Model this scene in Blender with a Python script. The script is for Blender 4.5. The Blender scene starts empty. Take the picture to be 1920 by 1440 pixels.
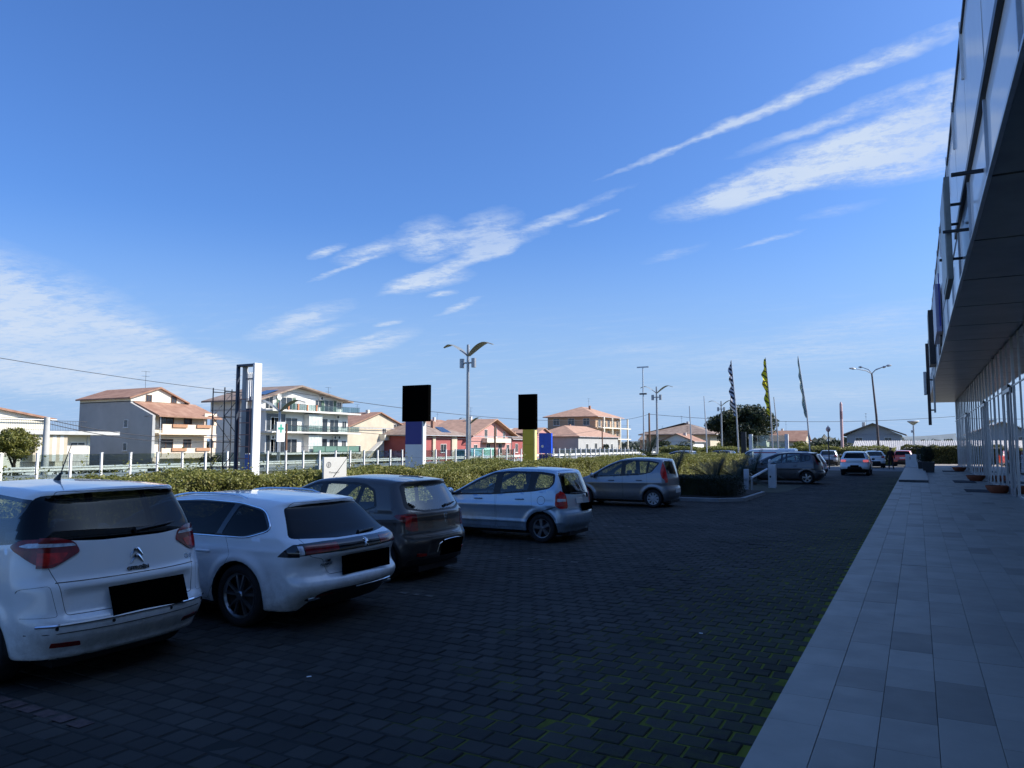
import bpy, bmesh, math, random
import numpy as np
from mathutils import Vector, Matrix

random.seed(7)
rng = np.random.default_rng(11)
S = bpy.context.scene
R = math.radians

# ------------------------------------------------------------------ camera, sky, sun, exposure
cam_d = bpy.data.cameras.new('camera'); cam = bpy.data.objects.new('camera', cam_d)
S.collection.objects.link(cam); S.camera = cam
cam.location = (0, 0, 2.0)
cam.rotation_euler = (R(90 + 4.655), 0, R(28.42))
cam_d.sensor_width = 36; cam_d.lens = 26.25; cam_d.clip_start = 0.1; cam_d.clip_end = 9000

SUN_EL = 36.5
SUN_AZ = 27.0            # degrees from +X towards +Y
world = bpy.data.worlds.new('World'); S.world = world; world.use_nodes = True
world.cycles.sampling_method = 'NONE'
sun_d = bpy.data.lights.new('sun', 'SUN'); sun_d.energy = 4.8; sun_d.angle = R(0.53); sun_d.color = (1.0, 0.945, 0.86)
sun = bpy.data.objects.new('sun', sun_d); S.collection.objects.link(sun); sun.location = (30, 20, 40)
_sv = Vector((math.cos(R(SUN_EL)) * math.cos(R(SUN_AZ)), math.cos(R(SUN_EL)) * math.sin(R(SUN_AZ)), math.sin(R(SUN_EL))))
sun.rotation_euler = _sv.to_track_quat('Z', 'Y').to_euler()
SKY_STRENGTH = 0.15
S.view_settings.view_transform = 'Standard'; S.view_settings.look = 'None'
S.view_settings.exposure = 0.58; S.view_settings.gamma = 1.0; S.view_settings.use_curve_mapping = False
S.cycles.use_denoising = True
S.cycles.max_bounces = 6; S.cycles.transparent_max_bounces = 16
S.cycles.glossy_bounces = 3; S.cycles.transmission_bounces = 4; S.cycles.diffuse_bounces = 3
S.cycles.caustics_reflective = False; S.cycles.caustics_refractive = False


def build_sky():
    nt = world.node_tree; nt.nodes.clear()
    N = nt.nodes.new; LK = nt.links.new
    out = N('ShaderNodeOutputWorld'); bg = N('ShaderNodeBackground'); bg.inputs[1].default_value = SKY_STRENGTH
    LK(bg.outputs[0], out.inputs[0])
    sky = N('ShaderNodeTexSky'); sky.sky_type = 'NISHITA'; sky.sun_disc = False
    sky.sun_elevation = R(SUN_EL)
    sky.sun_rotation = R(90 - SUN_AZ)
    sky.altitude = 20; sky.air_density = 1.0; sky.dust_density = 2.2; sky.ozone_density = 1.9
    tc = N('ShaderNodeTexCoord')
    sep = N('ShaderNodeSeparateXYZ'); LK(tc.outputs['Generated'], sep.inputs[0])

    def math_(op, a, b=None, clamp=False):
        n = N('ShaderNodeMath'); n.operation = op; n.use_clamp = clamp
        for i, v in enumerate((a, b)):
            if v is None: continue
            if isinstance(v, (int, float)): n.inputs[i].default_value = v
            else: LK(v, n.inputs[i])
        return n.outputs[0]
    # position where the view ray meets a cloud layer
    zc = math_('ADD', math_('MAXIMUM', sep.outputs[2], 0.0), 0.06)
    px = math_('DIVIDE', sep.outputs[0], zc); py = math_('DIVIDE', sep.outputs[1], zc)
    P = N('ShaderNodeCombineXYZ'); LK(px, P.inputs[0]); LK(py, P.inputs[1]); P.inputs[2].default_value = 1.0
    P = P.outputs[0]
    # streak noise
    def noise(vec, scale, detail, rough=0.65):
        n = N('ShaderNodeTexNoise'); n.noise_dimensions = '2D'; n.inputs['Scale'].default_value = scale; n.inputs['Detail'].default_value = detail
        n.inputs['Roughness'].default_value = rough; LK(vec, n.inputs['Vector']); return n
    wob = noise(P, 3.2, 4, 0.7)
    wv = N('ShaderNodeVectorMath'); wv.operation = 'SUBTRACT'; wv.inputs[1].default_value = (0.5, 0.5, 0.5); LK(wob.outputs['Color'], wv.inputs[0])
    wp = N('ShaderNodeVectorMath'); wp.operation = 'MULTIPLY_ADD'; wp.inputs[1].default_value = (0.11, 0.11, 0); LK(wv.outputs[0], wp.inputs[0]); LK(P, wp.inputs[2])
    mp = N('ShaderNodeMapping'); mp.inputs['Rotation'].default_value = (0, 0, R(STREAK)); mp.inputs['Scale'].default_value = (1.7, 5.2, 1)
    LK(wp.outputs[0], mp.inputs[0])
    n1 = noise(mp.outputs[0], 1.7, 6, 0.66)
    n2 = noise(P, 15.0, 4, 0.75)
    nz = math_('ADD', math_('MULTIPLY', n1.outputs[0], 0.6), math_('MULTIPLY', n2.outputs[0], 0.4))
    dens = None
    for cx, cy, ang, sa, sb, st in CLOUDS:
        m = N('ShaderNodeMapping'); m.vector_type = 'TEXTURE'; m.inputs['Location'].default_value = (cx, cy, 1); m.inputs['Rotation'].default_value = (0, 0, R(ang)); m.inputs['Scale'].default_value = (sa * 1.25, sb * 1.25, 1)
        LK(wp.outputs[0], m.inputs[0])
        gr = N('ShaderNodeTexGradient'); gr.gradient_type = 'SPHERICAL'; LK(m.outputs[0], gr.inputs[0])
        ma = N('ShaderNodeMath'); ma.operation = 'MULTIPLY_ADD'; LK(gr.outputs['Fac'], ma.inputs[0]); ma.inputs[1].default_value = st * 2.2
        if dens is None: ma.inputs[2].default_value = 0.0
        else: LK(dens, ma.inputs[2])
        dens = ma.outputs[0]
    core = math_('MULTIPLY', math_('MAXIMUM', math_('SUBTRACT', dens, 0.95), 0.0), 0.62)
    dens = math_('MINIMUM', dens, 1.0)
    # thin high veil, more of it low down
    veil = N('ShaderNodeMapRange'); veil.interpolation_type = 'SMOOTHSTEP'; LK(n1.outputs[0], veil.inputs[0])
    veil.inputs[1].default_value = 0.48; veil.inputs[2].default_value = 0.75; veil.inputs[3].default_value = 0; veil.inputs[4].default_value = 1
    low = N('ShaderNodeMapRange'); LK(sep.outputs[2], low.inputs[0]); low.inputs[1].default_value = 0.02; low.inputs[2].default_value = 0.20
    low.inputs[3].default_value = 0.42; low.inputs[4].default_value = 0.0
    vv = math_('MULTIPLY', math_('MULTIPLY', veil.outputs[0], low.outputs[0]), math_('GREATER_THAN', sep.outputs[2], -0.002))
    ct = N('ShaderNodeMapRange'); ct.interpolation_type = 'SMOOTHSTEP'; LK(nz, ct.inputs[0])
    ct.inputs[1].default_value = 0.33; ct.inputs[2].default_value = 0.66; ct.inputs[3].default_value = 0.14; ct.inputs[4].default_value = 1.0
    cl = math_('MULTIPLY', dens, ct.outputs[0])
    cl = math_('ADD', math_('MAXIMUM', cl, vv), math_('MINIMUM', core, 0.34))
    big = noise(wp.outputs[0], 1.1, 3, 0.6)
    bm_ = N('ShaderNodeMapRange'); LK(big.outputs[0], bm_.inputs[0]); bm_.inputs[1].default_value = 0.3; bm_.inputs[2].default_value = 0.7; bm_.inputs[3].default_value = 0.62; bm_.inputs[4].default_value = 0.98
    cl = math_('MULTIPLY', math_('MULTIPLY', cl, 1.0, True), bm_.outputs[0], True)
    mix = N('ShaderNodeMix'); mix.data_type = 'RGBA'; LK(cl, mix.inputs[0])
    hs = N('ShaderNodeHueSaturation'); hs.inputs['Saturation'].default_value = 1.06; hs.inputs['Value'].default_value = 1.05
    LK(sky.outputs[0], hs.inputs['Color'])
    tn = N('ShaderNodeMix'); tn.data_type = 'RGBA'; tn.blend_type = 'MULTIPLY'; tn.inputs[0].default_value = 1.0; LK(hs.outputs[0], tn.inputs[6]); tn.inputs[7].default_value = (0.365, 0.565, 0.89, 1)
    # pale haze of the air low down, all the way round
    hz = N('ShaderNodeMapRange'); hz.interpolation_type = 'SMOOTHSTEP'; LK(sep.outputs[2], hz.inputs[0]); hz.inputs[1].default_value = 0.0; hz.inputs[2].default_value = 0.30
    hz.inputs[3].default_value = 0.92; hz.inputs[4].default_value = 0.0
    hm = N('ShaderNodeMix'); hm.data_type = 'RGBA'; LK(hz.outputs[0], hm.inputs[0]); LK(tn.outputs[2], hm.inputs[6]); hm.inputs[7].default_value = (1.76, 2.62, 4.0, 1)
    LK(hm.outputs[2], mix.inputs[6]); mix.inputs[7].default_value = CLOUD_COL
    LK(mix.outputs[2], bg.inputs[0])
STREAK = 23.7
CLOUD_COL = (2.8, 3.3, 4.1, 1)
CLOUDS = [
    (-0.578, 2.075, -112.8, 0.018, 0.271, 0.55),
    (-0.293, 1.960, -112.0, 0.029, 0.289, 0.55),
    (-0.019, 1.833, 68.7, 0.039, 0.257, 0.55),
    (-0.465, 2.496, 66.7, 0.125, 0.327, 0.80),
    (-0.192, 2.365, 64.1, 0.153, 0.385, 0.85),
    (0.046, 2.305, 64.1, 0.201, 0.332, 0.85),
    (-0.050, 2.049, -113.1, 0.039, 0.268, 0.40),
    (-0.281, 2.149, 68.2, 0.031, 0.177, 0.22),
    (-0.011, 2.556, 91.7, 0.089, 0.220, 0.42),
    (0.177, 2.019, 58.8, 0.094, 0.234, 0.45),
    (-1.692, 2.430, -138.3, 0.117, 0.260, 0.90),
    (-1.464, 2.506, -139.4, 0.126, 0.278, 0.95),
    (-1.790, 2.758, -111.9, 0.066, 0.570, 0.78),
    (-2.043, 2.914, 75.3, 0.119, 0.264, 0.78),
    (-1.164, 2.464, 62.8, 0.047, 0.166, 0.72),
    (-1.024, 2.512, 67.7, 0.021, 0.119, 0.52),
    (-0.915, 2.343, -113.6, 0.026, 0.139, 0.29),
    (-2.136, 2.322, 67.2, 0.039, 0.131, 0.65),
    (-1.992, 2.415, 69.9, 0.071, 0.210, 0.65),
    (-2.237, 2.547, -107.7, 0.024, 0.268, 0.52),
    (-3.233, 3.254, 68.0, 0.141, 0.594, 0.78),
    (-3.372, 3.573, 70.7, 0.089, 0.393, 0.52),
    (-3.462, 4.108, -116.0, 0.167, 0.731, 0.72),
    (-2.771, 3.558, 76.6, 0.040, 0.127, 0.78),
    (-2.177, 3.411, -120.7, 0.037, 0.248, 0.52),
    (-3.129, 3.806, -115.1, 0.042, 0.304, 0.39),
    (-2.108, 3.140, 78.9, 0.042, 0.091, 0.52),
    (-5.468, 2.920, -131.2, 0.935, 2.502, 1.70),
    (-5.650, 4.093, -142.9, 0.669, 2.405, 1.50),
    (-4.374, 2.109, -134.5, 0.259, 0.795, 1.30),
    (-5.210, 2.071, 62.0, 0.694, 2.058, 1.50),
    (-4.916, 4.460, -151.3, 0.311, 1.126, 0.60),
    (-0.872, 3.059, 67.0, 0.049, 0.166, 0.22),
    (-0.488, 3.030, -112.8, 0.023, 0.141, 0.35),
    (-0.216, 2.813, 76.9, 0.054, 0.126, 0.18),
    (-0.793, 5.698, 79.2, 0.740, 1.439, 0.30),
    (-0.188, 4.718, 57.5, 0.337, 0.631, 0.20),
    (-1.573, 8.137, 93.9, 1.125, 2.716, 0.28),
    (-1.776, 5.037, 89.5, 0.238, 0.390, 0.22),
]
build_sky()

# ------------------------------------------------------------------ helpers
COL = S.collection
MATS = {}


def nodes_of(name):
    m = bpy.data.materials.new(name); m.use_nodes = True
    nt = m.node_tree
    return m, nt, nt.nodes['Principled BSDF']


def mat(name, col, rough=0.6, metal=0.0, var=0.12, scale=6.0, bump=0.0, bscale=None, coat=0.0, spec=0.5, detail=5, col2=None, dist=0.02):
    """Principled material with noise variation of tone and relief."""
    if name in MATS: return MATS[name]
    m, nt, b = nodes_of(name)
    b.inputs['Roughness'].default_value = rough; b.inputs['Metallic'].default_value = metal
    b.inputs['Coat Weight'].default_value = coat; b.inputs['Coat Roughness'].default_value = 0.04
    b.inputs['Specular IOR Level'].default_value = spec
    tc = nt.nodes.new('ShaderNodeTexCoord')
    n = nt.nodes.new('ShaderNodeTexNoise'); n.inputs['Scale'].default_value = scale; n.inputs['Detail'].default_value = detail
    n.inputs['Roughness'].default_value = 0.62
    nt.links.new(tc.outputs['Object'], n.inputs[0])
    r = nt.nodes.new('ShaderNodeValToRGB'); nt.links.new(n.outputs[0], r.inputs[0])
    c = np.array(col[:3]); lo = c * (1 - var); hi = np.array(col2[:3]) if col2 is not None else np.minimum(c * (1 + var), 1.0)
    r.color_ramp.elements[0].position = 0.32; r.color_ramp.elements[1].position = 0.68
    r.color_ramp.elements[0].color = (*lo, 1); r.color_ramp.elements[1].color = (*hi, 1)
    nt.links.new(r.outputs[0], b.inputs['Base Color'])
    if bump:
        n2 = nt.nodes.new('ShaderNodeTexNoise'); n2.inputs['Scale'].default_value = bscale or scale * 8; n2.inputs['Detail'].default_value = 6
        nt.links.new(tc.outputs['Object'], n2.inputs[0])
        bp = nt.nodes.new('ShaderNodeBump'); bp.inputs['Strength'].default_value = bump; bp.inputs['Distance'].default_value = dist
        nt.links.new(n2.outputs[0], bp.inputs['Height']); nt.links.new(bp.outputs[0], b.inputs['Normal'])
    MATS[name] = m
    return m


def glass_mat(name, tint, refl=(1, 1, 1), ior=1.5, rough=0.02, boost=1.0):
    if name in MATS: return MATS[name]
    m, nt, b = nodes_of(name); nt.nodes.remove(b)
    o = nt.nodes['Material Output']
    tr = nt.nodes.new('ShaderNodeBsdfTransparent'); tr.inputs[0].default_value = (*tint, 1)
    gl = nt.nodes.new('ShaderNodeBsdfGlossy'); gl.inputs['Roughness'].default_value = rough; gl.inputs[0].default_value = (*refl, 1)
    lw = nt.nodes.new('ShaderNodeLayerWeight'); lw.inputs[0].default_value = 0.5
    pw = nt.nodes.new('ShaderNodeMath'); pw.operation = 'POWER'; nt.links.new(lw.outputs['Facing'], pw.inputs[0]); pw.inputs[1].default_value = 4.2
    fr = nt.nodes.new('ShaderNodeMath'); fr.operation = 'MULTIPLY_ADD'; nt.links.new(pw.outputs[0], fr.inputs[0]); f0 = ((ior - 1) / (ior + 1)) ** 2; fr.inputs[1].default_value = 1 - f0; fr.inputs[2].default_value = f0 * 1.5
    tc = nt.nodes.new('ShaderNodeTexCoord'); n = nt.nodes.new('ShaderNodeTexNoise'); n.inputs['Scale'].default_value = 1.3
    nt.links.new(tc.outputs['Object'], n.inputs[0])
    bp = nt.nodes.new('ShaderNodeBump'); bp.inputs['Strength'].default_value = 0.04; bp.inputs['Distance'].default_value = 0.05
    nt.links.new(n.outputs[0], bp.inputs['Height']); nt.links.new(bp.outputs[0], gl.inputs['Normal'])
    mu = nt.nodes.new('ShaderNodeMath'); mu.operation = 'MULTIPLY'; mu.use_clamp = True; mu.inputs[1].default_value = boost
    nt.links.new(fr.outputs[0], mu.inputs[0])
    mx = nt.nodes.new('ShaderNodeMixShader')
    nt.links.new(mu.outputs[0], mx.inputs[0]); nt.links.new(tr.outputs[0], mx.inputs[1]); nt.links.new(gl.outputs[0], mx.inputs[2])
    nt.links.new(mx.outputs[0], o.inputs[0])
    MATS[name] = m
    return m


def leaf_mat(name, c1, c2, c3=None, trans=0.35):
    if name in MATS: return MATS[name]
    m, nt, b = nodes_of(name)
    g = nt.nodes.new('ShaderNodeNewGeometry'); r = nt.nodes.new('ShaderNodeValToRGB')
    nt.links.new(g.outputs['Random Per Island'], r.inputs[0])
    r.color_ramp.elements[0].color = (*c1, 1); r.color_ramp.elements[1].color = (*c2, 1)
    if c3 is not None:
        e = r.color_ramp.elements.new(0.86); e.color = (*c2, 1); r.color_ramp.elements[-1].color = (*c3, 1)
    nt.links.new(r.outputs[0], b.inputs['Base Color']); b.inputs['Roughness'].default_value = 0.55
    t = nt.nodes.new('ShaderNodeBsdfTranslucent'); nt.links.new(r.outputs[0], t.inputs[0])
    mx = nt.nodes.new('ShaderNodeMixShader'); mx.inputs[0].default_value = trans
    o = nt.nodes['Material Output']
    nt.links.new(b.outputs[0], mx.inputs[1]); nt.links.new(t.outputs[0], mx.inputs[2]); nt.links.new(mx.outputs[0], o.inputs[0])
    MATS[name] = m
    return m


class MB:
    """Collects vertices and faces; build() links them as one mesh object."""
    def __init__(s): s.v = []; s.f = []; s.mi = []; s.cur = 0

    def add(s, vs, fs):
        o = len(s.v); s.v.extend([tuple(p) for p in vs])
        for f in fs: s.f.append(tuple(i + o for i in f)); s.mi.append(s.cur)
        return s

    def box(s, x0, x1, y0, y1, z0, z1):
        vs = [(x0, y0, z0), (x1, y0, z0), (x1, y1, z0), (x0, y1, z0), (x0, y0, z1), (x1, y0, z1), (x1, y1, z1), (x0, y1, z1)]
        return s.add(vs, [(0, 3, 2, 1), (4, 5, 6, 7), (0, 1, 5, 4), (1, 2, 6, 5), (2, 3, 7, 6), (3, 0, 4, 7)])

    def tube(s, pts, rad, n=8, cap=True):
        pts = [Vector(p) for p in pts]
        if not hasattr(rad, '__len__'): rad = [rad] * len(pts)
        vs = []; fs = []
        up = Vector((0, 0, 1)); prev = None
        for i, p in enumerate(pts):
            d = (pts[min(i + 1, len(pts) - 1)] - pts[max(i - 1, 0)]).normalized()
            a = d.cross(up if abs(d.z) < 0.95 else Vector((1, 0, 0))).normalized() if prev is None else (prev - d * prev.dot(d)).normalized()
            prev = a; b = d.cross(a)
            for k in range(n):
                t = 2 * math.pi * k / n
                vs.append(p + (a * math.cos(t) + b * math.sin(t)) * rad[i])
        for i in range(len(pts) - 1):
            for k in range(n):
                fs.append((i * n + k, i * n + (k + 1) % n, (i + 1) * n + (k + 1) % n, (i + 1) * n + k))
        if cap:
            fs.append(tuple(range(n - 1, -1, -1))); m = (len(pts) - 1) * n; fs.append(tuple(range(m, m + n)))
        return s.add(vs, fs)

    def lathe(s, prof, c=(0, 0, 0), n=20, axis='z', cap=True):
        vs = []; fs = []
        for (r, h) in prof:
            for k in range(n):
                t = 2 * math.pi * k / n; a, b = r * math.cos(t), r * math.sin(t)
                vs.append((c[0] + a, c[1] + b, c[2] + h) if axis == 'z' else (c[0] + a, c[1] + h, c[2] + b))
        for i in range(len(prof) - 1):
            for k in range(n):
                q = (i * n + k, i * n + (k + 1) % n, (i + 1) * n + (k + 1) % n, (i + 1) * n + k)
                fs.append(q if axis == 'z' else q[::-1])
        if cap:
            if prof[0][0] > 1e-4: fs.append(tuple(range(n - 1, -1, -1)) if axis == 'z' else tuple(range(n)))
            if prof[-1][0] > 1e-4:
                m = (len(prof) - 1) * n; q = tuple(range(m, m + n)); fs.append(q if axis == 'z' else q[::-1])
        return s.add(vs, fs)

    def prism(s, poly, axis, a0, a1):
        """poly of 2-D points, extruded along 'x' (poly=(y,z)), 'y' (poly=(x,z)) or 'z' (poly=(x,y))."""
        def P(p, h): return (h, p[0], p[1]) if axis == 'x' else ((p[0], h, p[1]) if axis == 'y' else (p[0], p[1], h))
        n = len(poly); vs = [P(p, a0) for p in poly] + [P(p, a1) for p in poly]
        fs = [tuple(range(n - 1, -1, -1)), tuple(range(n, 2 * n))] + [(i, (i + 1) % n, n + (i + 1) % n, n + i) for i in range(n)]
        return s.add(vs, fs)

    def mesh(s, name, m):
        me = bpy.data.meshes.new(name); me.from_pydata(s.v, [], s.f)
        for x in (m if isinstance(m, (list, tuple)) else [m]): me.materials.append(x)
        if any(s.mi): me.polygons.foreach_set('material_index', s.mi)
        return me

    def build(s, name, m, parent=None, smooth=False, fix=True, bevel=0.0):
        me = s.mesh(name, m)
        if fix or bevel:
            bm = bmesh.new(); bm.from_mesh(me); bmesh.ops.recalc_face_normals(bm, faces=bm.faces)
            if bevel:
                bmesh.ops.bevel(bm, geom=[e for e in bm.edges if e.calc_face_angle(0) > 0.6], offset=bevel, segments=2, affect='EDGES', profile=0.6)
            bm.to_mesh(me); bm.free()
        if smooth:
            me.polygons.foreach_set('use_smooth', [True] * len(me.polygons))
            try: me.set_sharp_from_angle(angle=R(38))
            except Exception: pass
        return link(name, me, parent)


def link(name, me, parent=None):
    o = bpy.data.objects.new(name, me); COL.objects.link(o)
    if parent is not None: o.parent = parent
    return o


def tag(o, label, cat, group=None):
    o['label'] = label; o['category'] = cat
    if group: o['group'] = group
    return o


def thing(name, label, cat, loc=(0, 0, 0), rz=0.0, group=None):
    o = bpy.data.objects.new(name, None); COL.objects.link(o); o.empty_display_size = 0.2
    o.location = loc; o.rotation_euler = (0, 0, rz)
    return tag(o, label, cat, group)


def struct(o): o['kind'] = 'structure'; return o
def stuff(o): o['kind'] = 'stuff'; return o


def copy_tree(o, parent=None):
    c = o.copy(); COL.objects.link(c)
    if parent is not None: c.parent = parent
    for ch in list(o.children): copy_tree(ch, c)
    return c


def text(name, body, size, m, parent, loc, rot, ext=0.004, align='CENTER', sx=1.0, bold=0.0):
    cu = bpy.data.curves.new(name, 'FONT'); cu.body = body; cu.size = size; cu.extrude = ext; cu.align_x = align; cu.align_y = 'CENTER'; cu.offset = bold
    cu.materials.append(m)
    t = bpy.data.objects.new(name, cu); COL.objects.link(t); bpy.context.view_layer.update()
    me = bpy.data.meshes.new_from_object(t.evaluated_get(bpy.context.evaluated_depsgraph_get()))
    bpy.data.objects.remove(t); bpy.data.curves.remove(cu)
    o = link(name, me, parent); o.location = loc; o.rotation_euler = rot; o.scale = (sx, 1, 1)
    return o

# ------------------------------------------------------------------ ground, paving, pavement
def ground_mats():
    m = mat('dry_ground', (0.10, 0.095, 0.055), 0.95, var=0.45, scale=0.35, bump=0.4, bscale=6, col2=(0.13, 0.135, 0.06))
    # joints of the paving: dark soil, and moss that thrives along the damp edge of the pavement
    j, nt, b = nodes_of('paving_joint'); b.inputs['Roughness'].default_value = 1.0; b.inputs['Specular IOR Level'].default_value = 0.1
    tc = nt.nodes.new('ShaderNodeTexCoord'); sp = nt.nodes.new('ShaderNodeSeparateXYZ'); nt.links.new(tc.outputs['Object'], sp.inputs[0])
    n = nt.nodes.new('ShaderNodeTexNoise'); n.inputs['Scale'].default_value = 1.1; n.inputs['Detail'].default_value = 8; n.inputs['Roughness'].default_value = 0.7
    nt.links.new(tc.outputs['Object'], n.inputs[0])
    a = nt.nodes.new('ShaderNodeMapRange'); nt.links.new(sp.outputs[0], a.inputs[0])
    a.inputs[1].default_value = -4.6; a.inputs[2].default_value = -1.3; a.inputs[3].default_value = -0.42; a.inputs[4].default_value = 0.62
    ad = nt.nodes.new('ShaderNodeMath'); ad.operation = 'ADD'; nt.links.new(a.outputs[0], ad.inputs[0])
    mu = nt.nodes.new('ShaderNodeMapRange'); nt.links.new(n.outputs[0], mu.inputs[0]); mu.inputs[1].default_value = 0.25; mu.inputs[2].default_value = 0.75; mu.inputs[3].default_value = -0.5; mu.inputs[4].default_value = 0.9
    nt.links.new(mu.outputs[0], ad.inputs[1])
    cr = nt.nodes.new('ShaderNodeValToRGB'); nt.links.new(ad.outputs[0], cr.inputs[0])
    e = cr.color_ramp.elements; e[0].position = 0.15; e[0].color = (0.038, 0.039, 0.036, 1); e[1].position = 0.75; e[1].color = (0.165, 0.18, 0.030, 1)
    q = e.new(0.4); q.color = (0.085, 0.093, 0.024, 1)
    nt.links.new(cr.outputs[0], b.inputs['Base Color'])
    # concrete blocks, tone varies from block to block
    k, nt, b = nodes_of('paving_block'); b.inputs['Roughness'].default_value = 0.86; b.inputs['Specular IOR Level'].default_value = 0.3
    g = nt.nodes.new('ShaderNodeNewGeometry'); oi = nt.nodes.new('ShaderNodeObjectInfo')
    ad = nt.nodes.new('ShaderNodeMath'); ad.operation = 'ADD'; nt.links.new(g.outputs['Random Per Island'], ad.inputs[0]); nt.links.new(oi.outputs['Random'], ad.inputs[1])
    fr = nt.nodes.new('ShaderNodeMath'); fr.operation = 'FRACT'; nt.links.new(ad.outputs[0], fr.inputs[0])
    r = nt.nodes.new('ShaderNodeValToRGB'); nt.links.new(fr.outputs[0], r.inputs[0])
    e = r.color_ramp.elements; e[0].color = (0.028, 0.0255, 0.0215, 1); e[1].color = (0.050, 0.045, 0.038, 1); q = e.new(0.55); q.color = (0.037, 0.0335, 0.029, 1)
    ps = nt.nodes.new('ShaderNodeNewGeometry'); s2 = nt.nodes.new('ShaderNodeSeparateXYZ'); nt.links.new(ps.outputs['Position'], s2.inputs[0])
    n1 = nt.nodes.new('ShaderNodeTexNoise'); n1.inputs['Scale'].default_value = 9.0; n1.inputs['Detail'].default_value = 9; n1.inputs['Roughness'].default_value = 0.75; nt.links.new(ps.outputs['Position'], n1.inputs[0])
    n2 = nt.nodes.new('ShaderNodeTexNoise'); n2.inputs['Scale'].default_value = 0.45; n2.inputs['Detail'].default_value = 4; nt.links.new(ps.outputs['Position'], n2.inputs[0])
    # moss film on the blocks nearest the pavement
    a = nt.nodes.new('ShaderNodeMapRange'); nt.links.new(s2.outputs[0], a.inputs[0]); a.inputs[1].default_value = -2.6; a.inputs[2].default_value = -1.0; a.inputs[3].default_value = 0.0; a.inputs[4].default_value = 0.9
    mm = nt.nodes.new('ShaderNodeMath'); mm.operation = 'MULTIPLY'; nt.links.new(a.outputs[0], mm.inputs[0])
    mr = nt.nodes.new('ShaderNodeMapRange'); nt.links.new(n1.outputs[0], mr.inputs[0]); mr.inputs[1].default_value = 0.42; mr.inputs[2].default_value = 0.66; nt.links.new(mr.outputs[0], mm.inputs[1])
    mx = nt.nodes.new('ShaderNodeMix'); mx.data_type = 'RGBA'; nt.links.new(mm.outputs[0], mx.inputs[0]); nt.links.new(r.outputs[0], mx.inputs[6]); mx.inputs[7].default_value = (0.060, 0.072, 0.014, 1)
    m3 = nt.nodes.new('ShaderNodeMix'); m3.data_type = 'RGBA'; m3.blend_type = 'MULTIPLY'; m3.inputs[0].default_value = 1.0
    rr = nt.nodes.new('ShaderNodeMapRange'); nt.links.new(n2.outputs[0], rr.inputs[0]); rr.inputs[1].default_value = 0.3; rr.inputs[2].default_value = 0.7; rr.inputs[3].default_value = 0.60; rr.inputs[4].default_value = 1.40
    # oil spots and damp patches
    n6 = nt.nodes.new('ShaderNodeTexNoise'); n6.inputs['Scale'].default_value = 1.15; n6.inputs['Detail'].default_value = 5; n6.inputs['Roughness'].default_value = 0.6; nt.links.new(ps.outputs['Position'], n6.inputs[0])
    r6 = nt.nodes.new('ShaderNodeMapRange'); nt.links.new(n6.outputs[0], r6.inputs[0]); r6.inputs[1].default_value = 0.60; r6.inputs[2].default_value = 0.68; r6.inputs[3].default_value = 1.0; r6.inputs[4].default_value = 0.55
    m6 = nt.nodes.new('ShaderNodeMath'); m6.operation = 'MULTIPLY'; nt.links.new(rr.outputs[0], m6.inputs[0]); nt.links.new(r6.outputs[0], m6.inputs[1])
    cb = nt.nodes.new('ShaderNodeCombineColor'); [nt.links.new(m6.outputs[0], cb.inputs[i]) for i in range(3)]
    nt.links.new(mx.outputs[2], m3.inputs[6]); nt.links.new(cb.outputs[0], m3.inputs[7]); nt.links.new(m3.outputs[2], b.inputs['Base Color'])
    n4 = nt.nodes.new('ShaderNodeTexNoise'); n4.inputs['Scale'].default_value = 90; n4.inputs['Detail'].default_value = 6; nt.links.new(ps.outputs['Position'], n4.inputs[0])
    bp = nt.nodes.new('ShaderNodeBump'); bp.inputs['Strength'].default_value = 0.5; bp.inputs['Distance'].default_value = 0.006; nt.links.new(n4.outputs[0], bp.inputs['Height']); nt.links.new(bp.outputs[0], b.inputs['Normal'])
    # grey stone slabs
    t, nt, b = nodes_of('stone_slab'); b.inputs['Specular IOR Level'].default_value = 0.45
    g = nt.nodes.new('ShaderNodeNewGeometry'); oi = nt.nodes.new('ShaderNodeObjectInfo')
    ad = nt.nodes.new('ShaderNodeMath'); ad.operation = 'ADD'; nt.links.new(g.outputs['Random Per Island'], ad.inputs[0]); nt.links.new(oi.outputs['Random'], ad.inputs[1])
    fr = nt.nodes.new('ShaderNodeMath'); fr.operation = 'FRACT'; nt.links.new(ad.outputs[0], fr.inputs[0])
    r = nt.nodes.new('ShaderNodeValToRGB'); nt.links.new(fr.outputs[0], r.inputs[0])
    e = r.color_ramp.elements; e[0].color = (0.245, 0.21, 0.17, 1); e[1].color = (0.415, 0.36, 0.295, 1); q = e.new(0.18); q.color = (0.335, 0.288, 0.235, 1)
    n1 = nt.nodes.new('ShaderNodeTexNoise'); n1.inputs['Scale'].default_value = 1.7; n1.inputs['Detail'].default_value = 9; n1.inputs['Roughness'].default_value = 0.65; nt.links.new(g.outputs['Position'], n1.inputs[0])
    rr = nt.nodes.new('ShaderNodeMapRange'); nt.links.new(n1.outputs[0], rr.inputs[0]); rr.inputs[1].default_value = 0.3; rr.inputs[2].default_value = 0.7; rr.inputs[3].default_value = 0.88; rr.inputs[4].default_value = 1.10
    cb = nt.nodes.new('ShaderNodeCombineColor'); [nt.links.new(rr.outputs[0], cb.inputs[i]) for i in range(3)]
    m3 = nt.nodes.new('ShaderNodeMix'); m3.data_type = 'RGBA'; m3.blend_type = 'MULTIPLY'; m3.inputs[0].default_value = 1.0
    nt.links.new(r.outputs[0], m3.inputs[6]); nt.links.new(cb.outputs[0], m3.inputs[7]); nt.links.new(m3.outputs[2], b.inputs['Base Color'])
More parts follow.
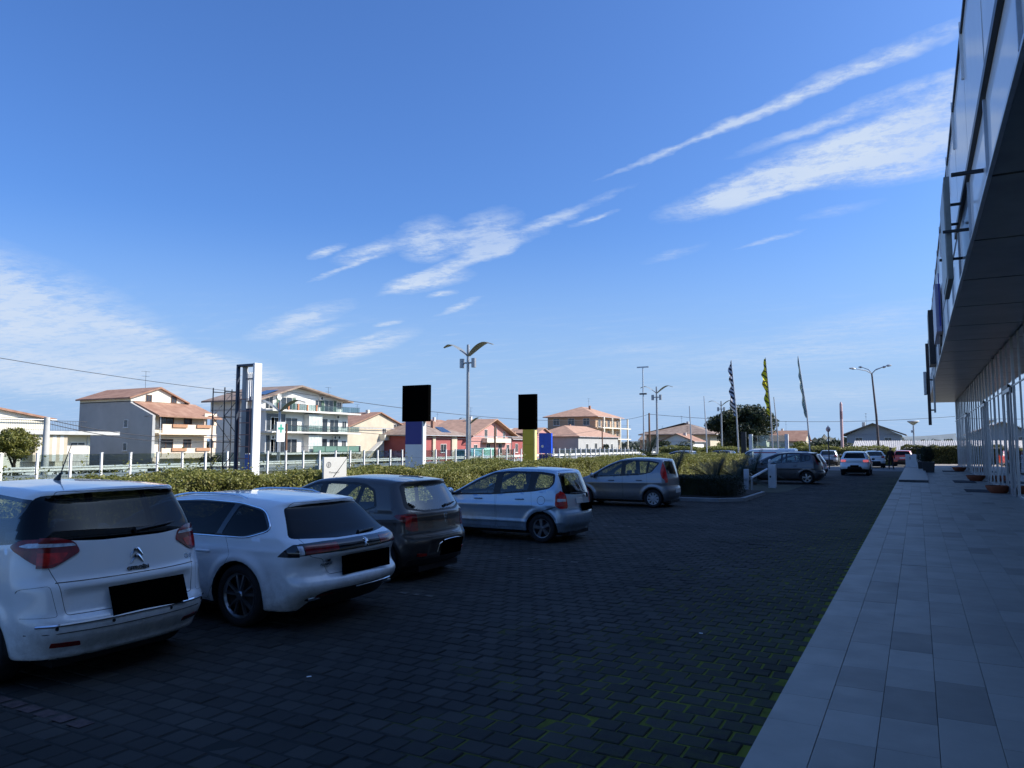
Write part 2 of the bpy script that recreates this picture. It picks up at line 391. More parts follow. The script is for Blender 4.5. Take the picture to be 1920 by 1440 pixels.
    n5 = nt.nodes.new('ShaderNodeTexNoise'); n5.inputs['Scale'].default_value = 4; n5.inputs['Detail'].default_value = 6; nt.links.new(g.outputs['Position'], n5.inputs[0])
    r5 = nt.nodes.new('ShaderNodeMapRange'); nt.links.new(n5.outputs[0], r5.inputs[0]); r5.inputs[1].default_value = 0.3; r5.inputs[2].default_value = 0.7; r5.inputs[3].default_value = 0.52; r5.inputs[4].default_value = 0.64; nt.links.new(r5.outputs[0], b.inputs['Roughness'])
    n4 = nt.nodes.new('ShaderNodeTexNoise'); n4.inputs['Scale'].default_value = 70; n4.inputs['Detail'].default_value = 5; nt.links.new(g.outputs['Position'], n4.inputs[0])
    bp = nt.nodes.new('ShaderNodeBump'); bp.inputs['Strength'].default_value = 0.22; bp.inputs['Distance'].default_value = 0.004; nt.links.new(n4.outputs[0], bp.inputs['Height']); nt.links.new(bp.outputs[0], b.inputs['Normal'])
    return m, j, k, t


M_GROUND, M_JOINT, M_BLOCK, M_SLAB = ground_mats()


def in_view(x, y, z, pad=0.06):
    """is this point inside the field of view (used to choose which pieces get built singly)"""
    th = R(28.42); r = x * math.cos(th) + y * math.sin(th); d = -x * math.sin(th) + y * math.cos(th)
    if d < 0.8: return False
    return abs(r / d) < 0.686 + pad and -0.44 - pad < (z - 2.0) / d < 0.7


# terrain: level by the lot, a step lower beyond the railing
g = MB(); xs = [-4000, -300, -120, -60, -44, -36, -20, 60, 400, 4000]; zs = [-1.7, -1.7, -1.7, -1.7, -1.5, -0.06, -0.06, -0.06, -0.06, -0.06]
ys = [-400, -40, 0, 30, 70, 110, 200, 500, 4000]
g.add([(x, y, z) for x, z in zip(xs, zs) for y in ys], [(i * len(ys) + j, (i + 1) * len(ys) + j, (i + 1) * len(ys) + j + 1, i * len(ys) + j + 1) for i in range(len(xs) - 1) for j in range(len(ys) - 1)])
struct(g.build('ground', M_GROUND))

lot = MB(); lot.box(-15.0, -0.98, -8, 64.0, -0.20, -0.006)
lot = struct(lot.build('parking_lot', M_JOINT))
M_ASPHALT = mat('asphalt', (0.16, 0.16, 0.155), 0.9, var=0.2, scale=1.2, bump=0.3, bscale=80)
apr = MB(); apr.box(-30, 30, 64.0, 84.5, -0.20, -0.004); struct(apr.build('asphalt_apron', M_ASPHALT))
road = MB(); road.box(-44, -37.5, -60, 400, -1.72, -1.46); struct(road.build('road', M_ASPHALT))


def block_mesh(seed):
    r = random.Random(seed); w, d = 0.0975, 0.0930; c = 0.009; m = MB()
    j = lambda: r.uniform(-0.003, 0.003)
    top = [(-w + c + j(), -d + c + j(), r.uniform(-.002, .002)), (w - c + j(), -d + c + j(), r.uniform(-.002, .002)), (w - c + j(), d - c + j(), r.uniform(-.002, .002)), (-w + c + j(), d - c + j(), r.uniform(-.002, .002))]
    mid = [(-w, -d, -0.007), (w, -d, -0.007), (w, d, -0.007), (-w, d, -0.007)]
    low = [(p[0], p[1], -0.03) for p in mid]
    m.add(top + mid + low, [(0, 1, 2, 3)] + [(i, 4 + i, 4 + (i + 1) % 4, (i + 1) % 4) for i in range(4)] + [(4 + i, 8 + i, 8 + (i + 1) % 4, 4 + (i + 1) % 4) for i in range(4)])
    for k, f in enumerate(m.f): m.f[k] = f if k == 0 else f[::-1][::-1]
    me = m.mesh('paving_block', M_BLOCK)
    bm = bmesh.new(); bm.from_mesh(me); bmesh.ops.recalc_face_normals(bm, faces=bm.faces); 
    bm.faces.ensure_lookup_table()
    if bm.faces[0].normal.z < 0: bmesh.ops.reverse_faces(bm, faces=bm.faces)
    bm.to_mesh(me); bm.free()
    return me


def lay_blocks():
    px, py = 0.209, 0.200; var = [block_mesh(s) for s in range(12)]
    spots = []
    for r in range(int((52 - 0.6) / py)):
        y = 0.6 + r * py; off = px / 2 if r % 2 else 0
        for c in range(int(13.6 / px)):
            x = -1.10 - off - c * px
            if in_view(x, y, 0, 0.5): spots.append((x, y))
    spots.sort(key=lambda p: p[0] ** 2 + p[1] ** 2)
    rr = random.Random(5); bulk = MB(); V = []; Fc = []
    tv = [(np.array([v.co[:] for v in m.vertices]), [tuple(p.vertices) for p in m.polygons]) for m in var]
    far_off = 0
    # the blocks that show largest and are not under a car get singled out
    single = 0
    for x, y in spots:
        k = rr.randrange(12); dz = rr.gauss(0, 0.0022); dx = rr.gauss(0, 0.0022); dy = rr.gauss(0, 0.0022)
        tx, ty, rz = rr.gauss(0, 0.010), rr.gauss(0, 0.010), rr.gauss(0, 0.012) + (math.pi if rr.random() < 0.5 else 0)
        if single < 300 and in_view(x, y, 0, 0.0) and not (x < -6.5 and y < 5.5):
            o = link('paving_block', var[k], lot); o.location = (x + dx, y + dy, dz); o.rotation_euler = (tx, ty, rz); single += 1
        else:
            v, f = tv[k]
            ca, sa = math.cos(rz), math.sin(rz)
            w = np.stack([v[:, 0] * ca - v[:, 1] * sa + x + dx, v[:, 0] * sa + v[:, 1] * ca + y + dy, v[:, 2] + dz + v[:, 0] * -ty + v[:, 1] * tx], 1)
            o = far_off; V.append(w); Fc += [tuple(i + o for i in q) for q in f]; far_off += len(w)
    me = bpy.data.meshes.new('paving_blocks'); me.from_pydata(np.concatenate(V).tolist(), [], Fc); me.materials.append(M_BLOCK)
    stuff(link('paving_blocks', me, lot))


lay_blocks()
farp = MB(); farp.box(-15.0, -0.99, 51.8, 63.9, -0.005, 0.0); farp.build('far_paving', M_BLOCK, lot)

# ---- stone pavement along the showroom
pav = MB(); pav.box(-0.985, 12.0, -10, 84.0, -0.05, 0.088)
M_SLABJOINT = mat('slab_joint', (0.11, 0.105, 0.10), 0.95, var=0.3, scale=8)
pav = struct(pav.build('pavement', M_SLABJOINT))


def slab_mesh(ln, seed):
    b = MB(); w = 0.345 / 2 - 0.0016; l = ln / 2 - 0.0014; c = 0.002
    b.add([(-w + c, -l + c, 0), (w - c, -l + c, 0), (w - c, l - c, 0), (-w + c, l - c, 0), (-w, -l, -c), (w, -l, -c), (w, l, -c), (-w, l, -c), (-w, -l, -0.035), (w, -l, -0.035), (w, l, -0.035), (-w, l, -0.035)],
          [(0, 1, 2, 3)] + [(i, 4 + i, 4 + (i + 1) % 4, (i + 1) % 4) for i in range(4)] + [(4 + i, 8 + i, 8 + (i + 1) % 4, 4 + (i + 1) % 4) for i in range(4)])
    b.f = [b.f[0]] + [f for f in b.f[1:]]
    return b.mesh('slab', M_SLAB)


def lay_slabs():
    lens = (0.60, 0.75, 0.90); ms = {l: slab_mesh(l, 0) for l in lens}; rr = random.Random(3); sp = []
    for c in range(13):
        x = -0.985 + 0.345 * (c + 0.5); y = 0.2 + rr.uniform(-0.5, 0)
        while y < 84:
            l = rr.choice(lens); sp.append((x, y + l / 2, l)); y += l
    sp = [p for p in sp if in_view(p[0], p[1], 0.1, 0.6)]
    sp.sort(key=lambda p: p[0] ** 2 + p[1] ** 2); b = MB()
    i = 0
    for (x, y, l) in sp:
        z = 0.122 + rr.gauss(0, 0.0009); t = rr.gauss(0, 0.0012)
        if i < 300 and in_view(x, y, 0.1, 0.03):
            i += 1; o = link('slab', ms[l], pav); o.location = (x, y, z); o.rotation_euler = (t, rr.gauss(0, 0.0014), 0)
        else:
            v = [(p.co.x + x, p.co.y + y, p.co.z + z) for p in ms[l].vertices]; b.add(v, [tuple(p.vertices) for p in ms[l].polygons])
    o = b.build('slabs', M_SLAB, pav, fix=False); stuff(o)


lay_slabs()
# low ramp strip that starts with a step
rp = MB(); rp.prism([(43.0, 0.10), (68.0, 0.10), (68.0, 0.24), (43.0, 0.24)], 'x', -0.92, 0.42)
rp = struct(rp.build('ramp', M_SLAB, bevel=0.004))
p = MB(); p.box(-0.90, 0.42, 42.90, 42.99, 0.124, 0.225); p.build('step_shade', M_SLABJOINT, rp)  # added dark strip, its colour stands in for shade in the step's recess

# ------------------------------------------------------------------ the showroom
M_PANEL = mat('facade_panel', (0.80, 0.81, 0.83), 0.38, 0.0, var=0.06, scale=0.5, coat=0.3)
M_PANEL2 = mat('facade_panel_light', (0.78, 0.79, 0.81), 0.3, 0.0, var=0.08, scale=0.6, coat=0.3)
M_FRAME = mat('dark_frame', (0.022, 0.023, 0.027), 0.4, 0.3, var=0.2, scale=3)
M_SOFFIT = mat('soffit_panel', (0.23, 0.25, 0.245), 0.32, 0.25, var=0.25, scale=0.8, bump=0.03)
M_ALU = mat('aluminium', (0.40, 0.42, 0.45), 0.35, 0.8, var=0.1, scale=5)
M_INNER = mat('inner_wall', (0.38, 0.38, 0.38), 0.8, var=0.15, scale=2)
G_SHOW = glass_mat('showroom_glass', (0.22, 0.25, 0.26), ior=2.0, boost=1.5)
XF, XG, ZS, ZT, ZR = 1.07, 3.12, 5.86, 9.95, 7.2
YE = 78.8; MOD = 3.9; Y0 = 12.5 - 5 * MOD
show = thing('showroom', 'long two-tone showroom with dark overhanging soffit and glazed ground floor', 'building', (0, 0, 0))
m = MB(); m.box(9.0, 24.0, -9.5, YE, -0.05, ZT - 0.05); m.box(XF + 0.14, 9.02, -9.5, YE, ZS + 0.06, ZT - 0.06)
m.build('main_block', M_INNER, show)
k = 0; y = Y0
sgn = random.Random(9)
while y < YE - 1:
    y1 = min(y + MOD, YE)
    # two rows of facade panels, each its own sheet with a slightly different set
    for z0, z1, mm in ((ZS + 0.05, ZR - 0.14, M_PANEL2 if k > 8 else M_PANEL), (ZR + 0.02, ZT, M_PANEL)):
        if y1 < 2: continue
        nn = 2 if (k > 8) else 1
        for q in range(nn):
            a, b_ = y + (y1 - y) * q / nn + 0.025, y + (y1 - y) * (q + 1) / nn - 0.025
            p = MB(); t = [sgn.uniform(-0.006, 0.006) for _ in range(4)]
            vs = [(XF + t[0], a, z0), (XF + t[1], b_, z0), (XF + t[2], b_, z1), (XF + t[3], a, z1)]
            p.add(vs + [(v[0] + 0.08, v[1], v[2]) for v in vs], [(0, 3, 2, 1), (4, 5, 6, 7), (0, 1, 5, 4), (1, 2, 6, 5), (2, 3, 7, 6), (3, 0, 4, 7)])
            p.build('facade_panel', mm, show)
    # soffit panel
    if y1 > 4:
        p = MB(); p.box(XF + 0.03, 8.9, y + 0.045, y1 - 0.045, ZS, ZS + 0.05); p.build('soffit_panel', M_SOFFIT, show)
        # mullions of facade and ground floor
        p = MB(); p.box(XF - 0.045, XF + 0.06, y - 0.03, y + 0.03, ZS + 0.02, ZR - 0.2); p.build('mullion', M_ALU, show)
        p = MB(); p.box(XF - 0.006, XF + 0.05, y - 0.012, y + 0.012, ZR + 0.05, ZT - 0.01); p.box(XF - 0.05, XF + 0.03, y - 0.03, y + 0.03, ZT - 0.9, ZT + 0.25); p.build('facade_fin', M_PANEL2, show)
        p = MB(); p.box(XG - 0.055, XG + 0.015, y - 0.04, y + 0.04, 0.12, ZS - 0.002); p.build('window_post', M_ALU, show)
        p = MB(); p.box(XG - 0.01, XG, y + 0.05, y1 - 0.05, 0.20, ZS - 0.05); p.build('window_pane', G_SHOW, show)
        p = MB(); p.box(XG - 0.03, XG + 0.01, y + 0.05, y1 - 0.05, 0.124, 0.20); p.build('window_sill', M_ALU, show)
    if y1 > 6:
        p = MB(); p.box(XG - 0.04, XG + 0.01, y + MOD / 2 - 0.022, y + MOD / 2 + 0.022, 0.20, ZS - 0.002); p.build('glazing_bar', M_ALU, show)
        p = MB(); p.box(XG - 0.03, XG + 0.008, y + 0.05, y1 - 0.05, 4.1, 4.15); p.build('glazing_bar', M_ALU, show)
    y = y1; k += 1
for yy in (37.5, 49.0, 61.0): p = MB(); p.box(XG + 0.6, 9.0, yy, yy + 0.15, 0.1, ZS); p.build('partition', M_INNER, show)
p = MB(); p.box(XF - 0.07, XF + 0.05, -6, 21.2, ZR - 0.13, ZR + 0.01); p.build('transom', M_FRAME, show, bevel=0.01)
p = MB(); p.box(XF - 0.04, XF + 0.02, -6, YE + 0.02, ZS - 0.03, ZS + 0.03); p.build('canopy_edge', M_ALU, show, bevel=0.01)
p = MB(); p.box(XF - 0.04, XF + 0.30, -6, YE + 0.02, ZT + 0.004, ZT + 0.10); p.build('parapet_cap', M_FRAME, show, bevel=0.01)
p = MB(); p.box(XG, XG + 0.02, YE - 0.03, YE - 0.01, 0.2, ZS); p.box(XG + 0.1, 8.9, YE - 0.03, YE - 0.01, 0.2, ZS); p.build('end_pane', G_SHOW, show)
for yy in (31.9 + 0.6, 43.6 + 0.6, 59.2 + 0.6):
    d = MB(); d.box(XG - 0.085, XG - 0.065, yy + 0.10, yy + 2.3, 0.125, 0.4); dd = d.build('door', M_ALU, show)
    for q in (0.0, 1.15, 2.3): d = MB(); d.box(XG - 0.10, XG - 0.05, yy + q, yy + q + 0.10, 0.125, 3.948); d.build('door_stile', M_ALU, dd)
    d = MB(); d.box(XG - 0.11, XG - 0.04, yy, yy + 2.4, 3.95, 4.10); d.build('door_head', M_ALU, dd)
    h = MB(); h.tube([(XG - 0.2, yy + 1.08, 0.9), (XG - 0.2, yy + 1.08, 2.3)], 0.02, 8); h.build('handle', M_ALU, dd)
    h = MB(); h.box(XG - 0.13, XG - 0.04, yy + 0.3, yy + 2.1, 4.103, 4.22); h.build('door_closer_box', M_FRAME, dd)
# sign arms and signs on the facade
for yy, zz, ln in ((13.4, 6.24, 0.44), (17.0, 6.24, 0.46), (19.6, 6.24, 0.46)):
    a = MB(); a.box(XF - ln, XF + 0.01, yy - 0.03, yy + 0.03, zz - 0.025, zz + 0.03); a.build('sign_arm', M_FRAME, show, bevel=0.006)
sg = thing('facade_sign', 'grey metal box sign held off the upper facade on dark arms', 'sign', (0.70, 18.3, 5.3))
p = MB(); p.box(-0.03, 0.07, -1.2, 1.2, 0.0, 2.1); p.build('sign_box', mat('sign_grey', (0.22, 0.24, 0.23), 0.5, 0.3), sg, bevel=0.01)
p = MB(); p.box(-0.042, -0.032, -1.1, 1.1, 0.1, 2.0); p.build('sign_face', mat('sign_face_grey', (0.32, 0.34, 0.33), 0.4), sg)
for yy in (-0.8, 0.8): p = MB(); p.box(0.07, 0.30, yy, yy + 0.05, 1.6, 1.65); p.build('bracket', M_FRAME, sg)
sg = thing('facade_sign', 'blue edged box sign on the facade before the dark frame sign', 'sign', (0.90, 35.8, 6.45))
p = MB(); p.box(-0.06, 0.14, -2.2, 2.2, 0, 1.9); p.build('sign_box', mat('sign_violet', (0.26, 0.26, 0.40), 0.35), sg, bevel=0.01)
p = MB(); p.box(0.06, 0.10, -2.26, -2.202, 0.2, 2.3); p.build('sign_edge', mat('sign_blue', (0.012, 0.016, 0.30), 0.35), sg)
p = MB(); p.tube([(0.10, -1.6, -0.1), (0.14, 1.8, -0.5)], 0.045, 6); p.build('cable_tray', M_FRAME, sg)
sg = thing('frame_sign', 'tall dark frame sign hanging off the far part of facade', 'sign', (0.72, 47, 3.1))
M_RUST = mat('frame_brown', (0.075, 0.058, 0.052), 0.5, 0.2, var=0.3, scale=3)
p = MB(); p.box(0.04, 0.34, -1.6, 0.6, 3.2, 6.1); p.build('sign_panel', M_FRAME, sg, bevel=0.02)
p = MB(); p.box(-0.12, 0.04, 0.9, 1.1, 0.0, 4.6); p.build('sign_post', M_RUST, sg, bevel=0.02)
p = MB(); p.box(0.18, 0.28, 1.1, 1.25, 0.7, 2.8); p.build('inner_post', M_ALU, sg, bevel=0.02)
for zz in (0.8, 2.5): p = MB(); p.box(0.042, 0.178, 1.0, 1.06, zz, zz + 0.08); p.build('bracket', M_FRAME, sg)
p = MB(); p.box(-0.28, -0.122, 0.8, 1.2, 1.7, 3.0); p.build('lamp_box', M_ALU, sg, bevel=0.03)
# bowls, mats, planters and the white board on the pavement
M_TERRA = mat('terracotta', (0.27, 0.075, 0.035), 0.75, var=0.2, scale=5, bump=0.1)
M_SOIL = mat('soil', (0.03, 0.022, 0.015), 1.0, var=0.4, scale=20, bump=0.5)
for i, (x, yy, lb) in enumerate(((2.72, 34.9, 'nearest terracotta bowl in front of the showroom glass'), (2.62, 46.0, 'middle one of three terracotta bowls along showroom glass'), (2.55, 61.9, 'farthest terracotta bowl along the showroom glass'))):
    t = thing('planter_bowl', lb, 'bowl', (x, yy, 0.124), group='terracotta bowls along the glass')
    p = MB(); p.lathe([(0.0, 0.0), (0.26, 0.0), (0.38, 0.12), (0.44, 0.25), (0.445, 0.29), (0.41, 0.29), (0.40, 0.24)], n=28, cap=False); p.build('bowl', M_TERRA, t, smooth=True)
    p = MB(); p.lathe([(0.0, 0.25), (0.2, 0.26), (0.402, 0.24)], n=28, cap=False); p.build('soil', M_SOIL, t)
M_MAT = mat('mat_rubber', (0.035, 0.037, 0.045), 0.95, var=0.2, scale=30, bump=0.4)
for (x0, x1, y0, y1, lb) in ((1.65, 2.55, 35.0, 37.0, 'dark door mat by the nearest terracotta bowl'), (1.55, 2.5, 43.4, 46.0, 'dark door mat by the middle terracotta bowl'), (1.5, 2.5, 60.5, 63, 'dark door mat by the farthest terracotta bowl')):
    b = MB(); b.box(x0, x1, y0, y1, 0.124, 0.142); tag(b.build('door_mat', M_MAT, bevel=0.004), lb, 'mat', 'door mats')
t = thing('sign_board', 'low white board at the far end of the pavement', 'board', (-0.32, 68.6, 0.12))
M_WHITEP = mat('white_paint', (0.74, 0.74, 0.73), 0.5, var=0.06, scale=3)
p = MB(); p.box(-0.58, 0.58, -0.12, 0.12, 0, 1.12); p.build('board', M_WHITEP, t, bevel=0.01)
p = MB(); p.box(-0.62, 0.62, -0.20, 0.20, 0, 0.14); p.build('foot', M_WHITEP, t)
p = MB(); p.prism([(-0.30, 0.80), (-0.20, 0.80), (-0.25, 0.92)], 'y', -0.128, -0.121); p.build('badge', M_FRAME, t)
p = MB(); p.box(-0.32, -0.18, -0.127, -0.121, 0.72, 0.75); p.build('red_line', mat('red_print', (0.4, 0.02, 0.02), 0.5), t)

# ------------------------------------------------------------------ houses beyond the railing
M_TILE = mat('roof_tile', (0.33, 0.165, 0.105), 0.85, var=0.28, scale=0.9, bump=0.5, bscale=7, col2=(0.38, 0.22, 0.15))
M_TILEBROWN = mat('roof_tile_brown', (0.24, 0.165, 0.125), 0.85, var=0.25, scale=0.9, bump=0.5, bscale=7, col2=(0.32, 0.24, 0.19))
M_TILEPINK = mat('roof_tile_pink', (0.40, 0.24, 0.165), 0.85, var=0.2, scale=0.9, bump=0.5, bscale=7)
M_CREAM = mat('wall_cream', (0.74, 0.69, 0.56), 0.9, var=0.07, scale=0.6)
M_WHITEW = mat('wall_white', (0.72, 0.70, 0.65), 0.9, var=0.07, scale=0.5)
M_GREYW = mat('wall_grey', (0.40, 0.395, 0.38), 0.9, var=0.10, scale=0.35)
M_PEACH = mat('wall_peach', (0.76, 0.60, 0.46), 0.9, var=0.08, scale=0.7)
M_BEIGE = mat('wall_beige', (0.52, 0.44, 0.33), 0.9, var=0.12, scale=0.5)
M_REDW = mat('wall_red', (0.33, 0.085, 0.080), 0.9, var=0.12, scale=0.5)
M_ROSEW = mat('wall_rose', (0.50, 0.25, 0.22), 0.9, var=0.10, scale=0.5)
M_TANW = mat('wall_tan', (0.46, 0.31, 0.20), 0.9, var=0.10, scale=0.5)
M_WOOD = mat('wood_brown', (0.16, 0.075, 0.04), 0.7, var=0.2, scale=3)
M_GREENSHUT = mat('shutter_green', (0.06, 0.11, 0.075), 0.7, var=0.15, scale=6)
M_DARKWIN = mat('window_dark', (0.035, 0.042, 0.05), 0.12, var=0.3, scale=1.5, coat=0.5)
M_IRON = mat('iron', (0.05, 0.05, 0.055), 0.55, 0.5, var=0.2, scale=8)
M_CONC = mat('concrete', (0.50, 0.49, 0.46), 0.9, var=0.14, scale=1.2, bump=0.15)
M_CONCW = mat('concrete_white', (0.74, 0.73, 0.70), 0.85, var=0.10, scale=2, bump=0.1)
M_GALV = mat('galvanised', (0.46, 0.48, 0.50), 0.45, 0.7, var=0.12, scale=4)
M_GREENSCREEN = mat('green_screen', (0.10, 0.19, 0.15), 0.8, var=0.15, scale=3)
G_RAIL = glass_mat('rail_glass', (0.62, 0.70, 0.68), boost=1.3)
M_SCREENGLASS = glass_mat('fence_glass', (0.70, 0.76, 0.76), boost=1.6)


def window(par, face, at, u0, u1, z0, z1, pane=M_DARKWIN, frame=M_WHITEW, bars=1, sill=True, name='window'):
    """a window set on a wall: face 'x' looks along +X (u is Y), face 'y' looks along -Y (u is X)"""
    def bx(mb, a0, a1, b0, b1, d0, d1):
        if face == 'x': mb.box(at + d0, at + d1, a0, a1, b0, b1)
        else: mb.box(a0, a1, at - d1, at - d0, b0, b1)
    t = 0.07; f = MB()
    bx(f, u0 - t, u1 + t, z1, z1 + t, -0.02, 0.06); bx(f, u0 - t, u1 + t, z0 - t, z0, -0.02, 0.06)
    bx(f, u0 - t, u0, z0, z1, -0.02, 0.06); bx(f, u1, u1 + t, z0, z1, -0.02, 0.06)
    for k in range(bars):
        c = u0 + (u1 - u0) * (k + 1) / (bars + 1); bx(f, c - 0.025, c + 0.025, z0, z1, -0.02, 0.045)
    w = f.build(name, frame, par)
    p = MB(); bx(p, u0, u1, z0, z1, -0.02, 0.018); p.build('pane', pane, w)
    if sill:
        s_ = MB(); bx(s_, u0 - 0.15, u1 + 0.15, z0 - t - 0.07, z0 - t, -0.02, 0.16); s_.build('sill', M_CONCW, w)
    return w


def shutter(par, face, at, u0, u1, z0, z1, m):
    b = MB()
    if face == 'x': b.box(at - 0.01, at + 0.07, u0, u1, z0, z1)
    else: b.box(u0, u1, at - 0.07, at + 0.01, z0, z1)
    return b.build('shutter', m, par)


def gable_roof(par, x0, x1, y0, y1, ze0, ze1, yr, zr, th, m, name='roof'):
    """ridge along X at y=yr, z=zr; eaves at y0 (ze0) and y1 (ze1)"""
    b = MB(); b.prism([(y0, ze0), (yr, zr), (y1, ze1), (y1, ze1 - th), (yr, zr - th), (y0, ze0 - th)], 'x', x0, x1)
    return b.build(name, m, par)


def ridge_y_roof(par, y0, y1, xa, xb, za, zb, xr, zr, th, m, name='roof'):
    b = MB(); b.prism([(xa, za), (xr, zr), (xb, zb), (xb, zb - th), (xr, zr - th), (xa, za - th)], 'y', y0, y1)
    return b.build(name, m, par)


def hip_roof(par, x0, x1, y0, y1, ze, zr, m, hip=None, name='roof'):
    xm = (x0 + x1) / 2; h = hip if hip is not None else (x1 - x0) / 2
    v = [(x0, y0, ze), (x1, y0, ze), (x1, y1, ze), (x0, y1, ze), (xm, y0 + h, zr), (xm, y1 - h, zr)]
    v += [(p[0], p[1], p[2] - 0.22) for p in v[:4]]
    b = MB(); b.add(v, [(0, 1, 4), (1, 2, 5, 4), (2, 3, 5), (3, 0, 4, 5), (6, 9, 8, 7), (0, 6, 7, 1), (1, 7, 8, 2), (2, 8, 9, 3), (3, 9, 6, 0)])
    return b.build(name, m, par)


def railing(par, x, y0, y1, z0, h, m=M_IRON, step=0.13, name='railing'):
    b = MB(); b.box(x - 0.02, x + 0.02, y0, y1, z0 + h - 0.04, z0 + h); b.box(x - 0.015, x + 0.015, y0, y1, z0 + 0.06, z0 + 0.09)
    y = y0
    while y < y1: b.box(x - 0.009, x + 0.009, y, y + 0.018, z0, z0 + h - 0.02); y += step
    return b.build(name, m, par)


def tv_aerial(par, x, y, z, h=2.2):
    b = MB(); b.tube([(x, y, z), (x, y, z + h)], 0.025, 6)
    for k, (zz, l) in enumerate(((h * 0.98, 0.6), (h * 0.72, 0.5))):
        b.tube([(x, y - l, z + zz), (x, y + l, z + zz)], 0.015, 5)
        for q in range(5): yy = y - l + 2 * l * q / 4; b.tube([(x - 0.18, yy, z + zz), (x + 0.18, yy, z + zz)], 0.01, 4)
    return b.build('tv_aerial', M_IRON, par)


def box(par, nm, m, *a, bevel=0): b = MB(); b.box(*a); return b.build(nm, m, par, bevel=bevel)


# -- grey and peach house with arched balconies
h = thing('house', 'three storey house with peach arched balconies and blank grey side wall', 'house', (-92, 66, -1.7))
hx, hy, hz = -92, 66, -1.7
W = lambda *a: (a[0] - hx, a[1] - hx, a[2] - hy, a[3] - hy, a[4] - hz, a[5] - hz)
box(h, 'wall', M_GREYW, *W(-100.4, -89.5, 61.5, 71.0, -1.7, 7.7)); box(h, 'wall', M_GREYW, *W(-89.5, -86.6, 61.5, 71.0, -1.7, 5.85))
b = MB(); b.prism([(-89.5 - hx, 5.85 - hz), (-85.0 - hx, 5.6 - hz), (-85.0 - hx, 5.72 - hz), (-89.5 - hx, 7.45 - hz)], 'y', 61.52 - hy, 61.9 - hy); b.build('side_gable', M_GREYW, h)
box(h, 'front_wall', M_CREAM, *W(-86.6, -86.45, 61.9, 71.0, -1.7, 6.2))
box(h, 'side_wall', M_GREYW, *W(-86.62, -85.0, 61.5, 61.9, -1.7, 5.6))
b = MB(); b.prism([(61.5 - hy, 7.6 - hz), (61.5 - hy, 8.2 - hz), (65.6 - hy, 9.55 - hz), (69.6 - hy, 8.0 - hz), (69.6 - hy, 7.6 - hz)], 'x', -100.4 - hx, -89.5 - hx); b.build('attic', M_CREAM, h)
rf = gable_roof(h, -100.8 - hx, -89.1 - hx, 61.1 - hy, 70.2 - hy, 8.15 - hz, 7.85 - hz, 65.6 - hy, 9.75 - hz, 0.2, M_TILE)
b = MB(); v = [(-89.5, 61.9, 7.65), (-89.5, 71.4, 7.65), (-84.5, 62.1, 5.75), (-84.5, 71.9, 5.62)]; v += [(x, y, z - 0.18) for x, y, z in v]
b.add([(x - hx, y - hy, z - hz) for x, y, z in v], [(0, 2, 3, 1), (4, 5, 7, 6), (0, 4, 6, 2), (2, 6, 7, 3), (3, 7, 5, 1), (1, 5, 4, 0)]); b.build('roof', M_TILE, h)
for yy in (64.0, 67.8): window(h, 'x', -89.5 - hx, yy - 0.3 - hy, yy + 0.45 - hy, 7.75 - hz, 8.55 - hz, bars=1, frame=M_WOOD, sill=False)
for zf in (3.5, 0.42):
    box(h, 'balcony_slab', M_PEACH, *W(-86.6, -84.9, 62.4, 71.3, zf - 0.18, zf))
    box(h, 'balcony_wall', M_PEACH, *W(-85.1, -84.9, 62.9, 71.2, zf, zf + 1.15))
    for yy in (64.3, 68.0): box(h, 'flower_trough', mat('trough', (0.42, 0.22, 0.12), 0.8), *W(-84.9, -84.72, yy, yy + 2.2, zf + 0.75, zf + 1.17))
    # arch at the right hand end
    b = MB(); ya, yb = 69.3, 71.3; n = 12; zt = zf + 2.75
    out = [(ya, zf + 1.1)] + [((ya + yb) / 2 - 0.15 + 0.72 * math.cos(math.pi - math.pi * k / n), zf + 1.75 + 0.72 * math.sin(math.pi * k / n)) for k in range(n + 1)] + [(yb, zf + 1.1), (yb, zt), (ya, zt)]
    inner = [((ya + yb) / 2 - 0.15 + 0.72 * math.cos(math.pi - math.pi * k / n), zf + 1.75 + 0.72 * math.sin(math.pi * k / n)) for k in range(n + 1)]
    left = [(ya, zf + 1.1), (inner[0][0], zf + 1.1)] + inner[:n // 2 + 1] + [(inner[n // 2][0], zt), (ya, zt)]
    right = [(inner[-1][0], zf + 1.1), (yb, zf + 1.1), (yb, zt), (inner[n // 2][0], zt)] + inner[n // 2:]
    b.prism([(y - hy, z - hz) for y, z in left], 'x', -85.1 - hx, -84.9 - hx); b.prism([(y - hy, z - hz) for y, z in right], 'x', -85.1 - hx, -84.9 - hx); b.build('arch', M_PEACH, h)
    window(h, 'x', -86.45 - hx, 63.6 - hy, 65.6 - hy, zf + 0.75 - hz, zf + 2.25 - hz, bars=1, frame=M_WOOD, sill=False)
    window(h, 'x', -86.45 - hx, 67.3 - hy, 68.4 - hy, zf + 0.1 - hz, zf + 2.25 - hz, bars=1, frame=M_WOOD, sill=False)
for zz in (4.3, 1.3): window(h, 'y', 61.5 - hy, -90.6 - hx, -89.9 - hx, zz - hz, zz + 0.9 - hz, bars=0)
b = MB(); b.tube([(-84.95 - hx, 62.6 - hy, -1 - hz), (-84.95 - hx, 62.6 - hy, 5.7 - hz)], 0.06, 6); b.build('downpipe', M_GALV, h)
for q in (61.8, 71.0): box(h, 'pillar', M_PEACH, *W(-85.2, -84.85, q - 0.2, q + 0.25, -1.7, 0.4))
tv_aerial(h, -93 - hx, 66 - hy, 9.5 - hz, 2.6)

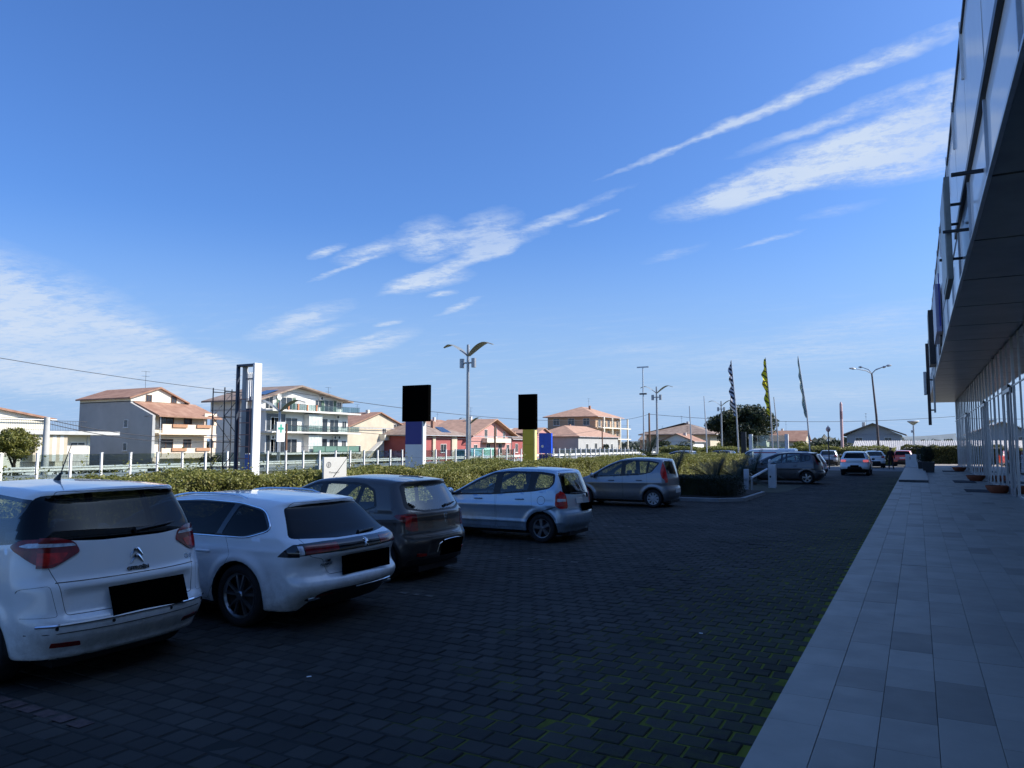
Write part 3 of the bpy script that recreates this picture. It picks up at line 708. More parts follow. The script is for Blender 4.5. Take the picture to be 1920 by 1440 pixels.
# -- white four storey block with balconies
h = thing('apartment_block', 'white four storey apartment block with long balconies and low gable roof', 'building', (-91, 89, -1.7))
hx, hy, hz = -91, 89, -1.7
box(h, 'wall', M_WHITEW, *W(-97, -85, 80.2, 98.4, -1.7, 7.4))
b = MB(); b.prism([(80.2 - hy, 7.3 - hz), (80.2 - hy, 8.7 - hz), (87.4 - hy, 11.0 - hz), (98.4 - hy, 9.4 - hz), (98.4 - hy, 7.3 - hz)], 'x', -97 - hx, -86.2 - hx); b.build('attic', M_WHITEW, h)
rf = gable_roof(h, -97.5 - hx, -84.8 - hx, 78.8 - hy, 99.6 - hy, 8.75 - hz, 9.35 - hz, 87.4 - hy, 11.35 - hz, 0.25, M_TILEBROWN)
b = MB(); b.box(-91.6 - hx, -91 - hx, 82.6 - hy, 83.2 - hy, 10 - hz, 11.6 - hz); b.build('chimney', M_TILE, rf)
b = MB(); v = [(-86.2, 81.0, 9.55), (-86.2, 84.0, 10.5), (-89.0, 81.0, 9.55), (-89.0, 84.0, 10.5)]; b.add([(x - hx, y - hy, z - hz) for x, y, z in v], [(0, 1, 3, 2)]); b.build('solar_panel', M_DARKWIN, rf)
for zf, rl in ((7.25, 'g'), (4.0, 'g'), (0.75, 's')):
    box(h, 'balcony_slab', M_WHITEW, *W(-86.2, -83.3, 79.9, 99.8, zf - 0.22, zf))
    if rl == 'g':
        for q in range(8): box(h, 'rail_pane', G_RAIL, *W(-83.42, -83.39, 80.2 + q * 2.42, 82.5 + q * 2.42, zf + 0.08, zf + 0.95))
    else:
        for q in range(4): box(h, 'screen', M_GREENSCREEN, *W(-83.42, -83.38, 88.6 + q * 2.75, 91.2 + q * 2.75, zf + 0.05, zf + 1.05))
    railing(h, -83.4 - hx, 80.0 - hy, 99.7 - hy, zf - hz, 1.0, step=0.5)
for q in range(5): box(h, 'rail_post', mat('brick_orange', (0.50, 0.20, 0.10), 0.8), *W(-83.5, -83.3, 81 + q * 2.0, 81.25 + q * 2.0, 7.25, 8.25))
for zf, xw in ((7.25, -86.2), (4.0, -85.0), (0.75, -85.0)):
    for k, (ya, yb, za, zb) in enumerate(((81.2, 82.6, 0.05, 2.1), (84.2, 86.6, 0.05, 2.1), (91.8, 93.2, 0.9, 2.0) if zf > 7 else (91.0, 93.4, 0.05, 2.2), (94.0, 96.0, 0.05, 2.1), (97.0, 98.0, 0.8, 1.9))):
        w = window(h, 'x', xw - hx, ya - hy, yb - hy, zf + za - hz, zf + zb - hz, bars=1, sill=False)
        if zf > 7 and k in (1, 3): shutter(w, 'x', xw - hx, ya - 0.8 - hy, ya - 0.1 - hy, zf + za - hz, zf + zb - hz, M_GREENSHUT); shutter(w, 'x', xw - hx, yb + 0.1 - hy, yb + 0.8 - hy, zf + za - hz, zf + zb - hz, M_GREENSHUT)
b = MB(); b.box(*W(-86.3, -86.1, 87.2, 89.6, 7.3, 9.0)); b.build('alcove', M_GREYW, h)
for zf in (4.0, 0.75):
    window(h, 'x', -84.0 - hx, 88.2 - hy, 91.0 - hy, zf + 0.1 - hz, zf + 2.7 - hz, pane=mat('net_curtain', (0.50, 0.54, 0.50), 0.3, var=0.2, scale=2), bars=3, sill=False, name='glazed_bay')
    box(h, 'bay_side', M_WHITEW, *W(-85, -84.02, 88.1, 91.1, zf, zf + 2.8))
    window(h, 'x', -85 - hx, 80.4 - hy, 84.0 - hy, zf + 0.2 - hz, zf + 2.6 - hz, bars=3, frame=mat('frame_blue', (0.10, 0.14, 0.20), 0.5), sill=False)
for (yy, zz) in ((92.6, 9.3), (95.2, 6.3), (94.6, 2.9), (95.6, 2.9), (81.0, 2.8)):
    o = MB(); xw = -86.2 if zz > 7 else -85.0; o.box(*W(xw, xw + 0.35, yy, yy + 0.85, zz, zz + 0.6)); a = o.build('air_conditioner', M_WHITEW, h)
    o = MB(); o.lathe([(0.22, 0), (0.22, 0.02)], (0, 0, 0), 14); o.v = [(xw + 0.352 + p[2] - hx, yy + 0.4 - hy + p[0], zz + 0.3 - hz + p[1]) for p in o.v]; o.build('fan_grille', M_IRON, a)
o = MB(); o.lathe([(0.0, 0.0), (0.35, 0.08), (0.5, 0.2)], n=16, cap=False); o.v = [(-83.9 + p[2] - hx, 81.6 + p[0] - hy, 9.2 + p[1] - hz) for p in o.v]; o.build('satellite_dish', M_WHITEW, h)
box(h, 'garage_wall', M_GREYW, *W(-85.05, -84.9, 80.4, 98.2, -1.7, 0.4))
tv_aerial(h, -90 - hx, 99.0 - hy, 9.0 - hz, 3.0); tv_aerial(h, -92 - hx, 81 - hy, 10 - hz, 2.8)

# -- houses along the road, simpler
def plain_house(nm, label, x0, x1, y0, y1, ze, zr, wall, roof, wins, ridge='x', zb=-1.7, over=0.5):
    h = thing(nm, label, 'house', ((x0 + x1) / 2, (y0 + y1) / 2, zb)); cx, cy = (x0 + x1) / 2, (y0 + y1) / 2
    box(h, 'wall', wall, x0 - cx, x1 - cx, y0 - cy, y1 - cy, 0, ze - zb)
    if ridge == 'x':
        b = MB(); b.prism([(y0 - cy, ze - zb - 0.05), ((y0 + y1) / 2 - cy, zr - zb - 0.12), (y1 - cy, ze - zb - 0.05)], 'x', x0 - cx, x1 - cx); b.build('gable', wall, h)
        gable_roof(h, x0 - over - cx, x1 + over - cx, y0 - over - cy, y1 + over - cy, ze - zb, ze - zb, 0, zr - zb, 0.22, roof)
    elif ridge == 'y':
        b = MB(); b.prism([(x0 - cx, ze - zb - 0.05), (0, zr - zb - 0.12), (x1 - cx, ze - zb - 0.05)], 'y', y0 - cy, y1 - cy); b.build('gable', wall, h)
        ridge_y_roof(h, y0 - over - cy, y1 + over - cy, x0 - over - cx, x1 + over - cx, ze - zb, ze - zb, 0, zr - zb, 0.22, roof)
    elif ridge == 'hip': hip_roof(h, x0 - over - cx, x1 + over - cx, y0 - over - cy, y1 + over - cy, ze - zb, zr - zb, roof)
    rr = random.Random(int(abs(x0 * 7 + y0 * 3))); sl = (zr - ze)
    if ridge != 'flat':
        qx = rr.uniform(0.25, 0.75) * (x1 - x0) - (x1 - x0) / 2; qy = rr.uniform(0.3, 0.7) * (y1 - y0) - (y1 - y0) / 2
        box(h, 'chimney', rr.choice([M_TILE, M_CONC, M_CREAM]), qx - 0.3, qx + 0.3, qy - 0.3, qy + 0.3, ze - zb, zr - zb + rr.uniform(0.2, 0.7))
        for g in (x1 + over - cx,): b = MB(); b.tube([(g, y0 - over - cy, ze - zb - 0.16), (g, y1 + over - cy, ze - zb - 0.16)], 0.07, 6); b.build('gutter', M_GALV, h)
    b = MB(); b.tube([(x1 - cx + 0.06, y1 - cy - 0.3, 0), (x1 - cx + 0.06, y1 - cy - 0.3, ze - zb - 0.1)], 0.05, 6); b.build('downpipe', M_GALV, h)
    tv_aerial(h, rr.uniform(-2, 2), rr.uniform(-2, 2), (ze if ridge == 'flat' else zr) - zb - 0.3, rr.uniform(1.8, 3.0))
    for (f, u0, u1, z0, z1) in wins:
        if f == 'x': window(h, 'x', x1 - cx, u0 - cy, u1 - cy, z0 - zb, z1 - zb)
        else: window(h, 'y', y0 - cy, u0 - cx, u1 - cx, z0 - zb, z1 - zb)
    return h, cx, cy, zb


# low terrace house at the far left
h, cx, cy, zb = plain_house('house', 'low cream house with railed roof terrace behind the round tree', -84, -75, 33.0, 47.2, 3.0, 3.4, M_CREAM, M_CONC, [('x', 45.2, 46.6, -0.4, 2.2)], ridge='flat')
box(h, 'terrace_slab', M_CONC, -84.6 - cx, -73.6 - cx, 32 - cy, 49.5 - cy, 3.0 - zb, 3.35 - zb)
railing(h, -73.8 - cx, 32.2 - cy, 46 - cy, 3.35 - zb, 1.0, step=0.16)
railing(h, -74.2 - cx, 40 - cy, 52 - cy, -0.6 - zb, 0.95, step=0.16)
box(h, 'terrace_wall', M_CONCW, -75 - cx, -73.8 - cx, 36 - cy, 53 - cy, 0.0, -0.62 - zb)
for q in range(9): box(h, 'awning_strip', M_WHITEW if q % 2 else M_BEIGE, -74.0 - cx, -73.95 - cx, 41.0 + q * 0.36 - cy, 41.36 + q * 0.36 - cy, 0.4 - zb, 2.95 - zb)
box(h, 'stone_cladding', mat('pale_stone', (0.60, 0.56, 0.50), 0.9, var=0.15, scale=2), -75.02 - cx, -74.9 - cx, 44.5 - cy, 47.0 - cy, -0.5 - zb, 2.0 - zb)
plain_house('house', 'house with orange tiled gable roof behind the railed terrace', -100, -88, 33, 50.5, 5.0, 6.6, M_CREAM, M_TILE, [('x', 43, 44, 3.6, 4.8)], ridge='x')
# beige house
h, cx, cy, zb = plain_house('house', 'beige house with orange roof, external stair and arched loggia, beside white block', -104, -95, 110, 129, 5.4, 8.6, M_BEIGE, M_TILE, [('x', 120.5, 121.6, 3.4, 5.2), ('x', 124.2, 125.8, 4.2, 6.2), ('x', 126.6, 127.8, 3.4, 5.2), ('x', 121, 122.2, 0.4, 2.2), ('x', 126, 127.6, 0.2, 2.2), ('x', 112.5, 113.8, 0.4, 1.8)], ridge='x')
box(h, 'balcony', M_CREAM, -95 - cx, -93.6 - cx, 119.5 - cy, 129.3 - cy, 2.9 - zb, 4.1 - zb)
b = MB(); b.prism([(112, -1.7), (119.5, 2.9), (119.5, 2.6), (112.6, -1.7)], 'x', -94.9, -93.8); b.v = [(x - cx, y - cy, z - zb) for x, y, z in b.v]; b.build('stair', M_CONC, h)
box(h, 'front_wall', M_WHITEW, -95.0 - cx, -94.9 - cx, 119.6 - cy, 128.9 - cy, 0.2, 2.9 - zb)
# red houses
h, cx, cy, zb = plain_house('house', 'red house with broad pale gable roof and white balcony behind tall street lamp', -96, -85, 138.5, 157, 4.0, 7.9, M_ROSEW, M_TILEPINK, [('x', 144.2, 145.4, 3.6, 5.4), ('x', 148.4, 149.6, 3.8, 5.8), ('x', 152.6, 153.6, 3.4, 5.0), ('x', 139.6, 141, 0.2, 2.0), ('x', 145, 146.6, 0.0, 2.2), ('x', 150.4, 152.0, 0.0, 2.2), ('x', 154.4, 155.6, 0.0, 2.0)], ridge='x', over=1.3)
box(h, 'balcony', M_CREAM, -85 - cx, -83.6 - cx, 143 - cy, 154 - cy, 2.5 - zb, 3.5 - zb)
h, cx, cy, zb = plain_house('house', 'long dark red wing with grey hipped roof left of tall street lamp', -99, -86, 121, 138.2, 4.0, 6.6, M_REDW, M_TILEBROWN, [('x', 128.2, 130.2, 0.5, 2.1)], ridge='hip', over=1.0)
box(h, 'pier', M_BEIGE, -86 - cx, -85.7 - cx, 132 - cy, 134 - cy, 0, 4 - zb); box(h, 'pier', M_BEIGE, -86 - cx, -85.7 - cx, 125 - cy, 126 - cy, 0, 4 - zb)
b = MB(); v = [(-86.6, 129.6, 4.55), (-86.6, 133.2, 4.55), (-89.6, 131.4, 5.8), (-89.6, 134.2, 5.8)]; b.add([(x - cx, y - cy, z - zb) for x, y, z in v], [(0, 1, 3, 2)]); b.build('solar_panel', M_DARKWIN, h)
plain_house('house', 'small red bungalow right of the broad gabled red house', -95, -86, 159, 170, 3.4, 5.0, M_REDW, M_TILEBROWN, [('x', 160.6, 161.8, 0.2, 2.2), ('x', 164.4, 165.6, 0.2, 2.2), ('x', 167.4, 168.6, 0.2, 2.2)], ridge='y')
plain_house('house', 'grey house with flat dark roof edge behind the red houses', -112, -100, 168, 186, 6.6, 7.0, M_GREYW, M_TILEBROWN, [('x', 172, 173.6, 3.4, 5)], ridge='flat')
plain_house('house', 'distant orange roofed house seen above the red wing', -124, -112, 160, 182, 7.0, 9.0, M_CREAM, M_TILE, [], ridge='hip')
# tan block
h, cx, cy, zb = plain_house('apartment_block', 'tan four storey block with low hipped roof and cream loggias', -101, -85, 210, 231, 10.6, 14.0, M_TANW, M_TILEPINK, [('y', -99, -97, 8, 10), ('y', -94, -92, 8, 10), ('y', -89, -87, 8, 10), ('y', -99, -97, 4.6, 6.6), ('y', -94, -92, 4.6, 6.6), ('y', -89, -87, 4.6, 6.6)], ridge='hip', over=1.2)
h['category'] = 'building'
for zf in (7.3, 3.9, 0.5):
    box(h, 'balcony_slab', M_CREAM, -85 - cx, -83 - cx, 209.5 - cy, 236 - cy, zf - 0.3 - zb, zf - zb); railing(h, -83.1 - cx, 210 - cy, 236 - cy, zf - zb, 1.0, step=0.8)
    for q in range(5): window(h, 'x', -85 - cx, 212 + q * 3.9 - cy, 214 + q * 3.9 - cy, zf + 0.2 - zb, zf + 2.3 - zb, sill=False)
    for q in range(4): box(h, 'column', M_CREAM, -83.4 - cx, -83.0 - cx, 212 + q * 7 - cy, 212.5 + q * 7 - cy, zf - zb, zf + 3.1 - zb)
box(h, 'balcony_slab', M_TANW, -102 - cx, -84 - cx, 208.6 - cy, 210 - cy, 6.9 - zb, 7.2 - zb); box(h, 'balcony_slab', M_TANW, -102 - cx, -84 - cx, 208.6 - cy, 210 - cy, 3.5 - zb, 3.8 - zb)
h, cx, cy, zb = plain_house('house', 'low house with pink hipped roof in front of tan block', -90, -76, 176, 205, 4.2, 7.2, M_GREYW, M_TILEPINK, [('x', 181, 182.4, 0.6, 2.2), ('x', 187, 188.6, 0.0, 2.4), ('x', 193, 194.5, 0.6, 2.2), ('x', 199, 200.4, 0.6, 2.2)], ridge='hip')
plain_house('house', 'pink house between the yellow sign and the tan block', -92, -84, 168.5, 175.5, 5.0, 6.4, M_ROSEW, M_TILEPINK, [('x', 170, 171.2, 0.4, 2.2), ('x', 172.6, 173.8, 0.4, 2.2)], ridge='x')
plain_house('house', 'distant pinkish house right of the tan block', -80, -68, 236, 250, 3.6, 6.4, M_ROSEW, M_TILEBROWN, [('x', 240, 242, 0.4, 2.2)], ridge='x')
# houses further along, right of centre
h, cx, cy, zb = plain_house('house', 'brown roofed villa with deep eaves left of the dark pine', -60, -44, 182, 196, 4.6, 7.6, M_BEIGE, M_TILEBROWN, [('y', -57, -55.4, 1.6, 3.2), ('y', -50, -48.4, 1.6, 3.2), ('y', -46.6, -45.4, 1.6, 3.2)], ridge='hip', over=1.6)
plain_house('house', 'small white house with red gable in front of brown roofed villa', -52, -44.5, 168, 178, 2.8, 4.6, M_WHITEW, M_TILE, [('y', -50.4, -49.2, 0.4, 2.0), ('y', -47.4, -46.4, 0.4, 2.0)], ridge='y')
plain_house('house', 'grey gabled barn house beyond the far hedge, below four-armed lamp', -12.4, -2.8, 164, 178, 4.0, 6.3, mat('wall_blue_grey', (0.36, 0.37, 0.40), 0.9), M_TILEBROWN, [('y', -10.8, -9.6, 1.8, 3.4), ('y', -5.6, -4.4, 1.8, 3.4)], ridge='y', over=1.0)
plain_house('house', 'distant red roofed house between flagpoles', -36, -27, 216, 228, 3.0, 6.0, M_BEIGE, M_TILE, [('y', -33, -31.6, 0.4, 2.2)], ridge='x')
plain_house('house', 'flat pale house far beyond the flagpoles', -48, -38.5, 226, 238, 3.2, 3.6, M_CREAM, M_CONC, [('y', -44, -42.4, 0.4, 2.2)], ridge='flat')
# white car port building, metal sheds
h = thing('shed', 'long low shed with ribbed pale roof beyond the far hedge', 'shed', (2, 126, 0))
M_RIB = mat('ribbed_sheet', (0.62, 0.58, 0.53), 0.6, 0.1, var=0.12, scale=2)
b = MB(); n = 96
for q in range(n):
    x0 = -10.6 + 24 * q / n; x1 = x0 + 24 / n * 0.5; x2 = x0 + 24 / n
    b.add([(x0, -6, 0.9 + 0.10), (x1, -6, 0.9 + 0.10), (x1, 3, 2.55 + 0.10), (x0, 3, 2.55 + 0.10), (x1, -6, 0.9), (x2, -6, 0.9), (x2, 3, 2.55), (x1, 3, 2.55)], [(0, 1, 2, 3), (1, 4, 7, 2), (4, 5, 6, 7)])
b.build('ribbed_roof', M_RIB, h, fix=False)
box(h, 'wall', M_CONC, -10.2, 13, -5.5, 2.8, -0.3, 0.88)
h = thing('wall', 'long pale boundary wall behind the flagpoles', 'wall', (-20, 108, 0)); box(h, 'wall_face', M_BEIGE, -30, 26, -0.15, 0.15, -0.3, 1.25); box(h, 'coping', M_CONCW, -30, 26, -0.22, 0.22, 1.25, 1.34)

# far hills
def hills():
    b = MB(); n = 160; r = random.Random(4); ph = [r.uniform(0, 6.3) for _ in range(8)]
    for k in range(n + 1):
        a = R(-20 + 130 * k / n); d = 2600
        x, y = -d * math.sin(a), d * math.cos(a); t = k / n
        z = 26 + 16 * math.sin(7 * t + ph[0]) + 9 * math.sin(19 * t + ph[1]) + 5 * math.sin(47 * t + ph[2]) + 2.5 * math.sin(113 * t + ph[3])
        b.v += [(x * 0.93, y * 0.93, -2), (x, y, z), (x * 1.2, y * 1.2, z * 0.4)]
        if k: o = 3 * k; b.f += [(o - 3, o, o + 1, o - 2), (o - 2, o + 1, o + 2, o - 1)]; b.mi += [0, 0]
    return struct(b.build('hills', mat('hill_scrub', (0.16, 0.19, 0.20), 1.0, var=0.25, scale=0.006), fix=False))


hills()

# ------------------------------------------------------------------ railing with glass panes, guard rail
f = thing('fence', 'long row of white concrete posts with glass panes beyond the hedge', 'fence', (-30, 0, 0))
k = 0; y = 1.2
pm = MB(); pm.box(-0.045, 0.045, -0.04, 0.04, -0.4, 1.66); pm.box(-0.06, 0.06, -0.05, 0.05, 1.66, 1.68); pme = pm.mesh('post', M_CONCW)
gm_ = MB(); gm_.box(-0.008, 0.008, 0.08, 1.22, 0.55, 1.62); gme = gm_.mesh('pane', M_SCREENGLASS)
while y < 118:
    o = link('post', pme, f); o.location = (0, y, random.uniform(-0.012, 0.012)); o.rotation_euler = (random.gauss(0, .006), random.gauss(0, .006), 0)
    if y < 55: o = link('pane', gme, f); o.location = (0, y, 0)
    y += 1.30; k += 1
box(f, 'plinth', M_CONC, -0.12, 0.12, 1, 118, -0.5, 0.45)
gr_ = thing('guard_rail', 'pale double-beam road guard rail running behind the glass fence', 'guard rail', (-32.2, 0, 0))
for z0 in (0.52, 0.86):
    b = MB(); prof = [(0.0, 0.0), (0.05, 0.04), (0.05, 0.09), (0.0, 0.13), (0.0, 0.17), (0.05, 0.21), (0.05, 0.26), (0.0, 0.30)]
    prof = [(p, q * 0.75) for p, q in prof]
    b.add([(p, -10, z0 + q) for p, q in prof] + [(p, 160, z0 + q) for p, q in prof], [(i, i + 1, 9 + i, 8 + i) for i in range(7)]); b.build('beam', M_GALV if z0 < 0.6 else mat('pale_rail', (0.74, 0.72, 0.66), 0.6), gr_, fix=False)
pm = MB(); pm.box(-0.10, -0.02, -0.05, 0.05, -0.5, 1.1); pme = pm.mesh('rail_post', M_GALV)
for q in range(60): o = link('rail_post', pme, gr_); o.location = (0, 1 + q * 2.6, 0)

# ------------------------------------------------------------------ lamps, flags, poles
M_LAMPGREY = mat('lamp_grey', (0.36, 0.37, 0.38), 0.4, 0.6, var=0.08, scale=3)
M_LAMPUNDER = mat('lamp_wing', (0.26, 0.27, 0.25), 0.45, 0.4, var=0.1, scale=3)


def wing_lamp(label, loc, rz=0.0, boxes=True):
    t = thing('street_lamp', label, 'lamp', loc, rz, 'gull-wing street lamps')
    b = MB(); b.tube([(0, 0, -0.1), (0, 0, 4), (0, 0, 8.12)], [0.125, 0.105, 0.085], 14); b.build('pole', M_LAMPGREY, t, smooth=True)
    b = MB(); b.tube([(0, 0, 0), (0, 0, 0.5)], [0.16, 0.15], 14); b.build('base_sleeve', M_LAMPGREY, t, smooth=True)
    for s_ in (1, -1):
        b = MB(); n = 12; v = []
        for i in range(n + 1):
            q = i / n; x = s_ * (0.04 + 1.72 * q); z = 7.40 + 0.78 * math.sin(min(q * 1.25, 1) * math.pi / 2) - 0.16 * max(0, q - 0.72) / 0.28
            w = 0.10 + 0.30 * math.sin(math.pi * min(q * 0.95 + 0.06, 1)) ** 0.8; th = 0.05 * (1 - q) + 0.015
            v += [(x, -w, z + 0.02), (x, 0, z + th + 0.03), (x, w, z + 0.02), (x, 0, z - 0.02)]
        fc = []
        for i in range(n):
            for k in range(4): fc.append((4 * i + k, 4 * i + (k + 1) % 4, 4 * i + 4 + (k + 1) % 4, 4 * i + 4 + k))
        fc += [(0, 1, 2, 3), (4 * n + 3, 4 * n + 2, 4 * n + 1, 4 * n)]
        b.add(v, fc); b.build('wing', M_LAMPUNDER, t, smooth=True)
    if boxes:
        b = MB(); b.tube([(-0.45, 0, 7.0), (0.45, 0, 7.0)], 0.05, 8); b.build('cross_arm', M_LAMPGREY, t)
        for s_ in (1, -1):
            b = MB(); b.tube([(s_ * 0.42, -0.02, 6.70), (s_ * 0.42, -0.02, 7.26)], 0.15, 14); b.build('floodlight', M_LAMPGREY, t, smooth=True)
    return t


wing_lamp('nearest gull-wing street lamp, tallest in view, beside yellow sign', (-24, 38.7, 0))
wing_lamp('second gull-wing street lamp, right of the tan block', (-24, 76.4, 0))
wing_lamp('third gull-wing street lamp, in front of the dark pine', (-24, 106, 0))
wing_lamp('gull-wing lamp peeping out behind the nearest lamp pole', (-52, 84.5, -2.6), boxes=False)
wing_lamp('gull-wing lamp in front of the white apartment block', (-37.5, 36.6, -3.2), R(20), boxes=False)

t = thing('street_lamp', 'tall brown street lamp with four curved arms near the far hedge', 'lamp', (-3.55, 86.7, 0))
M_LAMPBR = mat('lamp_brown', (0.11, 0.085, 0.08), 0.5, 0.4, var=0.2, scale=2)
b = MB(); b.tube([(0.05, 0, -0.1), (-0.10, 0, 5), (-0.38, 0, 9.5)], [0.14, 0.11, 0.08], 12); b.build('pole', M_LAMPBR, t, smooth=True)
for (dx, dy, dz) in ((-1.9, -1.0, 0.55), (1.7, 0.9, 0.85), (-1.2, 1.2, 0.85), (1.3, -0.6, 0.6)):
    b = MB(); b.tube([(-0.38, 0, 9.45), (-0.38 + dx * 0.25, dy * 0.25, 9.45 + dz * 0.55), (-0.38 + dx * 0.8, dy * 0.8, 9.45 + dz * 0.95)], [0.05, 0.045, 0.035], 8); a = b.build('arm', M_LAMPGREY, t, smooth=True)
    b = MB(); b.tube([(-0.38 + dx * 0.78, dy * 0.78, 9.45 + dz * 0.95), (-0.38 + dx * 0.9, dy * 0.9, 9.45 + dz * 1.0), (-0.38 + dx * 1.08, dy * 1.08, 9.45 + dz * 1.03)], [0.04, 0.13, 0.06], 8); b.build('lamp_head', M_LAMPGREY, a, smooth=True)
t = thing('street_lamp', 'short lamp with broad dish head right of the four-armed lamp', 'lamp', (-0.3, 90.8, 0))
b = MB(); b.tube([(0, 0, 0), (0, 0, 4.3)], [0.10, 0.08], 10); b.build('pole', M_GALV, t); b = MB(); b.lathe([(0.1, 4.1), (0.35, 4.3), (0.6, 4.48), (0.55, 4.56), (0.0, 4.58)], n=20); b.build('dish', M_CONCW, t, smooth=True)
b = MB(); b.box(-0.25, -0.05, -0.1, 0.1, 3.3, 3.55); b.build('camera_box', M_GALV, t)
t = thing('garden_lamp', 'thin dark post with small pinkish globe between parked far cars', 'lamp', (-6.45, 66.9, 0))
b = MB(); b.tube([(0, 0, 0), (0, 0, 3.1)], 0.05, 8); b.build('post', M_IRON, t); b = MB(); b.lathe([(0.05, 3.05), (0.15, 3.15), (0.19, 3.28), (0.14, 3.42), (0.04, 3.52), (0.02, 3.6)], n=14); b.build('globe', mat('globe_pink', (0.55, 0.36, 0.33), 0.4), t, smooth=True)
t = thing('floodlight_mast', 'very tall thin mast with crossbar behind second gull-wing lamp', 'mast', (-24.4, 73.2, 0))
b = MB(); b.tube([(0, 0, 0), (0, 0, 9.9)], [0.09, 0.06], 8); b.build('mast', M_GALV, t); b = MB(); b.box(-0.62, 0.62, -0.05, 0.05, 9.85, 9.98); b.build('crossbar', M_GALV, t)
for s_ in (1, -1): b = MB(); b.box(s_ * 0.2 - 0.16, s_ * 0.2 + 0.16, -0.12, 0.12, 7.1, 7.25); b.build('projector', M_IRON, t)
t = thing('chimney_stack', 'red and white banded pole rising behind white crossover', 'pole', (-9.7, 119.8, 0))
b = MB(); b.tube([(0, 0, 0), (0, 0, 5.8)], 0.20, 12); b.build('pole', mat('pale_pink', (0.62, 0.40, 0.38), 0.7), t)
b = MB(); b.tube([(0, 0, 5.8), (0, 0, 6.9)], 0.202, 12); b.build('red_band', mat('band_red', (0.30, 0.16, 0.16), 0.7), t); b = MB(); b.tube([(0, 0, 6.9), (0, 0, 8.0), (0, 0, 8.3)], [0.2, 0.19, 0.08], 12); b.build('tip', mat('pale_pink', (0.6, 0.4, 0.38)), t)


def flag_pole(label, x, y, h, lean, cloth=None):
    t = thing('flagpole', label, 'flagpole', (x, y, 0), 0, 'flagpoles')
    b = MB(); b.tube([(0, 0, 0), (-lean * 0.3, 0, h * 0.5), (-lean, 0, h)], [0.07, 0.055, 0.035], 10); b.build('pole', M_GALV, t, smooth=True)
    if cloth:
        c, ln, z1, wd = cloth; b = MB(); n, k = 40, 7; r = random.Random(int(x * 10)); ph = r.uniform(0, 6)
        for i in range(n + 1):
            q = i / n; z = z1 - ln * q; px = -lean * (z / h) ** 1.4
            ww = wd * (0.62 + 0.38 * abs(math.sin(q * 3.1 + ph)) ** 0.6) * (0.35 + 0.65 * min(1, q * 6)) * (1 if q < 0.9 else 1 - (q - 0.9) * 7)
            for j in range(k + 1):
                s_ = j / k; a = 0.9 * math.sin(q * 14 + ph + s_ * 2.4)
                b.v.append((px - ww * s_ * math.cos(a) * 0.9, ww * s_ * math.sin(a) * 0.7 + 0.03 * math.sin(14 * s_ + 9 * q), z - 0.10 * s_ * math.sin(q * 9)))
        for i in range(n):
            for j in range(k): b.f.append((i * (k + 1) + j, i * (k + 1) + j + 1, (i + 1) * (k + 1) + j + 1, (i + 1) * (k + 1) + j)); b.mi.append(0)
        b.build('flag', c, t, smooth=True, fix=False)
    return t


def flag_mat(name, c1, c2, sc, thr):
    m, nt, b = nodes_of(name); b.inputs['Roughness'].default_value = 0.8
    tc = nt.nodes.new('ShaderNodeTexCoord'); mp = nt.nodes.new('ShaderNodeMapping'); mp.inputs['Rotation'].default_value = (0, R(52), 0); nt.links.new(tc.outputs['Object'], mp.inputs[0])
    w = nt.nodes.new('ShaderNodeTexWave'); w.inputs['Scale'].default_value = sc; w.inputs['Distortion'].default_value = 3.5; w.inputs['Detail'].default_value = 2; nt.links.new(mp.outputs[0], w.inputs[0])
    r = nt.nodes.new('ShaderNodeValToRGB'); r.color_ramp.interpolation = 'CONSTANT'; r.color_ramp.elements[0].color = (*c1, 1); r.color_ramp.elements[1].position = thr; r.color_ramp.elements[1].color = (*c2, 1)
    nt.links.new(w.outputs[0], r.inputs[0]); nt.links.new(r.outputs[0], b.inputs['Base Color'])
    return m


FL1 = flag_mat('flag_black_white', (0.03, 0.03, 0.045), (0.75, 0.72, 0.74), 1.1, 0.5)
FL2 = flag_mat('flag_yellow', (0.02, 0.02, 0.02), (0.80, 0.66, 0.02), 1.0, 0.17)
FL3 = mat('flag_grey', (0.52, 0.56, 0.44), 0.8, var=0.3, scale=1.4)
flag_pole('flagpole with black and white banner left of the yellow banner', -12.56, 61.4, 8.85, 0.45, (FL1, 4.4, 8.75, 0.50))
flag_pole('flagpole with bright yellow and black banner', -10.15, 62.7, 9.05, 0.40, (FL2, 4.6, 8.95, 0.52))
flag_pole('flagpole with thin grey furled banner right of the yellow banner', -7.5, 64.1, 9.2, 0.75, (FL3, 4.9, 9.1, 0.26))
flag_pole('bare white flagpole between second and third gull-wing lamps', -15.9, 59.6, 5.1, 0.12)
flag_pole('bare pole just left of the black and white banner', -17.1, 69.5, 6.5, 0.2)
flag_pole('bare thin pole right beside the yellow banner pole', -9.9, 63.9, 5.9, 0.3)
# bus-stop like frame of white posts behind the flags
t = thing('shelter', 'open shelter of white posts and dark panel behind the black and white banner', 'shelter', (-12.2, 66, 0))
for dx in (-0.3, 2.6): b = MB(); b.box(dx - 0.14, dx + 0.14, -0.14, 0.14, 0, 2.9); b.build('post', M_WHITEP, t)
b = MB(); b.box(-0.16, 2.46, -0.03, 0.03, 1.6, 2.8); b.build('panel', G_RAIL, t)
b = MB(); b.box(-1.1, -0.7, -0.15, 0.15, 0, 3.1); b.build('dark_post', M_FRAME, t)

# power poles and lines
def pole(label, x, y, z0, z1, r=0.16, m=M_CONC):
    b = MB(); b.tube([(0, 0, 0), (0, 0, z1 - z0)], [r, r * 0.7], 10); o = b.build('utility_pole', m, smooth=True); o.location = (x, y, z0)
    return tag(o, label, 'pole', 'utility poles')


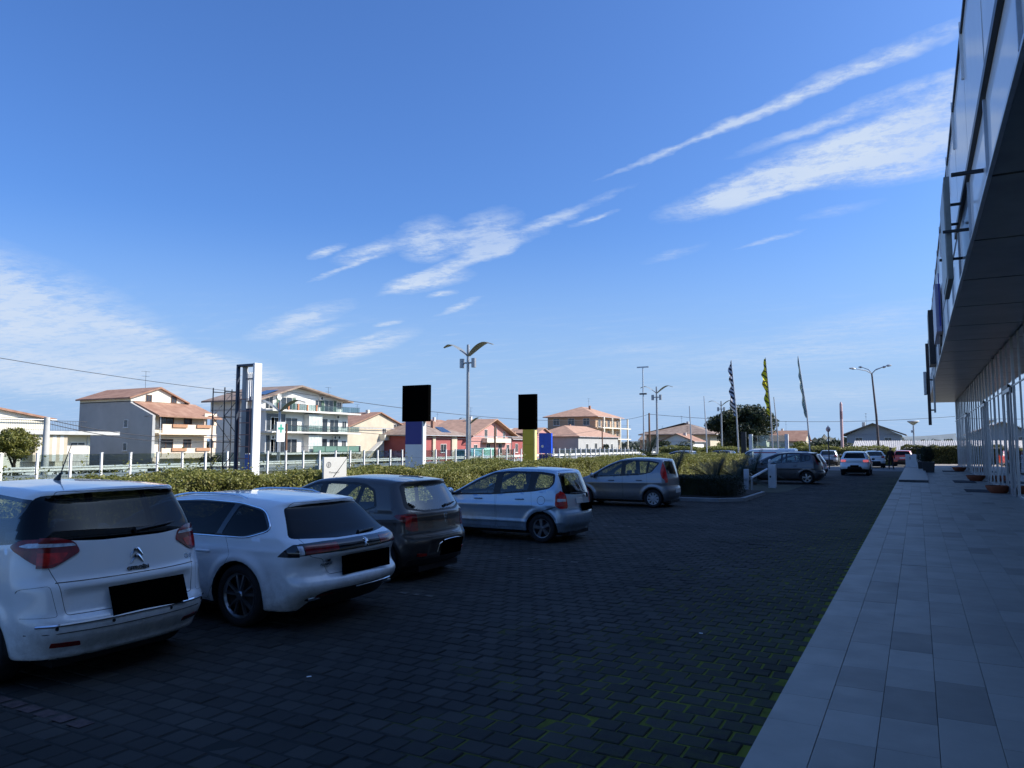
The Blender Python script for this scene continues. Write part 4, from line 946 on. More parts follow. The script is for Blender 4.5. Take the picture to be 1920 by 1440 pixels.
pole('thick concrete utility pole by the round tree on the left', -60, 34.2, -1.7, 4.15, 0.30)
pole('slim dark utility pole in front of the white apartment block', -58, 57.6, -1.7, 4.2, 0.14, M_WOOD)
pole('dark utility pole in front of the tan block', -60, 152, -1.7, 7.6, 0.16, M_WOOD)
pole('brown utility pole left of second gull-wing lamp', -40, 123, -1.5, 7.4, 0.2, M_WOOD)
pole('dark red post in front of the broad gabled red house', -31, 54.3, 0, 3.6, 0.10, M_WOOD)


def wire(label, a, b_, sag, r=0.018):
    a = Vector(a); b_ = Vector(b_); pts = [a.lerp(b_, k / 24) - Vector((0, 0, sag * 4 * (k / 24) * (1 - k / 24))) for k in range(25)]
    w = MB(); w.tube(pts, r, 5); tag(w.build('power_line', M_IRON), label, 'cable', 'overhead cables')


wire('upper overhead cable sagging across houses on the left', (-60, 10, 10.6), (-60, 64, 7.2), 0.9, 0.024)
wire('pale overhead cable from thick concrete pole past the peach house', (-60, 34.2, 4.0), (-58, 57.6, 3.9), 1.3, 0.03)
wire('second pale cable below the first from thick concrete pole', (-60, 34.2, 3.7), (-58, 57.6, 3.6), 1.4, 0.03)
wire('overhead cable between white block and nearest street lamp', (-58, 57.6, 7.6), (-60, 152, 7.4), 1.2, 0.035)
wire('lower cable strung before the red houses', (-58, 57.6, 4.1), (-60, 152, 5.4), 1.8, 0.03)
wire('cable leading right from the tan block pole', (-60, 152, 7.4), (-40, 123, 7.2), 0.5, 0.03)
wire('long cable across the sky behind the flagpoles', (-40, 123, 7.2), (12, 150, 7.4), 1.4, 0.035)

# ------------------------------------------------------------------ sign pylons
M_PYWHITE = mat('pylon_white', (0.72, 0.72, 0.72), 0.4, var=0.05, scale=1.5)
M_PYGREY = mat('pylon_grey', (0.40, 0.41, 0.43), 0.45, 0.2, var=0.08, scale=1.5)
M_PYBLUE = mat('pylon_blue', (0.016, 0.020, 0.20), 0.4, var=0.08, scale=1.5)
M_PYYEL = mat('pylon_yellow', (0.66, 0.46, 0.02), 0.45, var=0.08, scale=1.5)
M_PYBLACK = mat('pylon_black', (0.0015, 0.0015, 0.0015), 1.0, var=0.1, scale=2, spec=0.0)
M_STEELBLUE = mat('pylon_steel', (0.05, 0.065, 0.10), 0.5, 0.4, var=0.2, scale=3)
p = thing('sign_pylon', 'stripped white sign pylon with open steel frame and ladder', 'sign', (-21, 19.1, 0), R(-90))
box(p, 'side_cheek', M_PYWHITE, -0.04, 0.30, 0.38, 0.47, 0, 4.90, bevel=0.01)
box(p, 'frame_post', M_STEELBLUE, 0.18, 0.30, -0.46, -0.38, 0, 4.80, bevel=0.01)
box(p, 'frame_top', M_STEELBLUE, -0.02, 0.30, -0.46, 0.378, 4.802, 4.88, bevel=0.01)
box(p, 'back_sheet', M_PYGREY, -0.02, 0.03, -0.44, -0.20, 0, 4.80)
box(p, 'inner_post', M_STEELBLUE, -0.02, 0.12, 0.26, 0.34, 3.3, 4.80)
box(p, 'back_panel', M_STEELBLUE, -0.02, 0.03, -0.198, 0.376, 1.7, 3.3)
box(p, 'blue_panel', mat('panel_blue', (0.10, 0.20, 0.55), 0.4), -0.02, 0.03, -0.198, 0.376, 0, 1.66)
for q in range(4): b = MB(); b.box(0.0, 0.05, -0.16 + q * 0.10, -0.12 + q * 0.10, 3.6, 4.6); b.build('light_tube', M_PYWHITE, p)
for zz in (3.55, 4.35): b = MB(); b.box(0.01, 0.06, -0.198, 0.258, zz, zz + 0.04); b.build('tube_holder', M_STEELBLUE, p)
M_SCAF = mat('ladder_red', (0.30, 0.16, 0.14), 0.6, 0.2, var=0.2, scale=4)
for yy in (-0.20, 0.34): b = MB(); b.box(0.33, 0.355, yy - 0.012, yy + 0.012, 0, 3.7); b.build('ladder_rail', M_SCAF, p)
for q in range(8): b = MB(); b.box(0.33, 0.355, -0.188, 0.328, 0.66 + q * 0.42, 0.69 + q * 0.42); b.build('rung', M_SCAF, p)
t = thing('scaffold_tower', 'thin dark scaffold tower left of the stripped white sign pylon', 'scaffold', (-22, 18.95, 0))
for (dx, dy) in ((-0.3, -0.42), (-0.3, 0.42), (0.3, -0.42), (0.3, 0.42)): b = MB(); b.tube([(dx, dy, 0), (dx, dy, 4.05)], 0.022, 6); b.build('upright', M_IRON, t)
for q in range(5):
    z0 = 0.3 + q * 0.9
    for dx in (-0.3, 0.3):
        b = MB(); b.tube([(dx, -0.42, z0), (dx, 0.42, z0)], 0.018, 5); b.build('ledger', M_IRON, t)
        if q < 4: b = MB(); b.tube([(dx, -0.42 if q % 2 else 0.42, z0), (dx, 0.42 if q % 2 else -0.42, z0 + 0.9)], 0.014, 5); b.build('brace', M_IRON, t)
p = thing('sign_pylon', 'pale grey and blue sign pylon with blanked black head', 'sign', (-21, 29.3, 0), R(-90))
box(p, 'body', M_PYWHITE, 0.0, 0.22, -0.54, 0.43, 0, 2.02, bevel=0.01); box(p, 'blue_band', M_PYBLUE, -0.002, 0.222, -0.54, 0.43, 2.024, 3.10); box(p, 'head', M_PYBLACK, 0.0, 0.24, -0.74, 0.78, 3.104, 4.84, bevel=0.01)
box(p, 'white_edge', M_PYWHITE, -0.01, 0.235, 0.434, 0.50, 0, 3.10)
for zz in (0.7, 1.4): box(p, 'panel_seam', M_PYGREY, 0.2215, 0.2235, -0.53, 0.42, zz, zz + 0.012)
p = thing('sign_pylon', 'yellow sign pylon with blanked black head', 'sign', (-21, 41.2, 0), R(-90))
box(p, 'body', M_PYYEL, 0.0, 0.24, -0.42, 0.36, 0, 2.94, bevel=0.01); box(p, 'head', M_PYBLACK, 0.0, 0.26, -0.72, 0.50, 2.944, 5.12, bevel=0.01); box(p, 'lit_edge', mat('lit_edge_yellow', (0.85, 0.74, 0.30), 0.4), -0.01, 0.255, 0.364, 0.43, 0, 2.94)  # sunward edge in a paler yellow: sunlight put into the colour
for zz in (1.0, 2.0): box(p, 'panel_seam', mat('seam_ochre', (0.30, 0.20, 0.02), 0.5), 0.2415, 0.2435, -0.41, 0.35, zz, zz + 0.012)
p = thing('sign_pylon', 'low blue sign panel right behind the yellow pylon', 'sign', (-21.2, 43.6, 0), R(-90))
box(p, 'panel', mat('panel_bright_blue', (0.012, 0.08, 0.62), 0.35), -0.1, 0.1, -0.36, 0.52, 1.45, 2.75); box(p, 'lower_panel', M_PYBLUE, -0.1, 0.1, -0.36, 0.52, 0, 1.40)
b = MB(); b.lathe([(0.0, 0.0), (0.09, 0.0), (0.09, 0.01)], n=14); b.v = [(0.102 + q[2], -0.1 + q[0], 1.9 + q[1]) for q in b.v]; b.build('white_dot', M_PYWHITE, p)
s_ = thing('entrance_sign', 'low pale grey sign with round emblem at the hedge behind brown hatchback', 'sign', (-10.36, 11.62, 0), R(-24))
box(s_, 'panel', mat('sign_pale', (0.72, 0.72, 0.68), 0.55, var=0.04, scale=2), -0.04, 0.04, -0.245, 0.245, 0, 1.75, bevel=0.006)
M_PRINT = mat('print_grey', (0.26, 0.27, 0.27), 0.6)
b = MB(); n = 28
for k in range(n):
    a0, a1 = 2 * math.pi * k / n, 2 * math.pi * (k + 1) / n
    for r0, r1 in ((0.036, 0.051),): b.add([(0.0425, -0.14 + r0 * math.cos(a0), 1.60 + r0 * 1.2 * math.sin(a0)), (0.0425, -0.14 + r1 * math.cos(a0), 1.60 + r1 * 1.2 * math.sin(a0)), (0.0425, -0.14 + r1 * math.cos(a1), 1.60 + r1 * 1.2 * math.sin(a1)), (0.0425, -0.14 + r0 * math.cos(a1), 1.60 + r0 * 1.2 * math.sin(a1))], [(0, 1, 2, 3)])
b.build('emblem_ring', M_PRINT, s_, fix=False)
b = MB(); b.add([(0.0425, -0.163, 1.61), (0.0425, -0.14, 1.55), (0.0425, -0.117, 1.61), (0.0425, -0.131, 1.61), (0.0425, -0.131, 1.645), (0.0425, -0.149, 1.645), (0.0425, -0.149, 1.61)], [(0, 1, 2, 3, 4, 5, 6)]); b.build('emblem_arrow', M_PRINT, s_, fix=False)
text('lettering', 'Passeggeri', 0.052, mat('print_pale', (0.44, 0.44, 0.42), 0.6), s_, (0.0425, -0.02, 1.45), (R(90), 0, R(90)), 0.0008)
# roadside cross sign in front of the apartment block
s_ = thing('pharmacy_sign', 'small white sign with green cross on a thin pole before the white block', 'sign', (-37, 36.0, -1.4))
b = MB(); b.tube([(0, 0, 0), (0, 0, 4.6)], 0.05, 8); b.build('pole', M_GALV, s_); box(s_, 'panel', M_PYWHITE, 0.05, 0.10, -0.2, 0.5, 3.6, 4.9)
mg = mat('cross_green', (0.03, 0.30, 0.20), 0.5)
b = MB(); b.box(0.101, 0.11, 0.08, 0.22, 4.2, 4.75); b.box(0.1015, 0.1105, -0.1, 0.4, 4.4, 4.55); b.build('cross', mg, s_)
# green van-like kiosk before the red house
s_ = thing('kiosk', 'pale green roadside kiosk in front of broad gabled red house', 'kiosk', (-62, 103, -1.7))
box(s_, 'body', mat('kiosk_green', (0.32, 0.58, 0.48), 0.6), -1.4, 1.4, -0.2, 2.9, 0, 3.2, bevel=0.04); box(s_, 'front', mat('kiosk_teal', (0.20, 0.42, 0.40), 0.5), -1.3, 1.38, -4.2, -0.21, 0.4, 3.0, bevel=0.04)
box(s_, 'window', M_DARKWIN, 1.385, 1.40, -3.9, -0.6, 1.3, 2.0)

# ------------------------------------------------------------------ vegetation
L_HEDGE = leaf_mat('leaf_hedge', (0.11, 0.125, 0.026), (0.255, 0.26, 0.06), (0.38, 0.32, 0.10))
L_DARK = leaf_mat('leaf_dark', (0.008, 0.016, 0.007), (0.024, 0.038, 0.014))
L_PINE = leaf_mat('leaf_pine', (0.012, 0.022, 0.008), (0.045, 0.062, 0.022))
L_OLIVE = leaf_mat('leaf_olive', (0.06, 0.075, 0.012), (0.20, 0.20, 0.035), (0.26, 0.22, 0.05))
L_GREY = leaf_mat('leaf_grey', (0.05, 0.06, 0.035), (0.12, 0.13, 0.085))
L_CYCAD = leaf_mat('leaf_cycad', (0.010, 0.020, 0.009), (0.028, 0.046, 0.018), trans=0.15)
M_BARK = mat('bark', (0.075, 0.055, 0.04), 0.95, var=0.3, scale=6, bump=0.6, bscale=25)
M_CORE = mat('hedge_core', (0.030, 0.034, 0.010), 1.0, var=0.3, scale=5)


def leaves(P, Nrm, size, rg, asp=0.55, jit=0.7):
    """one folded leaf quad for each point; Nrm gives the mean facing"""
    n = len(P); d = Nrm + rg.normal(0, jit, (n, 3)); d /= np.linalg.norm(d, axis=1, keepdims=True)
    t = np.cross(d, rg.normal(0, 1, (n, 3))); t /= np.maximum(np.linalg.norm(t, axis=1, keepdims=True), 1e-6)
    b = np.cross(d, t); s = (size * rg.uniform(0.6, 1.35, n))[:, None]
    v = np.empty((n, 4, 3)); v[:, 0] = P - t * s; v[:, 1] = P - b * s * asp; v[:, 2] = P + t * s; v[:, 3] = P + b * s * asp
    return v.reshape(-1, 3)


def leaf_object(name, V, m, parent=None):
    n = len(V) // 4; me = bpy.data.meshes.new(name)
    me.vertices.add(len(V)); me.vertices.foreach_set('co', V.astype(np.float32).ravel())
    me.loops.add(n * 4); me.loops.foreach_set('vertex_index', np.arange(n * 4, dtype=np.int32))
    me.polygons.add(n); me.polygons.foreach_set('loop_start', np.arange(0, n * 4, 4, dtype=np.int32)); me.polygons.foreach_set('loop_total', np.full(n, 4, dtype=np.int32))
    me.update(); me.validate(); me.materials.append(m)
    return link(name, me, parent)


def fnoise(x, y, seed, sc):
    r = np.random.default_rng(seed); x = np.asarray(x, float); y = np.asarray(y, float); o = np.zeros_like(x)
    for k in range(5):
        a = r.uniform(0, 6.28, 3); f = sc * 1.9 ** k; th = r.uniform(0, 3.14)
        o += np.sin((x * math.cos(th) + y * math.sin(th)) * f + a[0]) * np.sin((x * -math.sin(th) + y * math.cos(th)) * f * 0.8 + a[1]) / 1.55 ** k
    return o


def hedge(name, label, x0, x1, y0, y1, h, dens, size, m, seed, wild=0.18, shoots=0.0, front='xy', hb=0.0):
    """a hedge: dark core and leaves spread over sides and top, ragged outline"""
    rg = np.random.default_rng(seed); t = thing(name, label, 'hedge', ((x0 + x1) / 2, (y0 + y1) / 2, 0)); cx, cy = (x0 + x1) / 2, (y0 + y1) / 2
    A = []; N_ = []
    def put(n, fx, fy, fz, nr):
        p = np.stack([fx, fy, fz], 1); A.append(p); N_.append(np.tile(np.array(nr, float), (n, 1)))
    n = int((x1 - x0) * (y1 - y0) * dens); fx = rg.uniform(x0, x1, n); fy = rg.uniform(y0, y1, n)
    top = h + wild * fnoise(fx, fy, seed, 1.1) + 0.4 * wild * fnoise(fx, fy, seed + 1, 4.5)
    put(n, fx, fy, top - np.abs(rg.normal(0, 0.07, n)), (0.1, 0, 1))
    for (xx, s_) in ((x1, 1), (x0, -1)):
        if s_ < 0 and 'b' not in front: continue
        n = int((y1 - y0) * h * dens); fy = rg.uniform(y0, y1, n); q = rg.uniform(0, 1, n); loc = h + wild * fnoise(np.full(n, xx), fy, seed, 1.1)
        fz = q * loc; put(n, xx + s_ * (0.10 * fnoise(fy, fz, seed + 2, 2.2) - np.abs(rg.normal(0, 0.09, n)) - 0.12 * q ** 3), fy, fz, (s_, 0, 0.45))
    for (yy, s_) in ((y0, -1), (y1, 1)):
        if s_ > 0 and 'b' not in front: continue
        n = int((x1 - x0) * h * dens); fx = rg.uniform(x0, x1, n); q = rg.uniform(0, 1, n); loc = h + wild * fnoise(fx, np.full(n, yy), seed, 1.1); fz = q * loc
        put(n, fx, yy + s_ * (0.10 * fnoise(fx, fz, seed + 3, 2.2) - np.abs(rg.normal(0, 0.09, n))), fz, (0, s_, 0.45))
    if shoots:
        ns = int((y1 - y0) * (x1 - x0) * shoots); sx = rg.uniform(x0 + 0.1, x1, ns); sy = rg.uniform(y0, y1, ns); sh = rg.uniform(0.12, 0.42, ns); lean = rg.normal(0, 0.25, (ns, 2))
        base = h + wild * fnoise(sx, sy, seed, 1.1)
        for k in range(ns):
            q = np.linspace(0, 1, 9); p = np.stack([sx[k] + lean[k, 0] * q * sh[k], sy[k] + lean[k, 1] * q * sh[k], base[k] - 0.05 + q * sh[k]], 1) + rg.normal(0, 0.02, (9, 3))
            A.append(p); N_.append(rg.normal(0, 1, (9, 3)))
    P = np.concatenate(A) - np.array([cx, cy, 0]); Nn = np.concatenate(N_)
    leaf_object('foliage', leaves(P, Nn, size, rg), m, t)
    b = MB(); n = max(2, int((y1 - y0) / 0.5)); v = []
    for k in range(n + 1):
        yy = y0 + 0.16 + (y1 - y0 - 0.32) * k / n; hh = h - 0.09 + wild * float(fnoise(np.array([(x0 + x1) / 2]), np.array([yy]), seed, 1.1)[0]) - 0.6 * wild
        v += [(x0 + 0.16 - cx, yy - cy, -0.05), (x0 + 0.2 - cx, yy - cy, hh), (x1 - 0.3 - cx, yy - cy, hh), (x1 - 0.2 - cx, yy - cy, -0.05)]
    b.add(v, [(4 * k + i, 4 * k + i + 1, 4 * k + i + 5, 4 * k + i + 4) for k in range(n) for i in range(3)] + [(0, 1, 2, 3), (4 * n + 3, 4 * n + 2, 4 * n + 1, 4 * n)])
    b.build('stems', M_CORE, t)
    return t


# planted verge under the hedge with a kerb
M_KERB = mat('kerb_stone', (0.32, 0.32, 0.31), 0.9, var=0.15, scale=3, bump=0.2)
b = MB(); b.box(-20.0, -10.25, -6, 48, -0.1, 0.09); struct(b.build('verge', mat('verge_soil', (0.075, 0.07, 0.03), 1.0, var=0.4, scale=1.5, bump=0.5)))
b = MB()
y = -6.0
kp = MB(); kp.box(-0.07, 0.07, -0.49, 0.49, -0.1, 0.13); km = kp.mesh('kerb_stone', M_KERB)
kr = struct(MB().box(-10.24, -10.12, -6, 26.5, -0.1, 0.10).build('kerb', M_KERB))
for k in range(32): o = link('kerb_stone', km, kr); o.location = (-10.18, -5.4 + k * 1.0, random.uniform(-0.004, 0.004))
hedge('hedge', 'long ragged yellow-green hedge behind the parked cars', -12.6, -10.5, -1.0, 31.5, 1.40, 2300, 0.025, L_HEDGE, 21, wild=0.10, shoots=5.0)
hedge('hedge', 'lower unkempt hedge strip leading from parked cars to the flagpoles', -14.5, -10.8, 31.6, 56.6, 1.25, 700, 0.04, L_HEDGE, 23, wild=0.14, shoots=2.0)
hedge('hedge', 'tall sunlit hedge closing the far end of the lot, left part', -26, -1.9, 82.0, 84.6, 1.70, 150, 0.085, L_HEDGE, 25, wild=0.16)
hedge('hedge', 'taller dense hedge at the far end by the showroom corner', -1.6, 16, 88.6, 91.2, 1.85, 190, 0.085, leaf_mat('leaf_hedge_far', (0.035, 0.048, 0.012), (0.13, 0.13, 0.03), (0.22, 0.18, 0.045)), 27, wild=0.18)
# clipped dark hedge on the island
isl = MB(); isl.prism([(-10.1, 26.6), (-6.2, 26.6), (-5.45, 27.4), (-5.45, 31.4), (-6.2, 32.2), (-10.1, 32.2)], 'z', -0.05, 0.13); struct(isl.build('island_kerb', M_KERB, bevel=0.02))
isl = MB(); isl.prism([(-10.0, 26.75), (-6.25, 26.75), (-5.6, 27.45), (-5.6, 31.35), (-6.25, 32.05), (-10.0, 32.05)], 'z', 0.131, 0.16); struct(isl.build('island_bed', M_SOIL))
hedge('hedge', 'clipped dark box hedge on the kerbed island right of grey hatchback', -9.6, -5.8, 27.2, 29.0, 0.86, 1300, 0.026, L_DARK, 31, wild=0.012)


def cycad(label, x, y, z, n, ln, seed, trunk=0.3, m=L_CYCAD, nm='cycad'):
    rg = np.random.default_rng(seed); t = thing(nm, label, 'palm' if nm == 'palm' else 'cycad', (x, y, z))
    b = MB(); b.tube([(0, 0, -0.05), (0, 0, trunk)], [0.16, 0.13], 10); b.build('trunk', M_BARK, t)
    for k in range(n):
        a = 2 * math.pi * (k * 0.381966 % 1); el = R(15 + 62 * ((k * 0.618) % 1)); L = ln * rg.uniform(0.8, 1.1); V = []; F_ = []
        d = Vector((math.cos(a), math.sin(a), 0)); pts = []
        for i in range(11):
            q = i / 10; r_ = L * q; drop = 0.42 * L * q * q * math.cos(el)
            pts.append(Vector((0, 0, trunk)) + d * (r_ * math.cos(el)) + Vector((0, 0, r_ * math.sin(el) - drop * 1.0)))
        mb = MB(); mb.tube(pts, [0.014 * (1 - 0.8 * i / 10) for i in range(11)], 4, False)
        side = d.cross(Vector((0, 0, 1)))
        for i in range(1, 22):
            q = i / 22; f = q * 10; i0 = min(int(f), 9); p = pts[i0].lerp(pts[i0 + 1], f - i0); dr = (pts[i0 + 1] - pts[i0]).normalized()
            l = ln * 0.26 * math.sin(math.pi * min(0.98, q * 0.9 + 0.1)) ** 0.7
            for s_ in (1, -1):
                tip = p + (side * s_ * 0.85 + dr * 0.5 + Vector((0, 0, 0.28))) * l; w = dr * 0.011
                mb.add([p - w, p + w, tip], [(0, 1, 2)])
        mb.build('frond', m, t, fix=False)
    return t


cycad('spiky dark cycad behind the clipped box hedge, left one', -8.9, 30.4, 0.15, 30, 1.6, 1, 0.35)
cycad('spiky dark cycad behind the clipped box hedge, middle one', -7.3, 30.9, 0.15, 30, 1.5, 2, 0.30)
cycad('spiky dark cycad right of the clipped box hedge', -7.0, 34.0, 0.0, 28, 1.5, 3, 0.35)
cycad('spiky dark cycad beside the white barrier post', -7.3, 39.0, 0.0, 28, 1.5, 4, 0.5)
cycad('small spreading palm rising above the hedge behind grey hatchback', -12.6, 38.6, 0.0, 26, 1.5, 5, 1.35, leaf_mat('leaf_palm', (0.012, 0.024, 0.008), (0.04, 0.06, 0.018)), 'palm')


def tree(nm, label, loc, crown, n, size, m, seed, th=1.0, tr=0.2, lobes=14, ncl=None, flat=1.0, cat='tree', branches=6):
    """tapered trunk with limbs; leaves in clumps over an uneven crown with gaps"""
    rg = np.random.default_rng(seed); t = thing(nm, label, cat, loc)
    rx, ry, rz, cz = crown
    b = MB(); b.tube([(0, 0, -0.1), (0.05 * rx * rg.normal(), 0.05, th * 0.6), (0, 0, th)], [tr, tr * 0.8, tr * 0.65], 10)
    tr_o = b.build('trunk', M_BARK, t, smooth=True)
    C = []
    for k in range(lobes):
        v = rg.normal(0, 1, 3); v /= np.linalg.norm(v); v[2] = v[2] * 0.9 + 0.12; q = rg.uniform(0.45, 0.82)
        C.append((v * q * np.array([rx, ry, rz]) + np.array([0, 0, cz]), rg.uniform(0.26, 0.46)))
    for k in range(branches):
        c = C[k % len(C)][0]; bb = MB(); bb.tube([(0, 0, th * 0.75), (c[0] * 0.4, c[1] * 0.4, th + (c[2] - th) * 0.5), tuple(c)], [tr * 0.5, tr * 0.3, tr * 0.08], 6); bb.build('limb', M_BARK, tr_o, smooth=True)
    P = []; Nn = []
    for c, r_ in C:
        k = int(n / lobes); v = rg.normal(0, 1, (k, 3)); v /= np.linalg.norm(v, axis=1, keepdims=True)
        rad = r_ * rg.uniform(0.55, 1.05, k) ** 0.6 * (1 + 0.22 * np.sin(v[:, 0] * 7 + c[0]) * np.sin(v[:, 2] * 6 + c[1]))
        P.append(c + v * rad[:, None] * np.array([rx, ry, rz * flat])); Nn.append(v)
    P = np.concatenate(P); P[:, 2] = np.maximum(P[:, 2], 0.1)
    leaf_object('crown', leaves(P, np.concatenate(Nn), size, rg, 0.6, 0.8), m, t)
    return t


tree('pine_tree', 'broad dark pine with rounded crown behind third gull-wing lamp', (-23.3, 115.5, 0), (5.0, 4.6, 3.3, 4.6), 26000, 0.15, L_PINE, 41, th=2.6, tr=0.35, lobes=24)
tree('round_tree', 'rounded yellow-green citrus tree at the far left behind the fence', (-50, 26.6, -1.5), (1.5, 1.45, 1.12, 3.55), 14000, 0.06, L_OLIVE, 43, th=2.6, tr=0.12, lobes=20, flat=1.0)
# shrubs seen through the fence and at the houses
bs = [('grey-green shrub through the fence panes below the round tree', -40, 18.6, -1.0, 1.7, 1.3, L_GREY), ('grey shrub through fence panes left of the concrete pole', -41, 22.0, -1.0, 1.6, 1.3, L_GREY),
      ('dark shrub through fence panes right of the concrete pole', -42, 26.5, -1.0, 2.2, 1.5, L_DARK), ('dull green shrub through the panes before the grey wall', -46, 33.5, -1.5, 2.0, 1.5, L_GREY),
      ('dark shrub in front of the peach balconies', -75, 62.5, -1.7, 1.6, 2.3, L_PINE), ('low bush beside the peach house wall', -78, 55.8, -1.7, 2.0, 1.6, L_GREY),
      ('dark bushy shrub right of the white apartment block', -70, 82.5, -1.7, 3.0, 2.0, L_PINE), ('second dark shrub beside the beige house', -72, 91.5, -1.7, 3.2, 1.9, L_GREY),
      ('wild olive bush at the foot of the nearest street lamp', -19.5, 31.2, 0, 1.3, 0.95, L_HEDGE), ('darker wild bush left of nearest street lamp', -19.0, 32.6, 0, 1.0, 1.0, L_PINE),
      ('small bush under the grey and blue pylon', -18.2, 27.4, 0, 1.0, 0.7, L_HEDGE), ('dark bush behind grey hatchback by the palm', -13.6, 35.6, 0, 0.9, 0.9, L_DARK),
      ('bush left of the grey barn house', -9.5, 152, 0, 3.2, 2.2, L_GREY), ('bush right of the grey barn house', -1.0, 154, 0, 3.6, 1.8, L_GREY), ('round bush in front of the grey barn house', -6.6, 150, 0, 3.4, 2.3, L_OLIVE),
      ('dark tree clump beyond the pale boundary wall', -13.6, 140, 0, 2.6, 2.4, L_PINE), ('tree clump near the distant red roofed house', -19.0, 150, 0, 3.0, 2.0, L_OLIVE), ('tree clump behind the pale boundary wall on the left', -44, 150, 0, 4.0, 2.4, L_PINE),
      ('bush at the foot of brown roofed villa', -34, 150, 0, 3.0, 2.0, L_OLIVE), ('dark garden tree before the low pink-roofed house', -66, 168, -1.7, 3.0, 3.2, L_PINE), ('garden bush before the tan block', -60, 190, -1.7, 3.4, 2.6, L_GREY)]
for k, (lb, x, y, z, r_, hh, m) in enumerate(bs):
    far = y > 100
    tree('bush', lb, (x, y, z), (r_, r_, hh * 0.62, hh * 0.62), 2600 if not far else 1500, 0.075 if not far else 0.2, m, 60 + k, th=hh * 0.5, tr=0.05, lobes=9, cat='bush', branches=3)
# distant wood along the foot of the hills: reads as one mass
rg = np.random.default_rng(77); P = []
for k in range(420):
    a = R(-12 + 82 * rg.uniform()); d = rg.uniform(300, 900); c = np.array([-d * math.sin(a), d * math.cos(a), 0]); r_ = rg.uniform(3, 6)
    v = rg.normal(0, 1, (46, 3)); v /= np.linalg.norm(v, axis=1, keepdims=True); P.append(c + v * np.array([r_, r_, r_ * 0.55]) + np.array([0, 0, r_ * 0.45 - 1]))
stuff(leaf_object('distant_trees', leaves(np.concatenate(P), rg.normal(0, 1, (420 * 46, 3)), 1.3, rg, 0.8), leaf_mat('leaf_distant', (0.05, 0.062, 0.05), (0.10, 0.115, 0.085))))
# planters with conifers by the showroom
for (x, y, s_, lb) in ((0.62, 59.2, 0.78, 'black square planter with bushy conifer, nearer of the two'), (0.30, 63.6, 0.70, 'black square planter with conifer, half hidden behind the other')):
    t = thing('planter', lb, 'planter', (x, y, 0.124), group='square planters')
    b = MB(); b.prism([(-s_ * 0.42, 0), (s_ * 0.42, 0), (s_ * 0.5, s_ * 0.9), (-s_ * 0.5, s_ * 0.9)], 'y', -s_ / 2, s_ / 2); b.build('pot', M_FRAME, t, bevel=0.02)
    rg = np.random.default_rng(int(x * 100)); v = rg.normal(0, 1, (2600, 3)); v /= np.linalg.norm(v, axis=1, keepdims=True)
    P = v * np.array([0.42, 0.42, 0.62]) * rg.uniform(0.6, 1.05, 2600)[:, None] * (1 + 0.2 * np.sin(7 * v[:, :1])) + np.array([0, 0, s_ * 0.9 + 0.5])
    leaf_object('conifer', leaves(P, v, 0.05, rg, 0.3), L_DARK, t)

# ------------------------------------------------------------------ cars
M_BLACK = mat('black_trim', (0.012, 0.012, 0.013), 0.45, var=0.2, scale=20)
M_GLOSSBLACK = mat('gloss_black', (0.008, 0.008, 0.010), 0.12, var=0.2, scale=8, coat=0.6)
M_RUBBER = mat('tyre_rubber', (0.014, 0.014, 0.015), 0.85, var=0.25, scale=14, bump=0.2, bscale=60)
M_ALLOY = mat('wheel_alloy', (0.42, 0.43, 0.45), 0.28, 0.9, var=0.1, scale=10)
M_ALLOYDARK = mat('wheel_alloy_dark', (0.03, 0.03, 0.035), 0.3, 0.6, var=0.2, scale=10)
M_CHROME = mat('chrome', (0.75, 0.76, 0.78), 0.08, 1.0, var=0.05, scale=8)
M_CABIN = mat('cabin_trim', (0.020, 0.020, 0.022), 0.8, var=0.25, scale=9, bump=0.2)
M_SEAT = mat('seat_cloth', (0.030, 0.030, 0.034), 0.9, var=0.3, scale=18, bump=0.3)
M_LAMPRED = mat('lamp_red', (0.55, 0.018, 0.016), 0.15, var=0.45, scale=16, coat=0.5)
M_LAMPDARK = mat('lamp_dark_red', (0.20, 0.010, 0.012), 0.15, var=0.5, scale=14, coat=0.5)
M_LAMPCLEAR = mat('lamp_clear', (0.55, 0.56, 0.60), 0.15, 0.2, var=0.35, scale=30, coat=1.0)
M_PLATE = mat('plate_black', (0.0015, 0.0015, 0.0015), 1.0, var=0.2, scale=5, spec=0.0)
M_PLATEW = mat('plate_white', (0.70, 0.71, 0.70), 0.4, var=0.08, scale=8)
G_CLEAR = glass_mat('car_glass', (0.70, 0.77, 0.75), ior=1.5, boost=1.2)
G_DARK = glass_mat('car_glass_privacy', (0.035, 0.04, 0.045), ior=1.45, boost=0.5)
G_REAR = glass_mat('car_glass_rear', (0.58, 0.66, 0.63), ior=1.5, boost=1.3)
SHARE = {}


